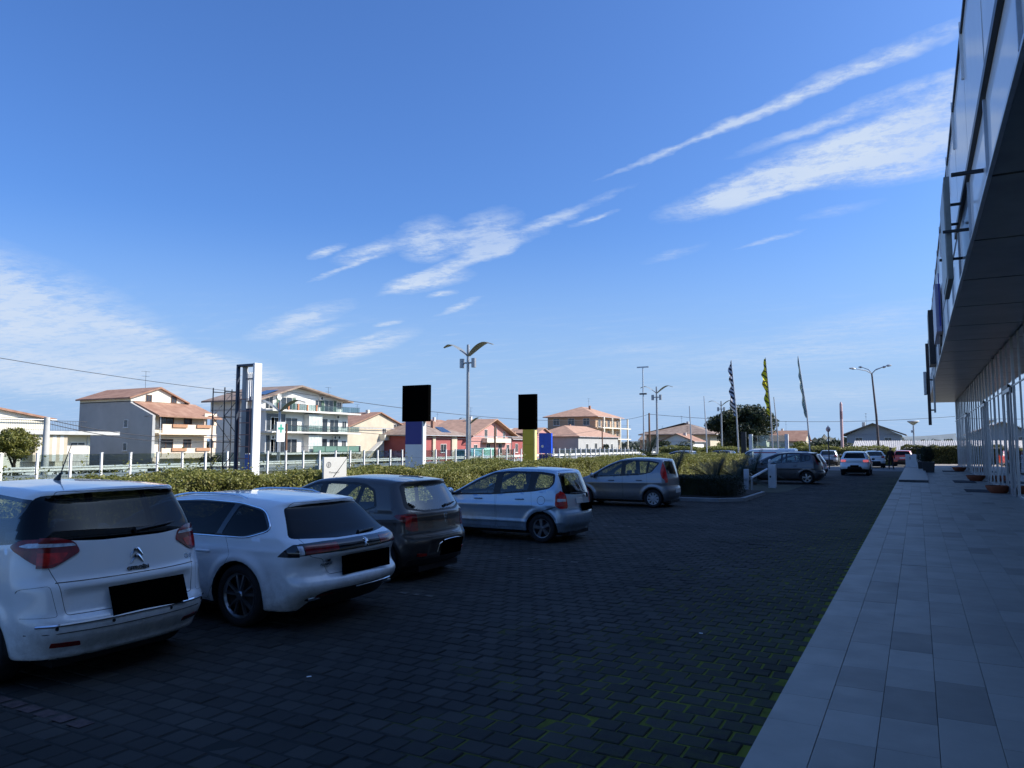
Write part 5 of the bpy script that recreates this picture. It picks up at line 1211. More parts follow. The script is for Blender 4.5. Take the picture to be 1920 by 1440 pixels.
def paint(name, col, metal=0.0, rough=0.35, flake=0.03):
    m = mat('paint_' + name, col, rough, metal, var=flake, scale=300 if metal else 2.5, coat=1.0, detail=2)
    # road film and splashes low on the body
    nt = m.node_tree; b = nt.nodes['Principled BSDF']; src = b.inputs['Base Color'].links[0].from_socket
    tc = nt.nodes.new('ShaderNodeTexCoord'); sp = nt.nodes.new('ShaderNodeSeparateXYZ'); nt.links.new(tc.outputs['Object'], sp.inputs[0])
    z = nt.nodes.new('ShaderNodeMapRange'); nt.links.new(sp.outputs[2], z.inputs[0]); z.inputs[1].default_value = 0.78; z.inputs[2].default_value = 0.22; z.inputs[3].default_value = 0.0; z.inputs[4].default_value = 0.85
    n = nt.nodes.new('ShaderNodeTexNoise'); n.inputs['Scale'].default_value = 5.5; n.inputs['Detail'].default_value = 9; n.inputs['Roughness'].default_value = 0.75; nt.links.new(tc.outputs['Object'], n.inputs[0])
    r = nt.nodes.new('ShaderNodeMapRange'); nt.links.new(n.outputs[0], r.inputs[0]); r.inputs[1].default_value = 0.42; r.inputs[2].default_value = 0.72; r.inputs[3].default_value = 0.06; r.inputs[4].default_value = 0.9
    mu = nt.nodes.new('ShaderNodeMath'); mu.operation = 'MULTIPLY'; nt.links.new(z.outputs[0], mu.inputs[0]); nt.links.new(r.outputs[0], mu.inputs[1])
    mx = nt.nodes.new('ShaderNodeMix'); mx.data_type = 'RGBA'; nt.links.new(mu.outputs[0], mx.inputs[0]); nt.links.new(src, mx.inputs[6]); mx.inputs[7].default_value = (0.16, 0.145, 0.125, 1)
    nt.links.new(mx.outputs[2], b.inputs['Base Color'])
    ro = nt.nodes.new('ShaderNodeMapRange'); nt.links.new(mu.outputs[0], ro.inputs[0]); ro.inputs[3].default_value = 0.04; ro.inputs[4].default_value = 0.6; nt.links.new(ro.outputs[0], b.inputs['Coat Roughness'])
    return m


def smooth_curve(pts, sig):
    p = np.array(pts, float); xs = np.linspace(p[0, 0] - 0.5, p[-1, 0] + 0.5, 800)
    ys = np.interp(xs, p[:, 0], p[:, 1]); st = xs[1] - xs[0]
    k = int(max(1, 3 * sig / st)); g = np.exp(-0.5 * (np.arange(-k, k + 1) * st / sig) ** 2); g /= g.sum()
    ys = np.convolve(np.pad(ys, k, mode='edge'), g, 'valid')
    return xs, ys


def rint(a, b, r):
    u = np.maximum(a + r, 0); v = np.maximum(b + r, 0)
    return np.minimum(np.maximum(a, b), -r) + np.sqrt(u * u + v * v)


def car_field(sp):
    hw = sp['W'] / 2
    Tp = smooth_curve(sp['top'], sp.get('tsm', 0.10)); Rp = smooth_curve(sp['rear'], sp.get('rsm', 0.028)); Fp = smooth_curve(sp['front'], 0.05)
    Bp = smooth_curve(sp['belt'], 0.15); Pp = smooth_curve(sp['plan'], 0.12); Wr = smooth_curve(sp['roofw'], 0.15)
    low = smooth_curve(sp.get('low', [(0, .80), (.16, .90), (.3, .965), (.52, 1.0), (.72, .998), (.86, .985), (1.0, .95)]), 0.05)
    Ht = sp['H']
    cre = sp.get('crease', [])

    def F(x, y, z):
        ay = np.abs(y)
        belt = np.interp(x, *Bp); P = np.interp(x, *Pp) * hw
        zn = np.clip(z / belt, 0, 1)
        wl = P * np.interp(zn, *low)
        wb = P * 0.95
        t = np.clip((z - belt) / (Ht - belt), 0, 1.3)
        wa = wb + (np.interp(x, *Wr) * hw - wb) * t ** 1.2
        W = np.where(z < belt, wl, np.minimum(wa, wl))
        for (za, zb, amp, sg) in cre:
            zc = za + (zb - za) * x / sp['L']
            W = W + amp * np.exp(-((z - zc) / sg) ** 2)
        for xw in (sp['xr'], sp['xf']):
            r = np.sqrt((x - xw) ** 2 + (z - sp['wr']) ** 2)
            W = W + sp.get('flare', 0.016) * np.exp(-((r - sp['arch'] - 0.035) / 0.055) ** 2)
        yn = np.clip(ay / hw, 0, 1.1)
        rear = np.interp(z, *Rp) + sp.get('rk', 0.12) * yn ** sp.get('rp', 2.6)
        for (yc, zc2, yw, zw, dep) in sp.get('recess', []):
            a = 1 / (1 + np.exp((np.abs(ay - yc) - yw) / 0.016)); b = 1 / (1 + np.exp((np.abs(z - zc2) - zw) / 0.014))
            rear = rear + dep * a * b
        fr = (rear - x) * 0.92
        fs = (ay - W) * 0.97
        ft = (z - (np.interp(x, *Tp) - sp.get('crown', 0.055) * yn ** 2)) * 0.95
        ff = x - (np.interp(z, *Fp) - 0.22 * yn ** 2.4)
        f = rint(fs, fr, sp.get('rc', 0.10)); f = rint(f, ff, 0.15)
        f = rint(f, ft, sp.get('rt', 0.075)); f = rint(f, sp['bot'] - z, 0.04)
        return f
    return F


def surface_nets(F, lo, hi, h):
    ax = [np.arange(lo[i], hi[i] + h, h) for i in range(3)]
    X, Y, Z = np.meshgrid(*ax, indexing='ij')
    V = F(X, Y, Z); n = np.array(V.shape) - 1
    ins = V < 0
    c = np.zeros(n, int)
    for a in (0, 1):
        for b in (0, 1):
            for d in (0, 1): c += ins[a:a + n[0], b:b + n[1], d:d + n[2]]
    act = (c > 0) & (c < 8)
    idx = -np.ones(n, int); ids = np.argwhere(act); idx[act] = np.arange(len(ids))
    p = np.stack([ax[0][ids[:, 0]], ax[1][ids[:, 1]], ax[2][ids[:, 2]]], 1) + h / 2
    e = 1e-3
    for it in range(6):
        f = F(p[:, 0], p[:, 1], p[:, 2])
        g = np.stack([(F(p[:, 0] + e * (k == 0), p[:, 1] + e * (k == 1), p[:, 2] + e * (k == 2)) - f) / e for k in range(3)], 1)
        st = (f / np.maximum((g * g).sum(1), 0.05))[:, None] * g
        ln = np.linalg.norm(st, axis=1, keepdims=True)
        p = p - st * np.minimum(1, h * 0.7 / np.maximum(ln, 1e-9))
    faces = []
    for d in range(3):
        a, b = (d + 1) % 3, (d + 2) % 3
        sl = [slice(None)] * 3; sl2 = [slice(None)] * 3; sl[d] = slice(0, -1); sl2[d] = slice(1, None)
        A = ins[tuple(sl)]; B = ins[tuple(sl2)]
        q = np.argwhere(A != B)
        q = q[(q[:, a] > 0) & (q[:, b] > 0) & (q[:, a] < n[a]) & (q[:, b] < n[b])]
        flip = A[tuple(q.T)]

        def at(da, db):
            k = q.copy(); k[:, a] -= da; k[:, b] -= db
            return idx[tuple(k.T)]
        qd = np.stack([at(1, 1), at(0, 1), at(0, 0), at(1, 0)], 1)
        qd[~flip] = qd[~flip][:, ::-1]
        faces.append(qd)
    return p, np.concatenate(faces)


def rnd_poly(pts, r=0.03, seg=3):
    """round the corners of a polygon; a point may carry its own radius"""
    out = []; n = len(pts)
    for i in range(n):
        p = Vector(pts[i][:2]); rr = pts[i][2] if len(pts[i]) > 2 else r
        a = Vector(pts[i - 1][:2]); b = Vector(pts[(i + 1) % n][:2])
        da = (a - p); db = (b - p); k = min(rr, da.length * 0.45, db.length * 0.45)
        if k < 1e-4: out.append((p.x, p.y)); continue
        p0 = p + da.normalized() * k; p2 = p + db.normalized() * k
        for s in range(seg + 1):
            t = s / seg; q = p0 * (1 - t) ** 2 + p * 2 * t * (1 - t) + p2 * t * t
            out.append((q.x, q.y))
    return out


def inpoly(x, y, poly):
    c = False; j = len(poly) - 1
    for i in range(len(poly)):
        xi, yi = poly[i]; xj, yj = poly[j]
        if (yi > y) != (yj > y) and x < (xj - xi) * (y - yi) / (yj - yi) + xi: c = not c
        j = i
    return c


def inset(poly, d):
    n = len(poly); A = sum(poly[i][0] * poly[(i + 1) % n][1] - poly[(i + 1) % n][0] * poly[i][1] for i in range(n))
    s = 1 if A > 0 else -1; out = []
    for i in range(n):
        p = Vector(poly[i]); a = Vector(poly[i - 1]); b = Vector(poly[(i + 1) % n])
        e1 = (p - a); e2 = (b - p)
        if e1.length < 1e-6 or e2.length < 1e-6: continue
        e1.normalize(); e2.normalize()
        n1 = Vector((-e1.y, e1.x)) * s; n2 = Vector((-e2.y, e2.x)) * s
        m = n1 + n2; k = 2 * d / max(m.length_squared, 0.35)
        q = p + m * k; out.append((q.x, q.y))
    return out


def inpoly_np(x, y, poly):
    c = np.zeros(len(x), bool); j = len(poly) - 1
    for i in range(len(poly)):
        xi, yi = poly[i]; xj, yj = poly[j]
        if yi != yj:
            c ^= ((yi > y) != (yj > y)) & (x < (xj - xi) * (y - yi) / (yj - yi) + xi)
        j = i
    return c


class Shell:
    """polygon shell into which outlines can be cut; every face carries an id (0 = body)"""
    def __init__(s, vs, fs, F):
        s.V = [tuple(p) for p in vs.tolist()]; s.fs = [list(f) for f in fs.tolist()]; s.F = F
        s.c = vs[fs].mean(1)
        s.n = s.normals(s.c); s.id = np.zeros(len(fs), int); s.cut_at = {}; s.alive = np.ones(len(fs), bool)
        t = np.array([np.cross(vs[f[2]] - vs[f[0]], vs[f[3]] - vs[f[1]]) for f in fs[:400]])
        if (t * s.n[:400]).sum() < 0: s.fs = [f[::-1] for f in s.fs]

    def normals(s, p):
        e = 2e-3; F = s.F
        g = np.stack([F(p[:, 0] + e * (k == 0), p[:, 1] + e * (k == 1), p[:, 2] + e * (k == 2)) - F(p[:, 0] - e * (k == 0), p[:, 1] - e * (k == 1), p[:, 2] - e * (k == 2)) for k in range(3)], 1)
        return g / np.maximum(np.linalg.norm(g, axis=1, keepdims=True), 1e-9)

    def cut(s, axis, sg, poly, rid, nthr=0.22, deep=None, dominant=False):
        P = np.array(poly)
        if axis == 'side': ui, vi, ni = 0, 2, 1
        elif axis == 'rear': ui, vi, ni, sg = 1, 2, 0, -1
        else: ui, vi, ni, sg = 0, 1, 2, 1
        (u0, v0), (u1, v1) = P.min(0), P.max(0); c, nn = s.c, s.n
        m = s.alive & (c[:, ui] > u0 - 0.06) & (c[:, ui] < u1 + 0.06) & (c[:, vi] > v0 - 0.06) & (c[:, vi] < v1 + 0.06)
        if deep is not None: m &= c[:, 1] * sg > deep
        else:
            m &= nn[:, ni] * sg > nthr
            if dominant: m &= np.abs(nn[:, ni]) >= np.abs(nn[:, 1 - ni])
        if axis == 'rear': m &= c[:, 0] < 1.2
        ids = np.nonzero(m)[0]
        if not len(ids): return
        cu, cv = c[ids, ui], c[ids, vi]; n = len(poly); V = s.V
        near = np.zeros((len(ids), n), bool)
        for i in range(n):
            ax, ay = poly[i]; bx, by = poly[(i + 1) % n]; dx, dy = bx - ax, by - ay; l2 = dx * dx + dy * dy
            if l2 < 1e-10: continue
            t = np.clip(((cu - ax) * dx + (cv - ay) * dy) / l2, 0, 1)
            near[:, i] = (cu - ax - t * dx) ** 2 + (cv - ay - t * dy) ** 2 < 0.05 ** 2
        bound = near.any(1)
        inside = ids[~bound]; inside = inside[inpoly_np(c[inside, ui], c[inside, vi], poly)]
        s.id[inside] = rid
        nf = []; nid = []
        for k in np.nonzero(bound)[0]:
            fi = ids[k]; cur = [s.fs[fi]]; touched = False
            for i in np.nonzero(near[k])[0]:
                ax, ay = poly[i]; bx, by = poly[(i + 1) % n]; dx, dy = bx - ax, by - ay; l = math.hypot(dx, dy)
                nxt = []
                for f in cur:
                    d = [((V[q][ui] - ax) * dy - (V[q][vi] - ay) * dx) / l for q in f]
                    if max(d) < 1e-5 or min(d) > -1e-5: nxt.append(f); continue
                    # does the segment itself reach this face?
                    t = [((V[q][ui] - ax) * dx + (V[q][vi] - ay) * dy) / l for q in f]
                    if max(t) < -0.004 or min(t) > l + 0.004: nxt.append(f); continue
                    A = []; B = []; touched = True; m_ = len(f)
                    for j in range(m_):
                        p, q = f[j], f[(j + 1) % m_]; dp, dq = d[j], d[(j + 1) % m_]
                        if dp >= 0: A.append(p)
                        if dp <= 0: B.append(p)
                        if dp * dq < 0:
                            key = (min(p, q), max(p, q)); w = None
                            for (w_, tt) in s.cut_at.get(key, ()):
                                pos = V[w_]
                                if abs(((pos[ui] - ax) * dy - (pos[vi] - ay) * dx) / l) < 2e-6: w = w_
                            if w is None:
                                r = dp / (dp - dq); vp, vq = V[p], V[q]; w = len(V)
                                V.append((vp[0] + (vq[0] - vp[0]) * r, vp[1] + (vq[1] - vp[1]) * r, vp[2] + (vq[2] - vp[2]) * r))
                                s.cut_at.setdefault(key, []).append((w, r if p < q else 1 - r))
                            A.append(w); B.append(w)
                    for h in (A, B):
                        if len(h) >= 3: nxt.append(h)
                cur = nxt
            if not touched:
                if inpoly(c[fi, ui], c[fi, vi], poly): s.id[fi] = rid
                continue
            s.alive[fi] = False
            for f in cur:
                cx = sum(V[q][ui] for q in f) / len(f); cy = sum(V[q][vi] for q in f) / len(f)
                nf.append(f); nid.append(rid if inpoly(cx, cy, poly) else s.id[fi])
        if nf:
            nc = np.array([np.mean([V[q] for q in f], axis=0) for f in nf])
            s.fs += nf; s.c = np.concatenate([s.c, nc]); s.n = np.concatenate([s.n, s.normals(nc)])
            s.id = np.concatenate([s.id, np.array(nid, int)]); s.alive = np.concatenate([s.alive, np.ones(len(nf), bool)])

    def parts(s):
        """{id: (verts, normals, faces)} with the cut points threaded into neighbouring faces"""
        P = np.array(s.V); N = s.normals(P); V = s.V; res = {}

        def walk(p, q, out):
            key = (min(p, q), max(p, q)); l = s.cut_at.get(key)
            if not l: return
            l = sorted(l, key=lambda a: a[1]); l = l if p < q else l[::-1]
            prev = p
            for w, t in l: walk(prev, w, out); out.append(w); prev = w
            walk(prev, q, out)
        for i in np.nonzero(s.alive)[0]:
            if s.id[i] == -1: continue
            f = s.fs[i]; g = []
            for j in range(len(f)):
                g.append(f[j])
                walk(f[j], f[(j + 1) % len(f)], g)
            d = res.setdefault(int(s.id[i]), ({}, [], [], [])); ids = []
            for v in g:
                k = d[0].get(v)
                if k is None: k = d[0][v] = len(d[1]); d[1].append(P[v]); d[2].append(N[v])
                if not ids or ids[-1] != k: ids.append(k)
            if len(ids) >= 3: d[3].append(ids)
        return {k: (np.array(d[1]), np.array(d[2]), d[3]) for k, d in res.items()}


def part_mesh(name, d, m, off, skirt=0.0):
    used = sorted({a for f in d[2] for a in f}); mp = {a: i for i, a in enumerate(used)}
    d = (np.asarray(d[0])[used], np.asarray(d[1])[used], [[mp[a] for a in f] for f in d[2]])
    vs = d[0] + d[1] * off; nr = [tuple(v) for v in d[1]]; fs = list(d[2]); ns = len(fs)
    vs = [tuple(v) for v in vs]
    if skirt:
        cnt = {}
        for f in fs:
            for i in range(len(f)):
                a, b = f[i], f[(i + 1) % len(f)]; k = (min(a, b), max(a, b)); cnt.setdefault(k, []).append((a, b))
        for k, l in cnt.items():
            if len(l) == 1:
                a, b = l[0]; o = len(vs)
                q = [vs[a], vs[b], tuple(d[0][b] - d[1][b] * skirt), tuple(d[0][a] - d[1][a] * skirt)]
                e = Vector(q[1]) - Vector(q[0]); nn = tuple((e.cross(Vector(d[1][a]))).normalized())
                vs += q; nr += [nn] * 4; fs.append([o + 1, o, o + 3, o + 2])
    me = bpy.data.meshes.new(name); me.from_pydata(vs, [], fs); me.materials.append(m)
    me.polygons.foreach_set('use_smooth', [True] * len(fs))
    me.normals_split_custom_set_from_vertices(nr)
    return me


def wheel_meshes(rad, wid, style, key):
    if key in SHARE: return SHARE[key]
    rr = rad * sp_rim(style)
    t = MB(); w = wid / 2
    t.lathe([(rr - 0.005, -w * 0.80), (rr + 0.012, -w * 0.96), (rad * 0.90, -w * 1.02), (rad * 0.975, -w * 0.86), (rad, -w * 0.55), (rad, w * 0.55), (rad * 0.975, w * 0.86), (rad * 0.90, w * 1.02), (rr + 0.012, w * 0.96), (rr - 0.005, w * 0.80)], n=44, axis='y', cap=False)
    tm = t.mesh('tyre', M_RUBBER); tm.polygons.foreach_set('use_smooth', [True] * len(tm.polygons))
    r = MB()
    # rim barrel + dark backing disc
    r.cur = 1
    r.lathe([(0.0, w * 0.05), (rr * 0.95, w * 0.05), (rr * 0.95, w * 0.5)], n=40, axis='y', cap=False)
    r.cur = 0
    r.lathe([(rr * 0.90, w * 0.62), (rr * 0.955, w * 0.86), (rr * 1.0, w * 0.88), (rr * 1.0, w * 0.70)], n=40, axis='y', cap=False)
    r.lathe([(0.0, w * 0.86), (rr * 0.15, w * 0.86), (rr * 0.20, w * 0.74), (rr * 0.22, w * 0.4)], n=24, axis='y', cap=False)
    ns, wd = {'ten': (10, 0.042), 'five': (5, 0.115), 'fiveY': (5, 0.10), 'cover': (9, 0.085), 'steel': (8, 0.12)}[style]
    for k in range(ns):
        ang = [2 * math.pi * k / ns + 0.15]
        if style == 'ten': ang = [2 * math.pi * (k // 2) / 5 + (0.13 if k % 2 else -0.13) + 0.3]
        for a in ang:
            lean = (0.12 if k % 2 else -0.12) if style == 'ten' else 0.0
            ca, sa = math.cos(a), math.sin(a); cb, sb = math.cos(a + lean), math.sin(a + lean)
            w0 = wd * rad / 0.33 * (0.72 if style == 'ten' else 0.62); w1 = wd * rad / 0.33 * (0.75 if style == 'ten' else 1.0)
            p0 = Vector((ca, 0, sa)) * rr * 0.14; p1 = Vector((cb, 0, sb)) * rr * 0.93
            t0 = Vector((-sa, 0, ca)); t1 = Vector((-sb, 0, cb))
            vs = []
            for p, tt, ww, yy in ((p0, t0, w0, w * 0.78), (p1, t1, w1, w * 0.74)):
                for s_, dy in ((-0.5, -0.03), (-0.34, 0), (0.34, 0), (0.5, -0.03)):
                    vs.append((p + tt * ww * s_) + Vector((0, yy + dy, 0)))
            r.add(vs, [(1, 0, 4, 5), (2, 1, 5, 6), (3, 2, 6, 7)])
    rm = r.mesh('rim', [M_ALLOY if style != 'cover' else mat('wheel_cover', (0.46, 0.47, 0.49), 0.45, 0.2), M_ALLOYDARK])
    SHARE[key] = (tm, rm)
    return SHARE[key]


def sp_rim(style): return {'ten': 0.72, 'five': 0.66, 'fiveY': 0.66, 'cover': 0.66, 'steel': 0.62}[style]


def mirror_y(poly): return [(-p[0],) + tuple(p[1:]) for p in poly]


def make_car(name, label, sp, loc, rz, group=None, res=0.032):
    root = thing(name, label, 'van' if sp.get('van') else 'car', loc, rz, group)
    F = car_field(sp); L, hw = sp['L'], sp['W'] / 2
    vs, fs = surface_nets(F, (-0.12, -hw - 0.1, 0.05), (L + 0.12, hw + 0.1, sp['H'] + 0.1), res)
    sh = Shell(vs, fs, F)
    regs = []      # (name, material, offset, skirt)

    def rid(nm, m, off=0.0, sk=0.0): regs.append((nm, m, off, sk)); return len(regs)
    pm = sp['paint']
    # lower edge in black plastic
    # wheel openings
    for sg in (1, -1):
        for xw in (sp['xr'], sp['xf']):
            circ = [(xw + sp['arch'] * math.cos(2 * math.pi * k / 28), sp['wr'] + sp['arch'] * math.sin(2 * math.pi * k / 28)) for k in range(28)]
            sh.cut('side', sg, circ, -1, deep=hw - 0.30)
    sh.alive &= sh.id != -1
    for rg in sp['regions']:
        kind = rg['k']; m = rg['m']
        polys = []
        for axis, poly in rg['p']:
            if axis == 'side':
                sgs = rg.get('sides', (1, -1))
                for sg in sgs: polys.append((axis, sg, poly))
            elif rg.get('mir'): polys += [('rear', 1, poly), ('rear', -1, mirror_y(poly)[::-1])] if axis == 'rear' else [(axis, 1, poly)]
            else: polys.append((axis, 1, poly))
        ids = {}
        for axis, sg, poly in polys:
            key = (sg if (axis == 'side' or rg.get('mir')) else 0)
            if key not in ids: ids[key] = rid(kind, m, rg.get('off', 0.0), rg.get('sk', 0.0))
            dom = len({a for a, _, _ in polys}) > 1
            pl = rnd_poly(poly, rg.get('r', 0.03), rg.get('seg', 3))
            if rg.get('gap'):
                gid = rid('panel_gap', M_BLACK, -0.006, 0.0)
                sh.cut(axis, sg, pl, gid, rg.get('n', 0.22), dominant=dom)
                pl = inset(pl, rg['gap'])
            sh.cut(axis, sg, pl, ids[key], rg.get('n', 0.22), dominant=dom)
    parts = sh.parts()
    # slivers that a window outline cuts off a door stay with the body
    for i, (nm, m, off, sk) in enumerate(regs, 1):
        if nm in ('door', 'tailgate') and i in parts:
            p, q, fl = parts[i]; par = []

            def find(a):
                while par[a] != a: par[a] = par[par[a]]; a = par[a]
                return a
            par = list(range(len(fl))); ed = {}
            for k_, f in enumerate(fl):
                for a, b_ in zip(f, f[1:] + f[:1]):
                    e_ = (min(a, b_), max(a, b_))
                    if e_ in ed: par[find(k_)] = find(ed[e_])
                    else: ed[e_] = k_
            cnt = {}
            for k_ in range(len(fl)): cnt[find(k_)] = cnt.get(find(k_), 0) + 1
            if len(cnt) > 1:
                big = max(cnt, key=cnt.get); o = len(parts[0][0])
                parts[0] = (np.concatenate([parts[0][0], p]), np.concatenate([parts[0][1], q]), parts[0][2] + [[a + o for a in f] for k_, f in enumerate(fl) if find(k_) != big])
                parts[i] = (p, q, [f for k_, f in enumerate(fl) if find(k_) == big])
    body = link('body', part_mesh('body', parts[0], pm, 0.0), root)
    byname = {}
    for i, (nm, m, off, sk) in enumerate(regs, 1):
        if i in parts:
            o = link(nm, part_mesh(nm, parts[i], m, off, sk), root); byname.setdefault(nm, []).append(o)
            if nm == 'panel_gap': stuff(o)
    # cabin lining: the shell without its windows, a little further in
    lv = []; lf = []
    for k, d in parts.items():
        if k != 0 and not regs[k - 1][0] in ('door', 'tailgate', 'window_frame', 'panel_gap', 'roof_panel', 'quarter_panel'): continue
        o = len(lv); lv += (d[0] - d[1] * 0.035).tolist(); lf += [[i + o for i in f] for f in d[2]]
    me = bpy.data.meshes.new('cabin_lining'); me.from_pydata(lv, [], lf); me.materials.append(M_CABIN); link('cabin_lining', me, root)
    # cabin
    zf = 0.40; cb = MB()
    cb.box(sp['xr'] - 0.25, sp['xf'] - 0.35, -hw + 0.10, hw - 0.10, zf - 0.16, zf)
    cb.build('cabin_floor', M_CABIN, root)
    bl = np.interp(sp['xf'] - 0.55, *zip(*sp['belt']))
    cb = MB(); cb.prism([(sp['xf'] - 0.85, 0.55), (sp['xf'] - 0.80, bl - 0.02), (sp['xf'] - 0.45, bl + 0.03), (sp['xf'] - 0.2, bl - 0.03), (sp['xf'] - 0.2, 0.5)], 'y', -hw + 0.16, hw - 0.16)
    cb.build('dashboard', M_CABIN, root)
    Hs = sp['H'] * 0.60
    for x0, ys in ((sp['xr'] + 0.10, (-0.42, 0.0, 0.42)), (sp['xr'] + 1.12, (-0.38, 0.38))):
        for yy in ys:
            w = 0.21 if len(ys) == 3 else 0.25
            sb = MB(); sb.prism([(x0 - 0.12, 0.48), (x0 + 0.42, 0.50), (x0 + 0.44, 0.62), (x0 + 0.06, 0.62), (x0 - 0.12, Hs), (x0 - 0.24, Hs)], 'y', yy - w, yy + w)
            so = sb.build('seat', M_SEAT, root, bevel=0.03)
            hb = MB(); hb.box(x0 - 0.25, x0 - 0.15, yy - 0.12, yy + 0.12, Hs + 0.04, Hs + 0.21); hb.box(x0 - 0.21, x0 - 0.19, yy - 0.05, yy + 0.05, Hs - 0.02, Hs + 0.05)
            hb.build('headrest', M_SEAT, so, bevel=0.02)
    st = MB(); c0 = Vector((sp['xf'] - 0.98, 0.38, bl - 0.02))
    st.tube([c0 + Vector((-0.07 * math.sin(a) * 0.9, 0.18 * math.cos(a), 0.17 * math.sin(a))) for a in [2 * math.pi * k / 20 for k in range(21)]], 0.014, 6, False)
    st.build('steering_wheel', M_BLACK, root, smooth=True)
    # wheels
    tm, rm = wheel_meshes(sp['wr'], sp.get('ww', 0.20), sp['rim'], (sp['wr'], sp['rim']))
    for xw in (sp['xr'], sp['xf']):
        for sg in (1, -1):
            w = link('wheel', rm, root); w.location = (xw, sg * (hw - 0.035 - sp.get('ww', 0.2) / 2), sp['wr'])
            if sg < 0: w.rotation_euler = (0, 0, math.pi)
            link('tyre', tm, w)
            li = MB(); a0 = hw - 0.03; a1 = hw - 0.34; A = sp['arch'] + 0.004; n = 18; q = []
            for k in range(n + 1):
                t = math.pi * 1.16 * k / n - 0.08 * math.pi
                q.append((xw + A * math.cos(t), sp['wr'] + A * math.sin(t)))
            v = [(x, sg * a0, z) for x, z in q] + [(x, sg * a1, z) for x, z in q]; m_ = len(q)
            li.add(v, [(i, i + 1, m_ + i + 1, m_ + i) for i in range(m_ - 1)] + [tuple(m_ + i for i in range(m_))])
            li.build('wheel_arch_liner', M_BLACK, root, fix=False)
    ax = MB(); ax.box(sp['xr'] - 0.5, sp['xf'] + 0.4, -hw + 0.35, hw - 0.35, 0.14, 0.22)
    ax.build('underbody', M_BLACK, root)
    if sp.get('extra'): sp['extra'](root, sp, F, byname)
    return root


def probe(F, p, d):
    """march from p along d to the shell; returns the point"""
    p = np.array(p, float); d = np.array(d, float); d /= np.linalg.norm(d)
    for _ in range(60):
        f = float(F(np.array([p[0]]), np.array([p[1]]), np.array([p[2]]))[0])
        if abs(f) < 5e-4: break
        p = p + d * f * 0.8
    return Vector(p)


def side_handle(root, F, x, z, m, sides=(1, -1)):
    for sg in sides:
        p = probe(F, (x, sg * 1.2, z), (0, -sg, 0)); h = MB()
        h.tube([(x - 0.10, p.y - sg * 0.01, z), (x - 0.085, p.y + sg * 0.022, z + 0.004), (x, p.y + sg * 0.032, z + 0.006), (x + 0.085, p.y + sg * 0.022, z + 0.004), (x + 0.10, p.y - sg * 0.01, z)], [0.012, 0.016, 0.017, 0.016, 0.012], 8)
        dr = min([c for c in root.children if c.name.split('.')[0] == 'door' and c.data.vertices[0].co.y * sg > 0] or [root], key=lambda c: abs(sum(v.co.x for v in c.data.vertices) / len(c.data.vertices) - x) if c != root else 0)
        h.build('handle', m, dr, smooth=True)


def wing_mirror(root, F, x, z, m, sides=(1, -1)):
    for sg in sides:
        p = probe(F, (x, sg * 1.3, z), (0, -sg, 0))
        b = MB(); b.lathe([(0.0, -0.10), (0.055, -0.085), (0.08, -0.03), (0.085, 0.03), (0.06, 0.085), (0.0, 0.10)], n=14, axis='y')
        v = [(x + q[0] * 0.75, p.y + sg * 0.14 + q[1] * 1.0, z + 0.06 + q[2] * 0.95) for q in b.v]; b.v = v
        o = b.build('wing_mirror', m, root, smooth=True)
        s = MB(); s.box(x - 0.02, x + 0.03, min(p.y - sg * 0.02, p.y + sg * 0.10), max(p.y - sg * 0.02, p.y + sg * 0.10), z - 0.01, z + 0.025); s.build('mirror_arm', M_BLACK, o)


def plate(root, F, z, w, h, m, y=0.0, out=0.012, nm='number_plate', label=None):
    a = probe(F, (-0.6, y, z - h / 2), (1, 0, 0)); b = probe(F, (-0.6, y, z + h / 2), (1, 0, 0))
    x0, x1 = a.x, b.x
    pb = MB(); t = 0.014
    lo = x0 - out; hi = x1 - out
    vs = [(lo, y - w / 2, z - h / 2), (lo, y + w / 2, z - h / 2), (hi, y + w / 2, z + h / 2), (hi, y - w / 2, z + h / 2)]
    vs += [(p[0] + t, p[1], p[2]) for p in vs]
    pb.add(vs, [(0, 1, 2, 3), (7, 6, 5, 4), (0, 4, 5, 1), (1, 5, 6, 2), (2, 6, 7, 3), (3, 7, 4, 0)])
    o = pb.build(nm, m, root, bevel=0.003)
    if label: o['label'] = label
    return o


def wiper(root, F, y0, y1, z0, z1):
    n = 6; pts = []
    for k in range(n + 1):
        t = k / n; y = y0 + (y1 - y0) * t; z = z0 + (z1 - z0) * t
        p = probe(F, (-0.6, y, z), (1, 0, 0)); pts.append((p.x - 0.022, y, z))
    w = MB(); w.tube(pts, [0.022] + [0.014] * (n - 1) + [0.008], 6)
    w.build('rear_wiper', M_BLACK, root, smooth=True)


def rear_curve(root, F, nm, pts, rad, m, off=0.004):
    q = []
    for y, z in pts:
        p = probe(F, (-0.8, y, z), (1, 0, 0)); q.append((p.x - off, y, z))
    b = MB(); b.tube(q, rad, 6); return b.build(nm, m, root, smooth=True)


def disc_on_rear(root, F, nm, y, z, r, m, depth=0.008):
    p = probe(F, (-0.8, y, z), (1, 0, 0)); b = MB()
    n = 16; vs = [(p.x - depth, y + r * math.cos(2 * math.pi * k / n), z + r * math.sin(2 * math.pi * k / n)) for k in range(n)]
    vs += [(p.x + 0.02, v[1], v[2]) for v in vs]
    b.add(vs, [tuple(range(n))] + [(i, (i + 1) % n, n + (i + 1) % n, n + i) for i in range(n)])
    return b.build(nm, m, root)


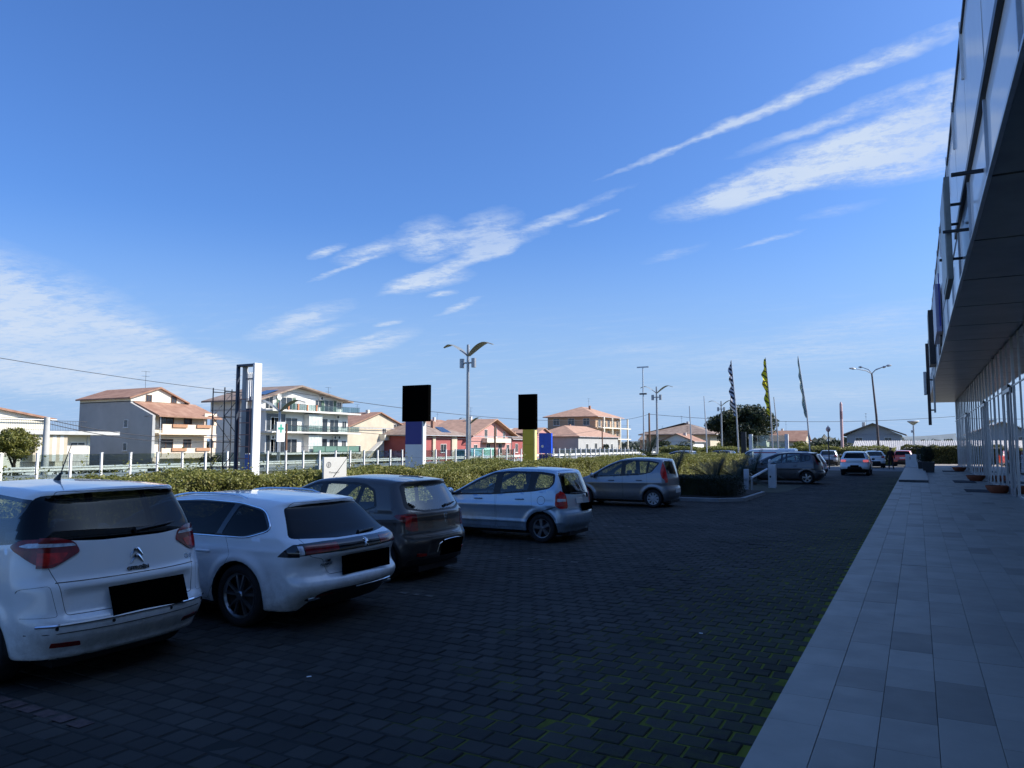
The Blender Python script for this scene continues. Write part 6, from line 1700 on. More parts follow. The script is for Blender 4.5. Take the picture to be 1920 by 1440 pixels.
def roof_aerial(root, F, x, ln, lean=0.5, y=0.0):
    p = probe(F, (x, y, 2.4), (0, 0, -1)); b = MB()
    b.tube([p + Vector((0.03, 0, -0.01)), p + Vector((0.0, 0, 0.03)), p + Vector((-0.03, 0, 0.07))], [0.035, 0.022, 0.008], 8)
    b.tube([p + Vector((-0.02, 0, 0.05)), p + Vector((-0.02 - ln * lean * 0.5, 0, 0.05 + ln * 0.5)), p + Vector((-0.02 - ln * lean, 0, 0.05 + ln))], [0.007, 0.005, 0.003], 6)
    b.build('aerial', M_BLACK, root, smooth=True)


def rear_text(root, F, nm, body, size, m, y, z, bold=0.0, sx=1.0):
    a = probe(F, (-0.8, y, z - 0.03), (1, 0, 0)); b = probe(F, (-0.8, y, z + 0.03), (1, 0, 0))
    tilt = math.atan2(b.x - a.x, 0.06)
    # text reads left to right when seen from behind the car
    return text(nm, body, size, m, root, ((a.x + b.x) / 2 - 0.006, y, z), (R(90) - tilt, 0, R(-90)), 0.003, sx=sx, bold=bold)

# car coordinates: x forward from the rear bumper, y to the left, z up
P_WHITE = paint('white', (0.86, 0.87, 0.87), 0, 0.30, 0.02)
P_WHITE2 = paint('pearl_white', (0.85, 0.86, 0.87), 0, 0.28, 0.02)
P_BROWN = paint('dark_brown', (0.085, 0.068, 0.058), 0.5, 0.34, 0.25)
P_BLUE = paint('ice_blue', (0.40, 0.52, 0.64), 0.5, 0.34, 0.12)
P_GREY = paint('grey', (0.23, 0.245, 0.275), 0.6, 0.34, 0.15)
P_DUSK = paint('dusk_grey', (0.085, 0.080, 0.085), 0.5, 0.34, 0.2)
P_RED = paint('orange_red', (0.62, 0.055, 0.02), 0.0, 0.3, 0.03)
M_LAMPLIT = mat('lamp_lit', (0.6, 0.05, 0.06), 0.2, coat=1.0)
_b = M_LAMPLIT.node_tree.nodes['Principled BSDF']; _b.inputs['Emission Color'].default_value = (1.0, 0.22, 0.26, 1); _b.inputs['Emission Strength'].default_value = 0.35
P_SILVER = paint('silver', (0.36, 0.37, 0.39), 0.6, 0.34, 0.12)


def reg(k, m, *p, **kw): return dict(k=k, m=m, p=list(p), **kw)


def rect(x0, x1, z0, z1): return [(x0, z0), (x1, z0), (x1, z1), (x0, z1)]


def chevrons(root, F, y, z, s):
    for dz in (0.0, 0.075 * s):
        q = []
        for yy, zz in ((0.082, -0.045), (0.055, -0.012), (0.02, 0.028), (0, 0.040), (-0.02, 0.028), (-0.055, -0.012), (-0.082, -0.045)):
            p = probe(F, (-0.8, y + yy * s, z + zz * s + dz), (1, 0, 0)); q.append((p.x - 0.005, y + yy * s, z + zz * s + dz))
        b = MB(); b.tube(q, [0.004, 0.011, 0.016, 0.018, 0.016, 0.011, 0.004], 6); b.build('badge_chevron', M_CHROME, root, smooth=True)


# ---- tall white people carrier, nearest
def extra_mpv(root, sp, F, by):
    chevrons(root, F, -0.02, 0.985, 0.78)
    rear_text(root, F, 'badge_lettering', 'CITROËN', 0.044, M_CHROME, -0.02, 0.905, 0.002, 1.15)
    rear_text(root, F, 'model_lettering', 'C4', 0.06, M_CHROME, -0.60, 0.93, 0.002, 1.1)
    plate(root, F, 0.668, 0.74, 0.23, M_PLATE, y=-0.10, out=0.016, label='blacked-out number plate on white tailgate')
    wiper(root, F, -0.02, -0.46, 1.235, 1.27)
    rear_curve(root, F, 'chrome_strip', [(y, 0.545 - 0.012 * abs(y)) for y in np.linspace(-0.80, 0.80, 19)], 0.013, M_CHROME)
    rear_curve(root, F, 'bumper_seam', [(y, 0.47) for y in np.linspace(-0.84, 0.84, 19)], 0.0045, M_BLACK, 0.0)
    rear_curve(root, F, 'tailgate_crease', [(y, 0.865) for y in np.linspace(-0.66, 0.66, 15)], 0.0045, M_BLACK, 0.0)
    for y in (-0.72, -0.30, 0.26, 0.68): disc_on_rear(root, F, 'parking_sensor', y, 0.51, 0.014, M_BLACK, 0.004)
    roof_aerial(root, F, 1.35, 0.30, 0.55)
    side_handle(root, F, 1.35, 0.93, P_WHITE); side_handle(root, F, 2.42, 0.92, P_WHITE)
    wing_mirror(root, F, 3.02, 0.98, P_WHITE)


MPV = dict(L=4.47, W=1.83, H=1.66, xr=0.86, xf=3.59, wr=0.325, arch=0.375, bot=0.24, paint=P_WHITE, rim='fiveY', ww=0.215,
    top=[(-0.3, 1.60), (0.30, 1.615), (0.9, 1.65), (1.7, 1.66), (2.3, 1.625), (2.8, 1.49), (3.3, 1.22), (3.62, 1.04), (4.1, 0.90), (4.35, 0.78), (4.6, 0.6)],
    rear=[(0.0, 0.16), (0.30, 0.10), (0.42, 0.02), (0.50, 0.0), (0.57, 0.005), (0.60, 0.045), (0.78, 0.075), (0.85, 0.085), (0.88, 0.125), (1.2, 0.185), (1.26, 0.215), (1.54, 0.385), (1.575, 0.375), (1.60, 0.31), (1.9, 0.33)],
    front=[(0, 4.3), (0.3, 4.44), (0.6, 4.47), (0.8, 4.38), (1.7, 3.4)],
    belt=[(0, 1.16), (0.9, 1.10), (2.0, 1.03), (3.4, 0.95), (4.5, 0.9)],
    plan=[(0, 0.91), (0.5, 0.97), (1.2, 1.0), (3.4, 1.0), (4.1, 0.95), (4.5, 0.86)],
    roofw=[(0, 0.68), (0.5, 0.71), (1.5, 0.74), (2.6, 0.72), (3.4, 0.78)], rk=0.24, rp=2.6, rc=0.15, rt=0.06,
    crease=[(0.70, 0.66, -0.010, 0.12)], recess=[(0.0, 0.69, 0.60, 0.10, 0.035)],
    regions=[
        reg('lower_trim', M_BLACK, ('side', rect(0.0, 4.4, 0.10, 0.255)), r=0.0),
        reg('tailgate', P_WHITE, ('rear', [(0.60, 0.60), (0.645, 0.86), (0.70, 1.0), (0.70, 1.24), (0.56, 1.60), (-0.56, 1.60), (-0.70, 1.24), (-0.70, 1.0), (-0.645, 0.86), (-0.60, 0.60)]), gap=0.005, n=0.1),
        reg('door', P_WHITE, ('side', [(0.98, 0.72), (1.22, 0.36), (2.05, 0.34), (2.02, 1.52), (1.2, 1.54), (1.02, 1.0)]), gap=0.004, r=0.06),
        reg('door', P_WHITE, ('side', [(2.08, 0.34), (3.10, 0.36), (3.18, 0.98), (2.55, 1.42), (2.05, 1.53)]), gap=0.004, r=0.06),
        reg('window_frame', M_GLOSSBLACK, ('side', [(0.34, 1.20), (0.52, 1.53), (1.15, 1.575), (1.9, 1.565), (2.5, 1.47), (3.02, 1.18), (3.22, 1.0), (2.1, 1.05), (1.1, 1.12)]), off=-0.001, r=0.05),
        reg('side_window', G_CLEAR, ('side', [(0.42, 1.215), (0.57, 1.505), (1.06, 1.545), (1.04, 1.145)]), off=-0.004, r=0.04),
        reg('side_window', G_CLEAR, ('side', [(1.10, 1.145), (1.11, 1.55), (1.98, 1.545), (2.02, 1.075)]), off=-0.004, r=0.03),
        reg('side_window', G_CLEAR, ('side', [(2.10, 1.07), (2.06, 1.53), (2.44, 1.47), (2.92, 1.20), (2.98, 1.03)]), off=-0.004, r=0.03),
        reg('rear_window', G_DARK, ('rear', [(0.86, 1.22), (0.66, 1.565), (0.3, 1.582), (-0.3, 1.582), (-0.66, 1.565), (-0.86, 1.22), (-0.3, 1.178), (0.3, 1.178)]), off=-0.002, r=0.05, n=0.1),
        reg('windscreen', G_CLEAR, ('top', [(2.42, -0.58), (2.42, 0.58), (3.40, 0.72), (3.40, -0.72)]), off=-0.002, r=0.08, n=0.3),
        reg('tail_light', M_LAMPDARK, ('rear', [(0.46, 1.10), (0.50, 1.185), (0.62, 1.225), (0.95, 1.225), (0.95, 0.99), (0.66, 0.985)]), ('side', [(-0.1, 1.225), (0.45, 1.215), (0.56, 1.16), (0.44, 1.10), (0.28, 0.99), (-0.1, 0.99)]), mir=True, off=0.010, sk=0.01, r=0.03, n=0.05),
        reg('reversing_lamp', M_LAMPCLEAR, ('rear', [(0.49, 1.150), (0.51, 1.172), (0.95, 1.190), (0.95, 1.152)]), ('side', [(-0.1, 1.190), (0.40, 1.185), (0.46, 1.163), (0.40, 1.150), (-0.1, 1.152)]), mir=True, off=0.013, r=0.008, n=0.05),
        reg('brake_lamp', M_LAMPRED, ('rear', [(0.60, 1.03), (0.55, 1.10), (0.95, 1.12), (0.95, 1.01), (0.70, 1.005)]), ('side', [(-0.1, 1.12), (0.34, 1.12), (0.24, 1.012), (-0.1, 1.01)]), mir=True, off=0.012, r=0.015, n=0.05),
        reg('rear_reflector', M_LAMPDARK, ('rear', [(0.48, 0.345), (0.50, 0.385), (0.70, 0.395), (0.70, 0.355)]), mir=True, off=0.004, sk=0.01, r=0.01),
        reg('bumper_corner', P_WHITE, ('rear', [(0.66, 0.60), (0.70, 0.85), (0.86, 0.83), (0.90, 0.60)]), mir=True, gap=0.003, n=0.3),
    ], extra=extra_mpv)


# ---- white estate
def extra_estate(root, sp, F, by):
    plate(root, F, 0.665, 0.84, 0.205, M_PLATE, y=-0.10, out=0.014, label='blacked-out number plate on white estate')
    wiper(root, F, -0.10, -0.46, 0.985, 0.998)
    rear_text(root, F, 'model_lettering', '508', 0.055, M_CHROME, 0.50, 0.735, 0.002, 1.2)
    rear_text(root, F, 'model_lettering', 'PEUGEOT', 0.035, M_CHROME, 0.50, 0.70, 0.001, 1.2)
    # rearing lion emblem
    e = MB(); y0, z0 = -0.08, 0.885
    def lp(a, b): p = probe(F, (-0.8, y0 + a, z0 + b), (1, 0, 0)); return (p.x - 0.008, y0 + a, z0 + b)
    e.tube([lp(0.02, -0.05), lp(0.012, -0.02), lp(-0.005, 0.01), lp(-0.012, 0.035), lp(0.004, 0.05)], [0.008, 0.011, 0.013, 0.012, 0.005], 6)
    e.tube([lp(-0.01, 0.02), lp(0.015, 0.022), lp(0.032, 0.034)], [0.007, 0.006, 0.004], 6)
    e.tube([lp(-0.006, 0.0), lp(0.018, 0.002), lp(0.030, -0.008)], [0.007, 0.006, 0.004], 6)
    e.tube([lp(0.005, -0.02), lp(-0.018, -0.034), lp(-0.012, -0.055)], [0.008, 0.007, 0.005], 6)
    e.tube([lp(-0.015, 0.005), lp(-0.034, 0.0), lp(-0.032, 0.025), lp(-0.042, 0.034)], [0.004, 0.004, 0.004, 0.003], 6)
    e.build('lion_badge', M_CHROME, root, smooth=True)
    # roof rails
    for sg in (1, -1):
        pts = []
        for x in np.linspace(1.25, 2.95, 14):
            p = probe(F, (x, sg * 0.60, 2.2), (0, 0, -1)); k = 0.0 if x in (1.25, 2.95) else 0.028
            pts.append((x, sg * 0.60, p.z + k - 0.006))
        b = MB(); b.tube(pts, 0.013, 8); b.build('roof_rail', M_CHROME, root, smooth=True)
    # bright window surround
    for sg in (1, -1):
        pts = []
        for x, z in EST_DLO + [EST_DLO[0]]:
            p = probe(F, (x, sg * 1.3, z), (0, -sg, 0)); pts.append((x, p.y + sg * 0.002, z))
        b = MB(); b.tube(pts, 0.009, 6, False); b.build('window_chrome', M_CHROME, root, smooth=True)
    for y in (0.62, -0.62):
        p = probe(F, (-0.8, y, 0.34), (1, 0, 0)); b = MB()
        b.box(p.x - 0.02, p.x + 0.05, y - 0.09, y + 0.09, 0.325, 0.36); b.build('exhaust_trim', M_CHROME, root, bevel=0.008)
    side_handle(root, F, 1.58, 0.80, P_WHITE2); side_handle(root, F, 2.66, 0.79, P_WHITE2)
    wing_mirror(root, F, 3.30, 0.90, P_WHITE2)
    rear_curve(root, F, 'diffuser_strip', [(y, 0.405) for y in np.linspace(-0.60, 0.10, 9)], 0.007, M_CHROME)


EST_DLO = rnd_poly([(0.62, 1.07), (0.83, 1.27), (1.25, 1.335), (1.9, 1.355), (2.5, 1.32), (2.95, 1.17), (3.42, 0.965), (2.4, 0.965), (0.95, 0.975)], 0.10, 4)
ESTATE = dict(L=4.78, W=1.86, H=1.43, xr=1.04, xf=3.83, wr=0.340, arch=0.385, bot=0.20, paint=P_WHITE2, rim='ten', ww=0.22,
    top=[(-0.3, 1.33), (0.50, 1.352), (1.0, 1.395), (1.7, 1.43), (2.3, 1.415), (2.7, 1.33), (3.2, 1.11), (3.55, 0.965), (4.2, 0.87), (4.6, 0.74), (4.9, 0.6)],
    rear=[(0.0, 0.30), (0.22, 0.26), (0.32, 0.14), (0.40, 0.035), (0.47, 0.0), (0.54, 0.005), (0.575, 0.075), (0.70, 0.095), (0.78, 0.05), (0.83, 0.035), (0.93, 0.075), (0.955, 0.12), (0.98, 0.225), (1.29, 0.60), (1.325, 0.60), (1.345, 0.50), (1.6, 0.52)],
    front=[(0, 4.6), (0.3, 4.75), (0.55, 4.78), (0.75, 4.68), (1.4, 3.6)],
    belt=[(0, 0.99), (1.0, 0.955), (2.0, 0.95), (3.5, 0.92), (4.8, 0.85)],
    plan=[(0, 0.92), (0.5, 0.975), (1.2, 1.0), (3.6, 1.0), (4.3, 0.95), (4.8, 0.84)],
    roofw=[(0, 0.58), (0.6, 0.62), (1.5, 0.70), (2.6, 0.70), (3.5, 0.78)], rk=0.22, rp=2.6, rc=0.12, rt=0.09, flare=0.022,
    crease=[(0.86, 0.78, 0.010, 0.035), (0.55, 0.55, -0.012, 0.12)], recess=[(0.0, 0.665, 0.48, 0.085, 0.03)],
    regions=[
        reg('lower_bumper', M_BLACK, ('rear', [(0.70, 0.16), (0.60, 0.40), (0.50, 0.425), (-0.50, 0.425), (-0.60, 0.40), (-0.70, 0.16)]), n=0.02, r=0.03),
        reg('lower_trim', M_BLACK, ('side', rect(1.3, 3.5, 0.10, 0.25)), r=0.0),
        reg('tailgate', P_WHITE2, ('rear', [(0.46, 0.585), (0.56, 0.76), (0.72, 0.80), (0.74, 0.96), (0.62, 1.26), (0.50, 1.345), (-0.50, 1.345), (-0.62, 1.26), (-0.74, 0.96), (-0.72, 0.80), (-0.56, 0.76), (-0.46, 0.585)]), gap=0.0045, n=0.1),
        reg('door', P_WHITE2, ('side', [(1.14, 0.78), (1.42, 0.42), (1.50, 0.27), (2.32, 0.27), (2.35, 1.32), (1.45, 1.33), (1.28, 0.98)]), gap=0.0035, r=0.06),
        reg('door', P_WHITE2, ('side', [(2.36, 0.27), (3.34, 0.28), (3.44, 0.95), (2.85, 1.20), (2.39, 1.32)]), gap=0.0035, r=0.06),
        reg('window_frame', M_GLOSSBLACK, ('side', EST_DLO), off=-0.001, r=0.0, seg=1),
        reg('side_window', G_DARK, ('side', [(0.68, 1.075), (0.87, 1.255), (1.25, 1.318), (1.36, 0.992), (0.98, 0.992)]), off=-0.004, r=0.04),
        reg('side_window', G_DARK, ('side', [(1.44, 0.990), (1.33, 1.325), (1.86, 1.335), (2.36, 1.315), (2.38, 0.985)]), off=-0.004, r=0.03),
        reg('side_window', G_CLEAR, ('side', [(2.44, 0.985), (2.44, 1.305), (2.88, 1.165), (3.26, 0.99)]), off=-0.004, r=0.03),
        reg('rear_window', G_DARK, ('rear', [(0.80, 0.985), (0.60, 1.295), (0.3, 1.318), (-0.3, 1.318), (-0.60, 1.295), (-0.80, 0.985), (-0.3, 0.962), (0.3, 0.962)]), off=-0.002, r=0.04, n=0.05),
        reg('windscreen', G_CLEAR, ('top', [(2.60, -0.58), (2.60, 0.58), (3.55, 0.72), (3.55, -0.72)]), off=-0.002, r=0.08, n=0.3),
        reg('light_bar', M_GLOSSBLACK, ('rear', [(0.95, 0.80), (0.66, 0.825), (-0.66, 0.825), (-0.95, 0.80), (-0.95, 0.93), (-0.5, 0.945), (0.5, 0.945), (0.95, 0.93)]), ('side', [(-0.2, 0.93), (0.30, 0.93), (0.46, 0.80), (-0.2, 0.80)]), off=0.003, sk=0.012, r=0.01, n=0.05),
        reg('tail_light', M_LAMPDARK, ('rear', [(0.36, 0.845), (0.36, 0.925), (0.76, 0.915), (0.76, 0.825)]), mir=True, off=0.006, r=0.01),
        reg('lamp_claw', M_LAMPCLEAR, ('rear', [(0.77, 0.825), (0.77, 0.915), (0.81, 0.912), (0.81, 0.822)]), mir=True, off=0.007, r=0.005, n=0.05),
        reg('rear_reflector', M_LAMPDARK, ('rear', [(0.40, 0.375), (0.42, 0.400), (0.62, 0.385), (0.62, 0.355)]), mir=True, off=0.006, r=0.006, n=0.05),
    ], extra=extra_estate)


# ---- dark brown hatchback
def extra_brown(root, sp, F, by):
    plate(root, F, 0.45, 0.56, 0.23, M_PLATE, y=-0.18, out=0.016, label='blacked-out number plate low on brown bumper')
    wiper(root, F, -0.12, -0.48, 1.075, 1.10)
    roof_aerial(root, F, 2.35, 0.42, 0.9)
    b = MB()
    for dy, dz, w, h in ((0, 0.0, 0.075, 0.02), (-0.03, -0.035, 0.018, 0.055), (0.03, -0.035, 0.018, 0.055), (0, -0.065, 0.05, 0.02), (0, -0.11, 0.022, 0.045)):
        p = probe(F, (-0.8, dy - 0.06, 0.955 + dz), (1, 0, 0)); b.box(p.x - 0.008, p.x + 0.01, dy - 0.06 - w / 2, dy - 0.06 + w / 2, 0.955 + dz - h / 2, 0.955 + dz + h / 2)
    b.build('badge', M_CHROME, root, bevel=0.002)
    side_handle(root, F, 1.25, 0.84, P_BROWN); side_handle(root, F, 2.22, 0.83, P_BROWN)
    wing_mirror(root, F, 2.95, 0.92, P_BROWN)
    rear_curve(root, F, 'plate_recess_lip', [(0.18, 0.40), (0.16, 0.52), (0.06, 0.565), (-0.06, 0.575), (-0.30, 0.575), (-0.42, 0.56), (-0.50, 0.50)], 0.006, M_CHROME)


BROWN = dict(L=4.06, W=1.735, H=1.525, xr=0.66, xf=3.25, wr=0.310, arch=0.365, bot=0.22, paint=P_BROWN, rim='steel', ww=0.19,
    top=[(-0.3, 1.445), (0.30, 1.455), (0.8, 1.505), (1.5, 1.525), (2.05, 1.485), (2.5, 1.31), (3.0, 1.05), (3.3, 0.96), (3.8, 0.86), (4.0, 0.72), (4.2, 0.6)],
    rear=[(0.0, 0.14), (0.28, 0.10), (0.40, 0.03), (0.55, 0.0), (0.64, 0.015), (0.70, 0.06), (0.88, 0.085), (0.97, 0.085), (1.03, 0.13), (1.40, 0.37), (1.43, 0.36), (1.455, 0.27), (1.7, 0.29)],
    front=[(0, 3.9), (0.3, 4.03), (0.6, 4.06), (0.8, 3.96), (1.6, 3.1)],
    belt=[(0, 1.10), (0.7, 1.03), (1.5, 0.97), (3.2, 0.92), (4.1, 0.85)],
    plan=[(0, 0.93), (0.5, 0.985), (1.0, 1.0), (3.0, 1.0), (3.7, 0.95), (4.1, 0.84)],
    roofw=[(0, 0.64), (0.5, 0.68), (1.5, 0.73), (2.6, 0.72), (3.3, 0.78)], rk=0.20, rp=2.4, rc=0.14, rt=0.075, flare=0.03,
    crease=[(0.90, 0.86, 0.012, 0.05), (0.56, 0.55, -0.012, 0.12)], recess=[(0.10, 0.47, 0.30, 0.09, 0.03)],
    regions=[
        reg('lower_trim', M_BLACK, ('side', rect(0.9, 3.0, 0.10, 0.29)), r=0.0),
        reg('lower_bumper', M_BLACK, ('rear', [(0.75, 0.10), (0.72, 0.32), (-0.72, 0.32), (-0.75, 0.10)]), n=0.02, r=0.02),
        reg('tailgate', P_BROWN, ('rear', [(0.46, 0.66), (0.60, 0.76), (0.66, 1.02), (0.54, 1.445), (-0.54, 1.445), (-0.66, 1.02), (-0.60, 0.76), (-0.46, 0.66)]), gap=0.0045, n=0.1, r=0.06),
        reg('door', P_BROWN, ('side', [(0.80, 0.76), (1.06, 0.33), (1.86, 0.31), (1.88, 1.42), (1.15, 1.43), (0.86, 1.08)]), gap=0.0035, r=0.06),
        reg('door', P_BROWN, ('side', [(1.90, 0.31), (2.88, 0.33), (2.98, 0.94), (2.42, 1.30), (1.92, 1.43)]), gap=0.0035, r=0.06),
        reg('window_frame', M_BLACK, ('side', [(0.72, 1.08), (0.84, 1.33), (1.05, 1.415), (1.6, 1.44), (2.02, 1.42), (2.45, 1.27), (2.98, 0.965), (1.9, 0.985), (1.0, 1.0)]), off=-0.001, r=0.05),
        reg('side_window', G_CLEAR, ('side', [(0.77, 1.085), (0.87, 1.30), (1.06, 1.385), (1.12, 1.03), (0.98, 1.025)]), off=-0.004, r=0.03),
        reg('side_window', G_CLEAR, ('side', [(1.17, 1.025), (1.12, 1.395), (1.80, 1.415), (1.82, 1.01)]), off=-0.004, r=0.03),
        reg('side_window', G_CLEAR, ('side', [(1.92, 1.01), (1.90, 1.41), (2.06, 1.385), (2.40, 1.26), (2.82, 0.985)]), off=-0.004, r=0.03),
        reg('window_frame', M_BLACK, ('rear', [(0.715, 1.06), (0.60, 1.41), (-0.60, 1.41), (-0.715, 1.06), (-0.42, 1.0), (0.42, 1.0)]), off=-0.001, r=0.06, n=0.05),
        reg('rear_window', G_REAR, ('rear', [(0.66, 1.08), (0.55, 1.385), (-0.55, 1.385), (-0.66, 1.08), (-0.38, 1.03), (0.38, 1.03)]), off=-0.003, r=0.08, n=0.05),
        reg('windscreen', G_CLEAR, ('top', [(2.15, -0.54), (2.15, 0.54), (3.08, 0.68), (3.08, -0.68)]), off=-0.002, r=0.08, n=0.3),
        reg('tail_light', M_LAMPDARK, ('rear', [(0.57, 0.74), (0.58, 0.99), (0.95, 1.0), (0.95, 0.90), (0.70, 0.745)]), ('side', [(-0.1, 1.0), (0.36, 0.985), (0.40, 0.965), (0.10, 0.76), (-0.1, 0.75)]), mir=True, off=0.008, sk=0.01, r=0.03, n=0.05),
        reg('brake_lamp', M_LAMPRED, ('rear', [(0.70, 0.80), (0.66, 0.96), (0.95, 0.98), (0.95, 0.955), (0.74, 0.935), (0.76, 0.82)]), ('side', [(-0.1, 0.98), (0.32, 0.97), (0.28, 0.95), (-0.1, 0.955)]), mir=True, off=0.011, r=0.01, n=0.05),
        reg('rear_reflector', M_LAMPRED, ('rear', [(0.42, 0.365), (0.44, 0.405), (0.62, 0.42), (0.62, 0.375)]), mir=True, off=0.004, sk=0.01, r=0.01),
    ], extra=extra_brown)


# ---- ice blue hatchback seen from the side
def extra_blue(root, sp, F, by):
    plate(root, F, 0.70, 0.54, 0.15, M_PLATE, y=-0.18, out=0.03, label='blacked-out number plate at the foot of blue tailgate')
    plate(root, F, 0.84, 0.34, 0.11, M_PLATEW, y=0.10, out=0.010, nm='number_plate_top', label='pale upper part of number plate')
    p0 = probe(F, (-0.8, -0.02, 0.985), (1, 0, 0)); p1 = probe(F, (-0.8, 0.46, 1.03), (1, 0, 0))
    b = MB(); b.tube([(p0.x - 0.03, -0.30, 0.90), (p0.x - 0.045, -0.24, 0.98), (p0.x - 0.045, 0.0, 1.0), (p1.x - 0.03, 0.46, 1.005)], [0.02, 0.017, 0.014, 0.008], 6); b.build('rear_wiper', M_BLACK, root, smooth=True)
    # fuel flap
    p = probe(F, (0.62, 1.2, 0.86), (0, -1, 0)); b = MB()
    b.tube([(0.62 + 0.085 * math.cos(a), probe(F, (0.62 + 0.085 * math.cos(a), 1.2, 0.86 + 0.085 * math.sin(a)), (0, -1, 0)).y - 0.001, 0.86 + 0.085 * math.sin(a)) for a in [2 * math.pi * k / 24 for k in range(25)]], 0.004, 5, False)
    b.build('fuel_flap_seam', M_BLACK, root)
    side_handle(root, F, 1.12, 0.875, P_BLUE); side_handle(root, F, 2.12, 0.86, P_BLUE)
    wing_mirror(root, F, 2.78, 0.94, P_BLUE)
    # dent / scrape above the rear wheel arch
    q = []
    for x, z in ((0.30, 0.74), (0.45, 0.69), (0.62, 0.635)):
        p = probe(F, (x, 1.2, z), (0, -1, 0)); q.append((x, p.y - 0.004, z))
    b = MB(); b.tube(q, [0.012, 0.02, 0.012], 6); b.build('scrape_mark', mat('scrape_dark', (0.05, 0.06, 0.075), 0.7), root)


BLUE = dict(L=3.83, W=1.675, H=1.525, xr=0.62, xf=3.07, wr=0.295, arch=0.345, bot=0.20, paint=P_BLUE, rim='five', ww=0.18,
    top=[(-0.3, 1.455), (0.25, 1.475), (0.7, 1.515), (1.3, 1.525), (1.75, 1.485), (2.2, 1.33), (2.7, 1.06), (3.0, 0.925), (3.5, 0.80), (3.75, 0.66), (4.0, 0.5)],
    rear=[(0.0, 0.12), (0.26, 0.10), (0.36, 0.02), (0.48, 0.0), (0.60, 0.005), (0.66, 0.055), (0.95, 0.085), (1.0, 0.10), (1.43, 0.27), (1.50, 0.285), (1.8, 0.30)],
    front=[(0, 3.68), (0.3, 3.80), (0.55, 3.83), (0.75, 3.72), (1.6, 2.9)],
    belt=[(0, 1.07), (0.6, 1.04), (1.2, 0.99), (2.0, 0.94), (3.0, 0.89), (3.9, 0.8)],
    plan=[(0, 0.94), (0.5, 0.985), (1.0, 1.0), (2.9, 1.0), (3.5, 0.94), (3.9, 0.8)],
    roofw=[(0, 0.66), (0.5, 0.69), (1.4, 0.73), (2.4, 0.72), (3.1, 0.78)], rk=0.16, rp=2.4, rc=0.13, rt=0.08, flare=0.022,
    crease=[(0.76, 0.72, 0.014, 0.05), (0.42, 0.42, 0.016, 0.03), (0.58, 0.56, -0.010, 0.10)],
    regions=[
        reg('lower_trim', M_BLACK, ('side', rect(0.9, 2.8, 0.10, 0.235)), r=0.0),
        reg('tailgate', P_BLUE, ('rear', [(0.56, 0.68), (0.60, 1.0), (0.52, 1.46), (-0.52, 1.46), (-0.60, 1.0), (-0.56, 0.68)]), gap=0.0045, n=0.1, r=0.05),
        reg('door', P_BLUE, ('side', [(0.82, 0.68), (0.98, 0.52), (1.02, 0.29), (1.66, 0.28), (1.70, 1.43), (1.05, 1.43), (0.86, 1.05)]), gap=0.0035, r=0.07),
        reg('door', P_BLUE, ('side', [(1.685, 0.28), (2.68, 0.30), (2.82, 0.88), (2.20, 1.26), (1.73, 1.43)]), gap=0.0035, r=0.06),
        reg('window_frame', M_BLACK, ('side', [(0.36, 1.20), (0.38, 1.40), (0.70, 1.44), (1.45, 1.445), (1.82, 1.41), (2.20, 1.25), (2.62, 1.03), (2.90, 0.905), (1.7, 0.955), (0.80, 1.035), (0.45, 1.10)]), off=-0.001, r=0.06),
        reg('side_window', G_CLEAR, ('side', [(0.40, 1.205), (0.42, 1.375), (0.76, 1.405), (0.80, 1.075), (0.48, 1.115)]), off=-0.004, r=0.05),
        reg('side_window', G_CLEAR, ('side', [(0.94, 1.065), (0.92, 1.41), (1.58, 1.415), (1.60, 0.99)]), off=-0.004, r=0.03),
        reg('side_window', G_CLEAR, ('side', [(1.76, 0.985), (1.73, 1.40), (1.84, 1.385), (2.18, 1.23), (2.56, 1.035), (2.60, 0.955)]), off=-0.004, r=0.03),
        reg('rear_window', G_REAR, ('rear', [(0.66, 1.00), (0.57, 1.42), (-0.57, 1.42), (-0.66, 1.00), (-0.3, 0.97), (0.3, 0.97)]), off=-0.003, r=0.05, n=0.05),
        reg('windscreen', G_CLEAR, ('top', [(1.90, -0.54), (1.90, 0.54), (2.85, 0.68), (2.85, -0.68)]), off=-0.002, r=0.08, n=0.3),
        reg('tail_light', M_LAMPRED, ('rear', [(0.58, 0.70), (0.60, 0.98), (0.70, 1.06), (0.90, 1.06), (0.90, 0.70)]), ('side', [(-0.1, 1.06), (0.20, 1.06), (0.31, 1.0), (0.31, 0.76), (0.22, 0.70), (-0.1, 0.70)]), mir=True, off=0.010, sk=0.012, r=0.04, n=0.05),
        reg('indicator_lamp', M_LAMPCLEAR, ('rear', [(0.61, 0.845), (0.61, 0.895), (0.90, 0.90), (0.90, 0.84)]), ('side', [(-0.1, 0.90), (0.27, 0.90), (0.27, 0.84), (-0.1, 0.84)]), mir=True, off=0.013, r=0.01, n=0.05),
    ], extra=extra_blue)


# ---- small tall grey hatchback
def extra_grey(root, sp, F, by):
    plate(root, F, 0.52, 0.50, 0.12, M_PLATEW, y=0.0, out=0.014)
    side_handle(root, F, 1.05, 0.86, P_GREY); side_handle(root, F, 2.0, 0.84, P_GREY)
    wing_mirror(root, F, 2.62, 0.94, P_GREY)


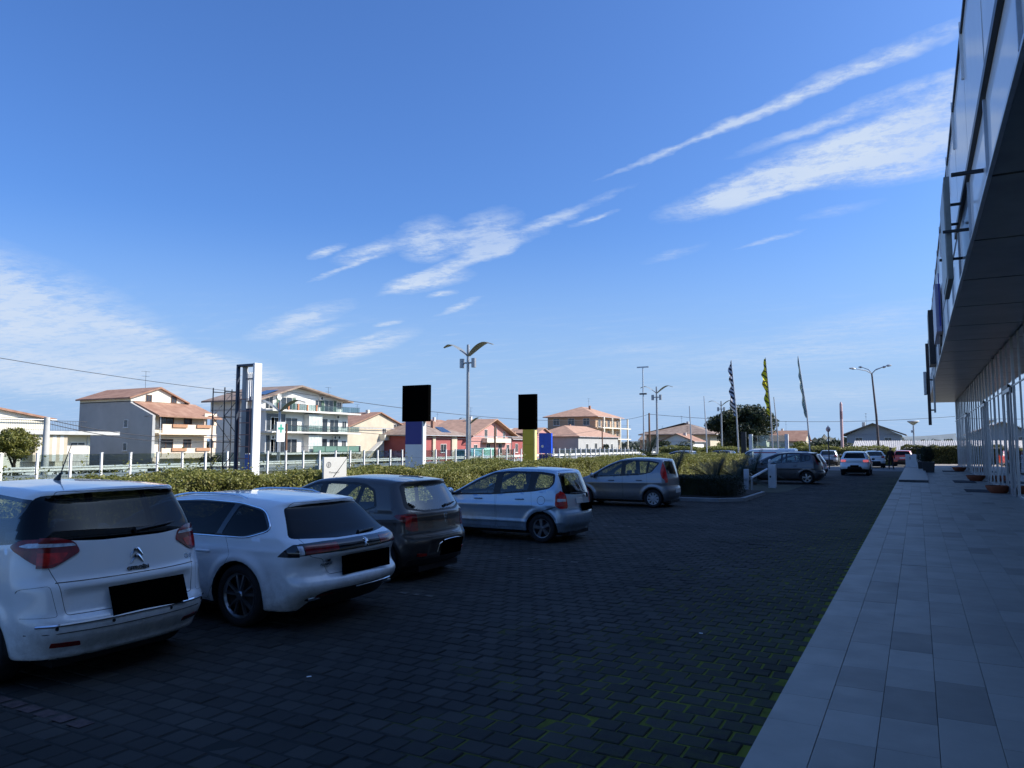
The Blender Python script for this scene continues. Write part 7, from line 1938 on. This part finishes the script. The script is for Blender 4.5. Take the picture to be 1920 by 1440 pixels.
GREY = dict(L=3.74, W=1.68, H=1.59, xr=0.60, xf=2.96, wr=0.290, arch=0.345, bot=0.20, paint=P_GREY, rim='cover', ww=0.18,
    top=[(-0.3, 1.53), (0.25, 1.545), (0.7, 1.58), (1.3, 1.59), (1.75, 1.54), (2.2, 1.36), (2.65, 1.10), (2.95, 0.98), (3.4, 0.86), (3.7, 0.70), (4.0, 0.5)],
    rear=[(0.0, 0.12), (0.26, 0.09), (0.36, 0.02), (0.50, 0.0), (0.60, 0.01), (0.66, 0.055), (0.95, 0.075), (1.04, 0.10), (1.50, 0.235), (1.56, 0.22), (1.8, 0.24)],
    front=[(0, 3.6), (0.3, 3.71), (0.55, 3.74), (0.75, 3.64), (1.6, 2.8)],
    belt=[(0, 1.12), (0.6, 1.08), (1.2, 1.02), (2.0, 0.96), (3.0, 0.90), (3.9, 0.8)],
    plan=[(0, 0.94), (0.5, 0.985), (1.0, 1.0), (2.8, 1.0), (3.4, 0.94), (3.8, 0.8)],
    roofw=[(0, 0.68), (0.5, 0.70), (1.4, 0.74), (2.4, 0.73), (3.1, 0.78)], rk=0.15, rp=2.4, rc=0.13, rt=0.08, flare=0.026,
    crease=[(0.80, 0.74, 0.010, 0.05), (0.58, 0.56, -0.012, 0.12)],
    regions=[
        reg('lower_trim', M_BLACK, ('side', rect(0.9, 2.7, 0.10, 0.225)), r=0.0),
        reg('tailgate', P_GREY, ('rear', [(0.54, 0.64), (0.58, 1.0), (0.52, 1.54), (-0.52, 1.54), (-0.58, 1.0), (-0.54, 0.64)]), gap=0.0045, n=0.1, r=0.05),
        reg('door', P_GREY, ('side', [(0.78, 0.70), (0.96, 0.36), (1.58, 0.27), (1.62, 1.50), (1.0, 1.50), (0.80, 1.1)]), gap=0.0035, r=0.07),
        reg('door', P_GREY, ('side', [(1.60, 0.27), (2.56, 0.29), (2.70, 0.90), (2.10, 1.33), (1.64, 1.50)]), gap=0.0035, r=0.06),
        reg('window_frame', M_BLACK, ('side', [(0.40, 1.43), (0.72, 1.495), (1.45, 1.50), (1.80, 1.45), (2.20, 1.28), (2.60, 1.04), (2.78, 0.93), (1.7, 0.985), (0.95, 1.04), (0.64, 1.12)]), off=-0.001, r=0.05),
        reg('side_window', G_CLEAR, ('side', [(0.46, 1.41), (0.74, 1.46), (0.76, 1.11), (0.68, 1.14)]), off=-0.004, r=0.02),
        reg('side_window', G_CLEAR, ('side', [(0.82, 1.095), (0.80, 1.465), (1.52, 1.47), (1.54, 1.03)]), off=-0.004, r=0.03),
        reg('side_window', G_CLEAR, ('side', [(1.68, 1.02), (1.66, 1.465), (1.80, 1.42), (2.16, 1.26), (2.46, 1.06), (2.48, 0.98)]), off=-0.004, r=0.03),
        reg('rear_window', G_REAR, ('rear', [(0.62, 1.06), (0.55, 1.49), (-0.55, 1.49), (-0.62, 1.06)]), off=-0.003, r=0.05, n=0.05),
        reg('windscreen', G_CLEAR, ('top', [(1.90, -0.54), (1.90, 0.54), (2.80, 0.68), (2.80, -0.68)]), off=-0.002, r=0.08, n=0.3),
        reg('tail_light', M_LAMPRED, ('rear', [(0.66, 0.80), (0.64, 1.10), (0.60, 1.50), (0.90, 1.50), (0.90, 0.80)]), ('side', [(-0.1, 1.50), (0.30, 1.50), (0.33, 1.40), (0.36, 1.10), (0.30, 0.95), (0.10, 0.78), (-0.1, 0.78)]), mir=True, off=0.008, sk=0.01, r=0.04, n=0.03),
    ], extra=extra_grey)


# ---- dusk grey people carrier behind the barrier
def extra_dusk(root, sp, F, by):
    plate(root, F, 0.78, 0.50, 0.12, M_PLATEW, out=0.012)
    side_handle(root, F, 1.35, 0.92, P_DUSK); side_handle(root, F, 2.4, 0.9, P_DUSK)
    wing_mirror(root, F, 3.0, 0.98, P_DUSK)
    for sg in (1, -1):
        pts = [(x, sg * 0.58, probe(F, (x, sg * 0.58, 2.2), (0, 0, -1)).z + (0.0 if x in (0.7, 2.4) else 0.03)) for x in np.linspace(0.7, 2.4, 10)]
        b = MB(); b.tube(pts, 0.014, 6); b.build('roof_rail', M_CHROME, root, smooth=True)


DUSK = dict(MPV, L=4.34, W=1.845, H=1.64, xr=0.80, xf=3.50, paint=P_DUSK, rim='five', recess=[], crease=[(0.80, 0.78, 0.012, 0.05)],
    top=[(-0.3, 1.57), (0.30, 1.585), (0.9, 1.63), (1.6, 1.64), (2.2, 1.58), (2.7, 1.42), (3.2, 1.16), (3.5, 1.0), (4.0, 0.88), (4.25, 0.76), (4.5, 0.6)],
    rear=[(0.0, 0.16), (0.30, 0.10), (0.42, 0.02), (0.52, 0.0), (0.62, 0.015), (0.68, 0.07), (0.95, 0.11), (1.1, 0.16), (1.5, 0.40), (1.56, 0.38), (1.60, 0.30), (1.9, 0.33)],
    regions=[
        reg('lower_trim', M_BLACK, ('side', rect(0.0, 4.3, 0.10, 0.27)), r=0.0),
        reg('tailgate', P_DUSK, ('rear', [(0.58, 0.66), (0.66, 1.0), (0.56, 1.58), (-0.56, 1.58), (-0.66, 1.0), (-0.58, 0.66)]), gap=0.005, n=0.1),
        reg('door', P_DUSK, ('side', [(0.98, 0.72), (1.22, 0.36), (2.02, 0.34), (2.0, 1.50), (1.2, 1.52), (1.02, 1.0)]), gap=0.004, r=0.06),
        reg('door', P_DUSK, ('side', [(2.05, 0.34), (3.05, 0.36), (3.12, 0.98), (2.5, 1.40), (2.03, 1.50)]), gap=0.004, r=0.06),
        reg('window_frame', M_GLOSSBLACK, ('side', [(0.62, 1.22), (0.60, 1.44), (1.1, 1.545), (1.85, 1.545), (2.4, 1.44), (2.95, 1.15), (3.12, 1.0), (2.1, 1.05), (1.0, 1.12)]), off=-0.001, r=0.06),
        reg('side_window', G_CLEAR, ('side', [(0.68, 1.235), (0.66, 1.42), (0.98, 1.49), (1.0, 1.15)]), off=-0.004, r=0.05),
        reg('side_window', G_CLEAR, ('side', [(1.10, 1.145), (1.11, 1.515), (1.94, 1.515), (1.98, 1.075)]), off=-0.004, r=0.03),
        reg('side_window', G_CLEAR, ('side', [(2.06, 1.07), (2.02, 1.50), (2.36, 1.43), (2.84, 1.18), (2.90, 1.03)]), off=-0.004, r=0.03),
        reg('rear_window', G_DARK, ('rear', [(0.70, 1.10), (0.60, 1.54), (-0.60, 1.54), (-0.70, 1.10)]), off=-0.002, r=0.05, n=0.1),
        reg('windscreen', G_CLEAR, ('top', [(2.35, -0.58), (2.35, 0.58), (3.30, 0.72), (3.30, -0.72)]), off=-0.002, r=0.08, n=0.3),
        reg('tail_light', M_LAMPDARK, ('rear', [(0.66, 0.98), (0.70, 1.36), (0.92, 1.36), (0.92, 0.98)]), ('side', [(-0.1, 1.40), (0.38, 1.38), (0.40, 1.28), (0.26, 0.99), (-0.1, 0.98)]), mir=True, off=0.008, sk=0.01, r=0.04, n=0.03),
    ], extra=extra_dusk)


# ---- far cars
def hatch_regions(pm, glass, zb, zt, lamp, plate_z, hw=0.66, lamp_z=(0.88, 1.02), xs=0.42, xe=2.9):
    return [
        reg('lower_trim', M_BLACK, ('side', rect(0.0, 4.3, 0.10, 0.36)), r=0.0),
        reg('lower_bumper', M_BLACK, ('rear', [(0.9, 0.10), (0.9, 0.40), (0.45, 0.44), (0.40, 0.60), (-0.40, 0.60), (-0.45, 0.44), (-0.9, 0.40), (-0.9, 0.10)]), n=0.02, r=0.02),
        reg('window_frame', M_BLACK, ('side', [(xs, zb + 0.06), (xs + 0.25, zt - 0.05), (1.3, zt), (1.9, zt - 0.03), (xe - 0.5, zb + 0.2), (xe, zb - 0.06)]), off=-0.001, r=0.05),
        reg('side_window', G_CLEAR, ('side', [(xs + 0.2, zb + 0.07), (xs + 0.33, zt - 0.08), (1.4, zt - 0.035), (1.42, zb + 0.02)]), off=-0.004, r=0.04),
        reg('side_window', G_CLEAR, ('side', [(1.52, zb + 0.02), (1.50, zt - 0.035), (1.88, zt - 0.06), (xe - 0.52, zb + 0.17), (xe - 0.2, zb - 0.02)]), off=-0.004, r=0.04),
        reg('rear_window', glass, ('rear', [(hw, zb + 0.02), (hw - 0.13, zt), (-hw + 0.13, zt), (-hw, zb + 0.02)]), off=-0.003, r=0.05, n=0.05),
        reg('windscreen', G_CLEAR, ('top', [(xe - 0.95, -0.55), (xe - 0.95, 0.55), (xe + 0.12, 0.68), (xe + 0.12, -0.68)]), off=-0.002, r=0.08, n=0.3),
        reg('tail_light', lamp, ('rear', [(0.52, lamp_z[0]), (0.50, lamp_z[1]), (0.95, lamp_z[1] + 0.02), (0.95, lamp_z[0])]), ('side', [(-0.1, lamp_z[1] + 0.02), (0.34, lamp_z[1]), (0.26, lamp_z[0]), (-0.1, lamp_z[0])]), mir=True, off=0.008, sk=0.01, r=0.03, n=0.03),
    ]


def extra_far(root, sp, F, by):
    if sp.get('platem'): plate(root, F, sp['pz'], 0.5, 0.12, sp['platem'], out=0.012)
    wing_mirror(root, F, sp['xf'] - 0.55, 0.97, sp['mirm'] if 'mirm' in sp else sp['paint'])


SUV = dict(BROWN, L=4.2, W=1.80, H=1.58, xr=0.70, xf=3.34, wr=0.345, arch=0.40, bot=0.30, paint=P_WHITE, rim='five', ww=0.215, recess=[],
    top=[(-0.3, 1.50), (0.30, 1.51), (0.8, 1.56), (1.5, 1.58), (2.05, 1.54), (2.5, 1.38), (3.0, 1.14), (3.3, 1.05), (3.9, 0.94), (4.15, 0.8), (4.4, 0.6)],
    rear=[(0.0, 0.14), (0.34, 0.10), (0.46, 0.02), (0.56, 0.0), (0.68, 0.03), (0.80, 0.08), (1.0, 0.06), (1.08, 0.12), (1.45, 0.42), (1.49, 0.40), (1.51, 0.28), (1.8, 0.30)],
    front=[(0, 4.0), (0.3, 4.17), (0.6, 4.2), (0.9, 4.1), (1.6, 3.2)], extra=extra_far, platem=M_PLATE, pz=0.62, mirm=M_GLOSSBLACK,
    regions=hatch_regions(P_WHITE, G_DARK, 1.10, 1.455, M_LAMPLIT, 0.6))
CITY = dict(BROWN, L=3.95, W=1.70, H=1.50, recess=[], rim='five', extra=extra_far, pz=0.78, top=[(x, z - 0.025) for x, z in BROWN['top']])


def build_cars():
    rear = math.pi
    make_car('people_carrier', 'tall white people carrier parked nearest, roof aerial and red wrap-round lamps', MPV, (-6.07, 4.37, 0), rear)
    make_car('estate_car', 'low white estate car with chrome roof rails and black lamp bar across tailgate', ESTATE, (-5.62, 6.84, 0), rear)
    make_car('hatchback', 'dark brown hatchback between white estate and ice blue hatchback', BROWN, (-6.34, 9.66, 0), rear)
    make_car('hatchback', 'ice blue hatchback with five-spoke wheels and dark scrape over rear wheel', BLUE, (-6.22, 14.70, 0), rear, res=0.036)
    make_car('hatchback', 'small grey hatchback with tall red tail lamp beside clipped dark hedge', GREY, (-6.88, 24.05, 0), rear, res=0.036)
    make_car('people_carrier', 'dusk grey people carrier parked behind the white barrier post', DUSK, (-4.22, 41.7, 0), rear, res=0.042)
    make_car('crossover_car', 'white high-riding crossover driving away in the middle of lot, lamps lit', SUV, (-3.66, 53.6, 0), R(90), res=0.045)
    far = [
        ('hatchback', 'grey silver hatchback parked left of white crossover, in front of far hedge', P_SILVER, (-7.5, 77.0, 0), 92, G_REAR, M_LAMPDARK, M_PLATEW, 0.0),
        ('hatchback', 'white hatchback half hidden behind the right side of white crossover', P_WHITE2, (-3.25, 71.5, 0), 96, G_REAR, M_LAMPRED, None, 0.02),
        ('hatchback', 'orange red hatchback by far hedge behind the standing person', P_RED, (-1.25, 78.5, 0), 88, G_DARK, M_LAMPRED, M_PLATEW, 0.0),
        ('hatchback', 'pale silver car whose tail shows behind dusk grey people carrier', P_SILVER, (-4.75, 48.3, 0), 180, G_REAR, M_LAMPDARK, M_PLATEW, 0.0),
    ]
    for nm, lb, pm, loc, rz, gl, lamp, pmt, dz in far:
        sp = dict(CITY, paint=pm, platem=pmt, regions=hatch_regions(pm, gl, 1.03, 1.40, lamp, 0.7))
        make_car(nm, lb, sp, loc, R(rz), res=0.05)


build_cars()

# ------------------------------------------------------------------ barrier, van, person, small things
M_BARRIER = mat('barrier_white', (0.62, 0.63, 0.65), 0.45, var=0.08, scale=3)
t = thing('barrier', 'white parking barrier with lowered arm left of dusk grey people carrier', 'barrier', (-6.0, 36.6, 0))
b = MB(); b.box(-0.17, 0.17, -0.15, 0.15, 0, 1.08); b.build('cabinet', M_BARRIER, t, bevel=0.02)
b = MB(); b.box(-0.175, -0.12, -0.16, 0.16, 1.08, 1.12); b.lathe([(0.06, 1.12), (0.07, 1.24), (0.05, 1.32), (0.0, 1.34)], (-0.1, 0, 0), 12); b.build('signal_lamp', mat('lamp_white', (0.6, 0.6, 0.62), 0.3), t, smooth=True)
b = MB(); b.tube([(0, 0, 0), (0.0, 0, 0.002)], 0.05, 12); b.v = [(0.02 + p[0] * 0.8 - 0.09, -0.152 - p[2], 0.52 + p[1]) for p in b.v]; b.build('key_lock', M_BLACK, t)
b = MB(); b.box(-0.05, 0.05, 0, 4.3, 0, 0.09); c0 = Vector((-0.2, -0.2, 0.86)); c1 = Vector((-0.15, -4.2, 0.62)); b = MB(); b.tube([c0, c1], 0.055, 6); b.build('arm', M_BARRIER, t)
b = MB(); b.tube([(-0.15, -4.15, 0), (-0.15, -4.15, 0.6)], 0.045, 8); b.build('arm_rest', M_GALV, t)
b = MB(); b.box(-0.10, 0.10, -0.10, 0.10, 0, 0.95); o = b.build('bollard', M_BARRIER, bevel=0.015); o.location = (-6.55, 33.4, 0); tag(o, 'slim white bollard at the tip of the barrier arm', 'bollard')
b = MB(); b.prism([(-9.5, 33.0), (-5.3, 33.0), (-5.0, 34.0), (-5.0, 39.6), (-9.5, 39.6)], 'z', -0.05, 0.004); struct(b.build('island_strip', mat('strip_soil', (0.06, 0.06, 0.035), 1.0, var=0.3, scale=2)))


# white van behind the people carrier
def extra_van(root, sp, F, by):
    for sg in (1, -1):
        q = MB(); p = probe(F, (2.2, sg * 1.5, 1.62), (0, -sg, 0))
        q.box(1.5, 3.2, p.y - 0.002 if sg > 0 else p.y - 0.004, p.y + 0.004 if sg > 0 else p.y + 0.002, 1.56, 1.66); q.build('red_stripe', mat('stripe_red', (0.45, 0.03, 0.08), 0.4), root)
    wing_mirror(root, F, 4.0, 1.15, M_BLACK)


VAN = dict(L=5.0, W=1.92, H=1.98, xr=0.95, xf=4.05, wr=0.33, arch=0.38, bot=0.24, paint=P_WHITE2, rim='steel', ww=0.2, van=True,
    top=[(-0.3, 1.96), (0.3, 1.97), (2.5, 1.98), (3.3, 1.95), (3.7, 1.78), (4.3, 1.28), (4.6, 1.12), (5.0, 0.95), (5.3, 0.6)],
    rear=[(0, 0.1), (0.4, 0.0), (0.6, 0.02), (1.2, 0.05), (1.9, 0.12), (2.2, 0.14)], front=[(0, 4.85), (0.4, 5.0), (0.8, 4.98), (1.2, 4.7), (2.0, 3.6)],
    belt=[(0, 1.2), (5, 1.12)], plan=[(0, 0.98), (0.5, 1.0), (4, 1.0), (5, 0.86)], roofw=[(0, 0.86), (3, 0.86), (4.2, 0.82)], rk=0.05, rc=0.08, rt=0.12,
    regions=[reg('lower_trim', M_BLACK, ('side', rect(0, 4.9, 0.1, 0.4)), r=0),
             reg('side_window', G_CLEAR, ('side', [(3.25, 1.22), (3.22, 1.72), (3.62, 1.72), (4.15, 1.3), (4.2, 1.18)]), off=-0.004, r=0.05),
             reg('windscreen', G_CLEAR, ('top', [(3.68, -0.72), (3.68, 0.72), (4.45, 0.8), (4.45, -0.8)]), off=-0.002, r=0.08, n=0.3),
             reg('tail_light', M_LAMPRED, ('rear', [(0.82, 0.9), (0.8, 1.3), (0.97, 1.3), (0.97, 0.9)]), mir=True, off=0.008, sk=0.01, r=0.02, n=0.05)], extra=extra_van)
_v = make_car('van', 'white van with red stripe behind dusk grey people carrier', VAN, (-7.7, 58.4, 0), math.pi, res=0.06); _v.scale = (0.94, 0.98, 0.88)
# car roofs glimpsed behind the hedge
for nm, lb, pm, x, y in (('hatchback', 'pale car whose roof shows above the hedge left of the van', P_SILVER, -17.0, 66.0), ('hatchback', 'dark car roof above the hedge near third gull-wing lamp', P_DUSK, -14.6, 70.5)):
    sp = dict(CITY, paint=pm, platem=M_PLATEW, regions=hatch_regions(pm, G_REAR, 1.03, 1.40, M_LAMPDARK, 0.7)); make_car(nm, lb, sp, (x, y, 0), R(170), res=0.06)


def person():
    t = thing('person', 'person in dark jacket and trousers standing on the sunlit strip', 'person', (-1.95, 68.7, 0.0), R(200))
    J = {'pelvis': (0, 0, 0.95, 0.15), 'waist': (0, 0, 1.08, 0.145), 'chest': (0, 0.01, 1.32, 0.175), 'neckb': (0, 0, 1.47, 0.085), 'neck': (0, 0, 1.53, 0.058), 'head': (0, 0.015, 1.63, 0.092), 'crown': (0, 0.01, 1.71, 0.075)}
    E_ = [('pelvis', 'waist'), ('waist', 'chest'), ('chest', 'neckb'), ('neckb', 'neck'), ('neck', 'head'), ('head', 'crown')]
    for s_, k in ((1, 'l'), (-1, 'r')):
        J.update({'sh' + k: (0.19 * s_, 0, 1.43, 0.075), 'el' + k: (0.25 * s_, -0.03, 1.16, 0.058), 'wr' + k: (0.26 * s_, 0.05, 0.92, 0.042), 'ha' + k: (0.26 * s_, 0.08, 0.84, 0.036),
                  'hip' + k: (0.10 * s_, 0, 0.88, 0.105), 'kn' + k: (0.12 * s_, 0.03 - 0.05 * s_, 0.50, 0.075), 'an' + k: (0.13 * s_, -0.02 - 0.12 * s_, 0.09, 0.05), 'toe' + k: (0.14 * s_, 0.14 - 0.12 * s_, 0.04, 0.04)})
        E_ += [('chest', 'sh' + k), ('sh' + k, 'el' + k), ('el' + k, 'wr' + k), ('wr' + k, 'ha' + k), ('pelvis', 'hip' + k), ('hip' + k, 'kn' + k), ('kn' + k, 'an' + k), ('an' + k, 'toe' + k)]
        for i in range(4): J['f%d%s' % (i, k)] = (0.26 * s_ + (i - 1.5) * 0.004, 0.065 + i * 0.016, 0.765 + 0.008 * abs(i - 1.5), 0.009); E_.append(('ha' + k, 'f%d%s' % (i, k)))
        J['th' + k] = (0.23 * s_, 0.11, 0.81, 0.010); E_.append(('ha' + k, 'th' + k))
    ks = list(J); me = bpy.data.meshes.new('body'); me.from_pydata([J[k][:3] for k in ks], [(ks.index(a), ks.index(b)) for a, b in E_], [])
    o = link('body', me, t); md = o.modifiers.new('skin', 'SKIN')
    for i, k in enumerate(ks): v = me.skin_vertices[0].data[i]; v.radius = (J[k][3], J[k][3]); v.use_root = (k == 'pelvis')
    o.modifiers.new('sub', 'SUBSURF').levels = 2; o.modifiers['sub'].render_levels = 2
    dg = bpy.context.evaluated_depsgraph_get(); m2 = bpy.data.meshes.new_from_object(o.evaluated_get(dg)); o.modifiers.clear(); o.data = m2
    for m in (mat('jacket', (0.014, 0.010, 0.012), 0.85), mat('skin', (0.36, 0.20, 0.14), 0.6), mat('trousers', (0.012, 0.013, 0.018), 0.9), mat('shoe', (0.01, 0.01, 0.01), 0.5)): m2.materials.append(m)
    for p in m2.polygons:
        c = p.center; p.use_smooth = True
        p.material_index = 1 if (c.z > 1.50 or (abs(c.x) > 0.2 and c.z < 0.90)) else (2 if c.z < 0.9 else 0)
        if c.z < 0.085: p.material_index = 3
    b = MB(); b.lathe([(0.098, -0.02), (0.105, 0.03), (0.09, 0.09), (0.0, 0.12)], (0, -0.005, 1.68), 16); b.build('hair', mat('hair', (0.02, 0.014, 0.01), 0.8), t, smooth=True)
    b = MB(); b.tube([(0, 0.10, 1.66), (0, 0.122, 1.62), (0, 0.10, 1.61)], [0.008, 0.016, 0.01], 6); b.build('nose', mat('skin', (0.36, 0.2, 0.14)), t, smooth=True)
    for s_ in (1, -1): b = MB(); b.lathe([(0.0, -0.009), (0.011, 0), (0.0, 0.009)], (0.033 * s_, 0.098, 1.655), 8); b.build('eye', M_BLACK, t)
    b = MB(); b.box(-0.024, 0.024, 0.088, 0.102, 1.578, 1.588); b.build('mouth', mat('lip', (0.25, 0.1, 0.09)), t)
    b = MB(); b.prism([(-0.10, 0.95), (-0.02, 1.44), (0.02, 1.44), (0.10, 0.95)], 'y', 0.16, 0.185); b.build('shirt_front', mat('shirt_maroon', (0.06, 0.012, 0.012), 0.9), t)


person()
# litter and chips on the paving
for k, (x, y) in enumerate(((-2.1, 8.1), (-4.7, 5.0))):
    b = MB(); b.box(-0.02, 0.02, -0.012, 0.012, 0.002, 0.007); o = b.build('litter', M_WHITEP, bevel=0.002); o.location = (x, y, 0); o.rotation_euler = (0, 0, k * 0.9); tag(o, 'tiny white scrap on the dark paving, ' + ('middle of the lot' if k == 0 else 'near the tall white people carrier'), 'litter')
# worn paint of the parking bays
M_REDPAINT = mat('worn_red_paint', (0.085, 0.055, 0.052), 0.9, var=0.4, scale=14)
M_WHITEPAINT = mat('worn_white_paint', (0.11, 0.11, 0.10), 0.9, var=0.5, scale=12)
rr = random.Random(2)
for k in range(7):
    b = MB(); x = -6.62 + k * 0.209; b.box(x - 0.078, x + 0.078, 3.34, 3.46, 0.0045, 0.0065); b.build('painted_patch', M_REDPAINT, lot)
for (x0, n, y) in ((-6.9, 9, 11.9), (-6.6, 5, 8.35), (-6.9, 6, 17.6)):
    for k in range(n):
        if rr.random() < 0.75: b = MB(); x = x0 + k * 0.209; w = rr.uniform(0.03, 0.08); b.box(x - w, x + w, y - 0.035, y + 0.035, 0.0045, 0.0065); b.build('painted_patch', M_WHITEPAINT, lot)
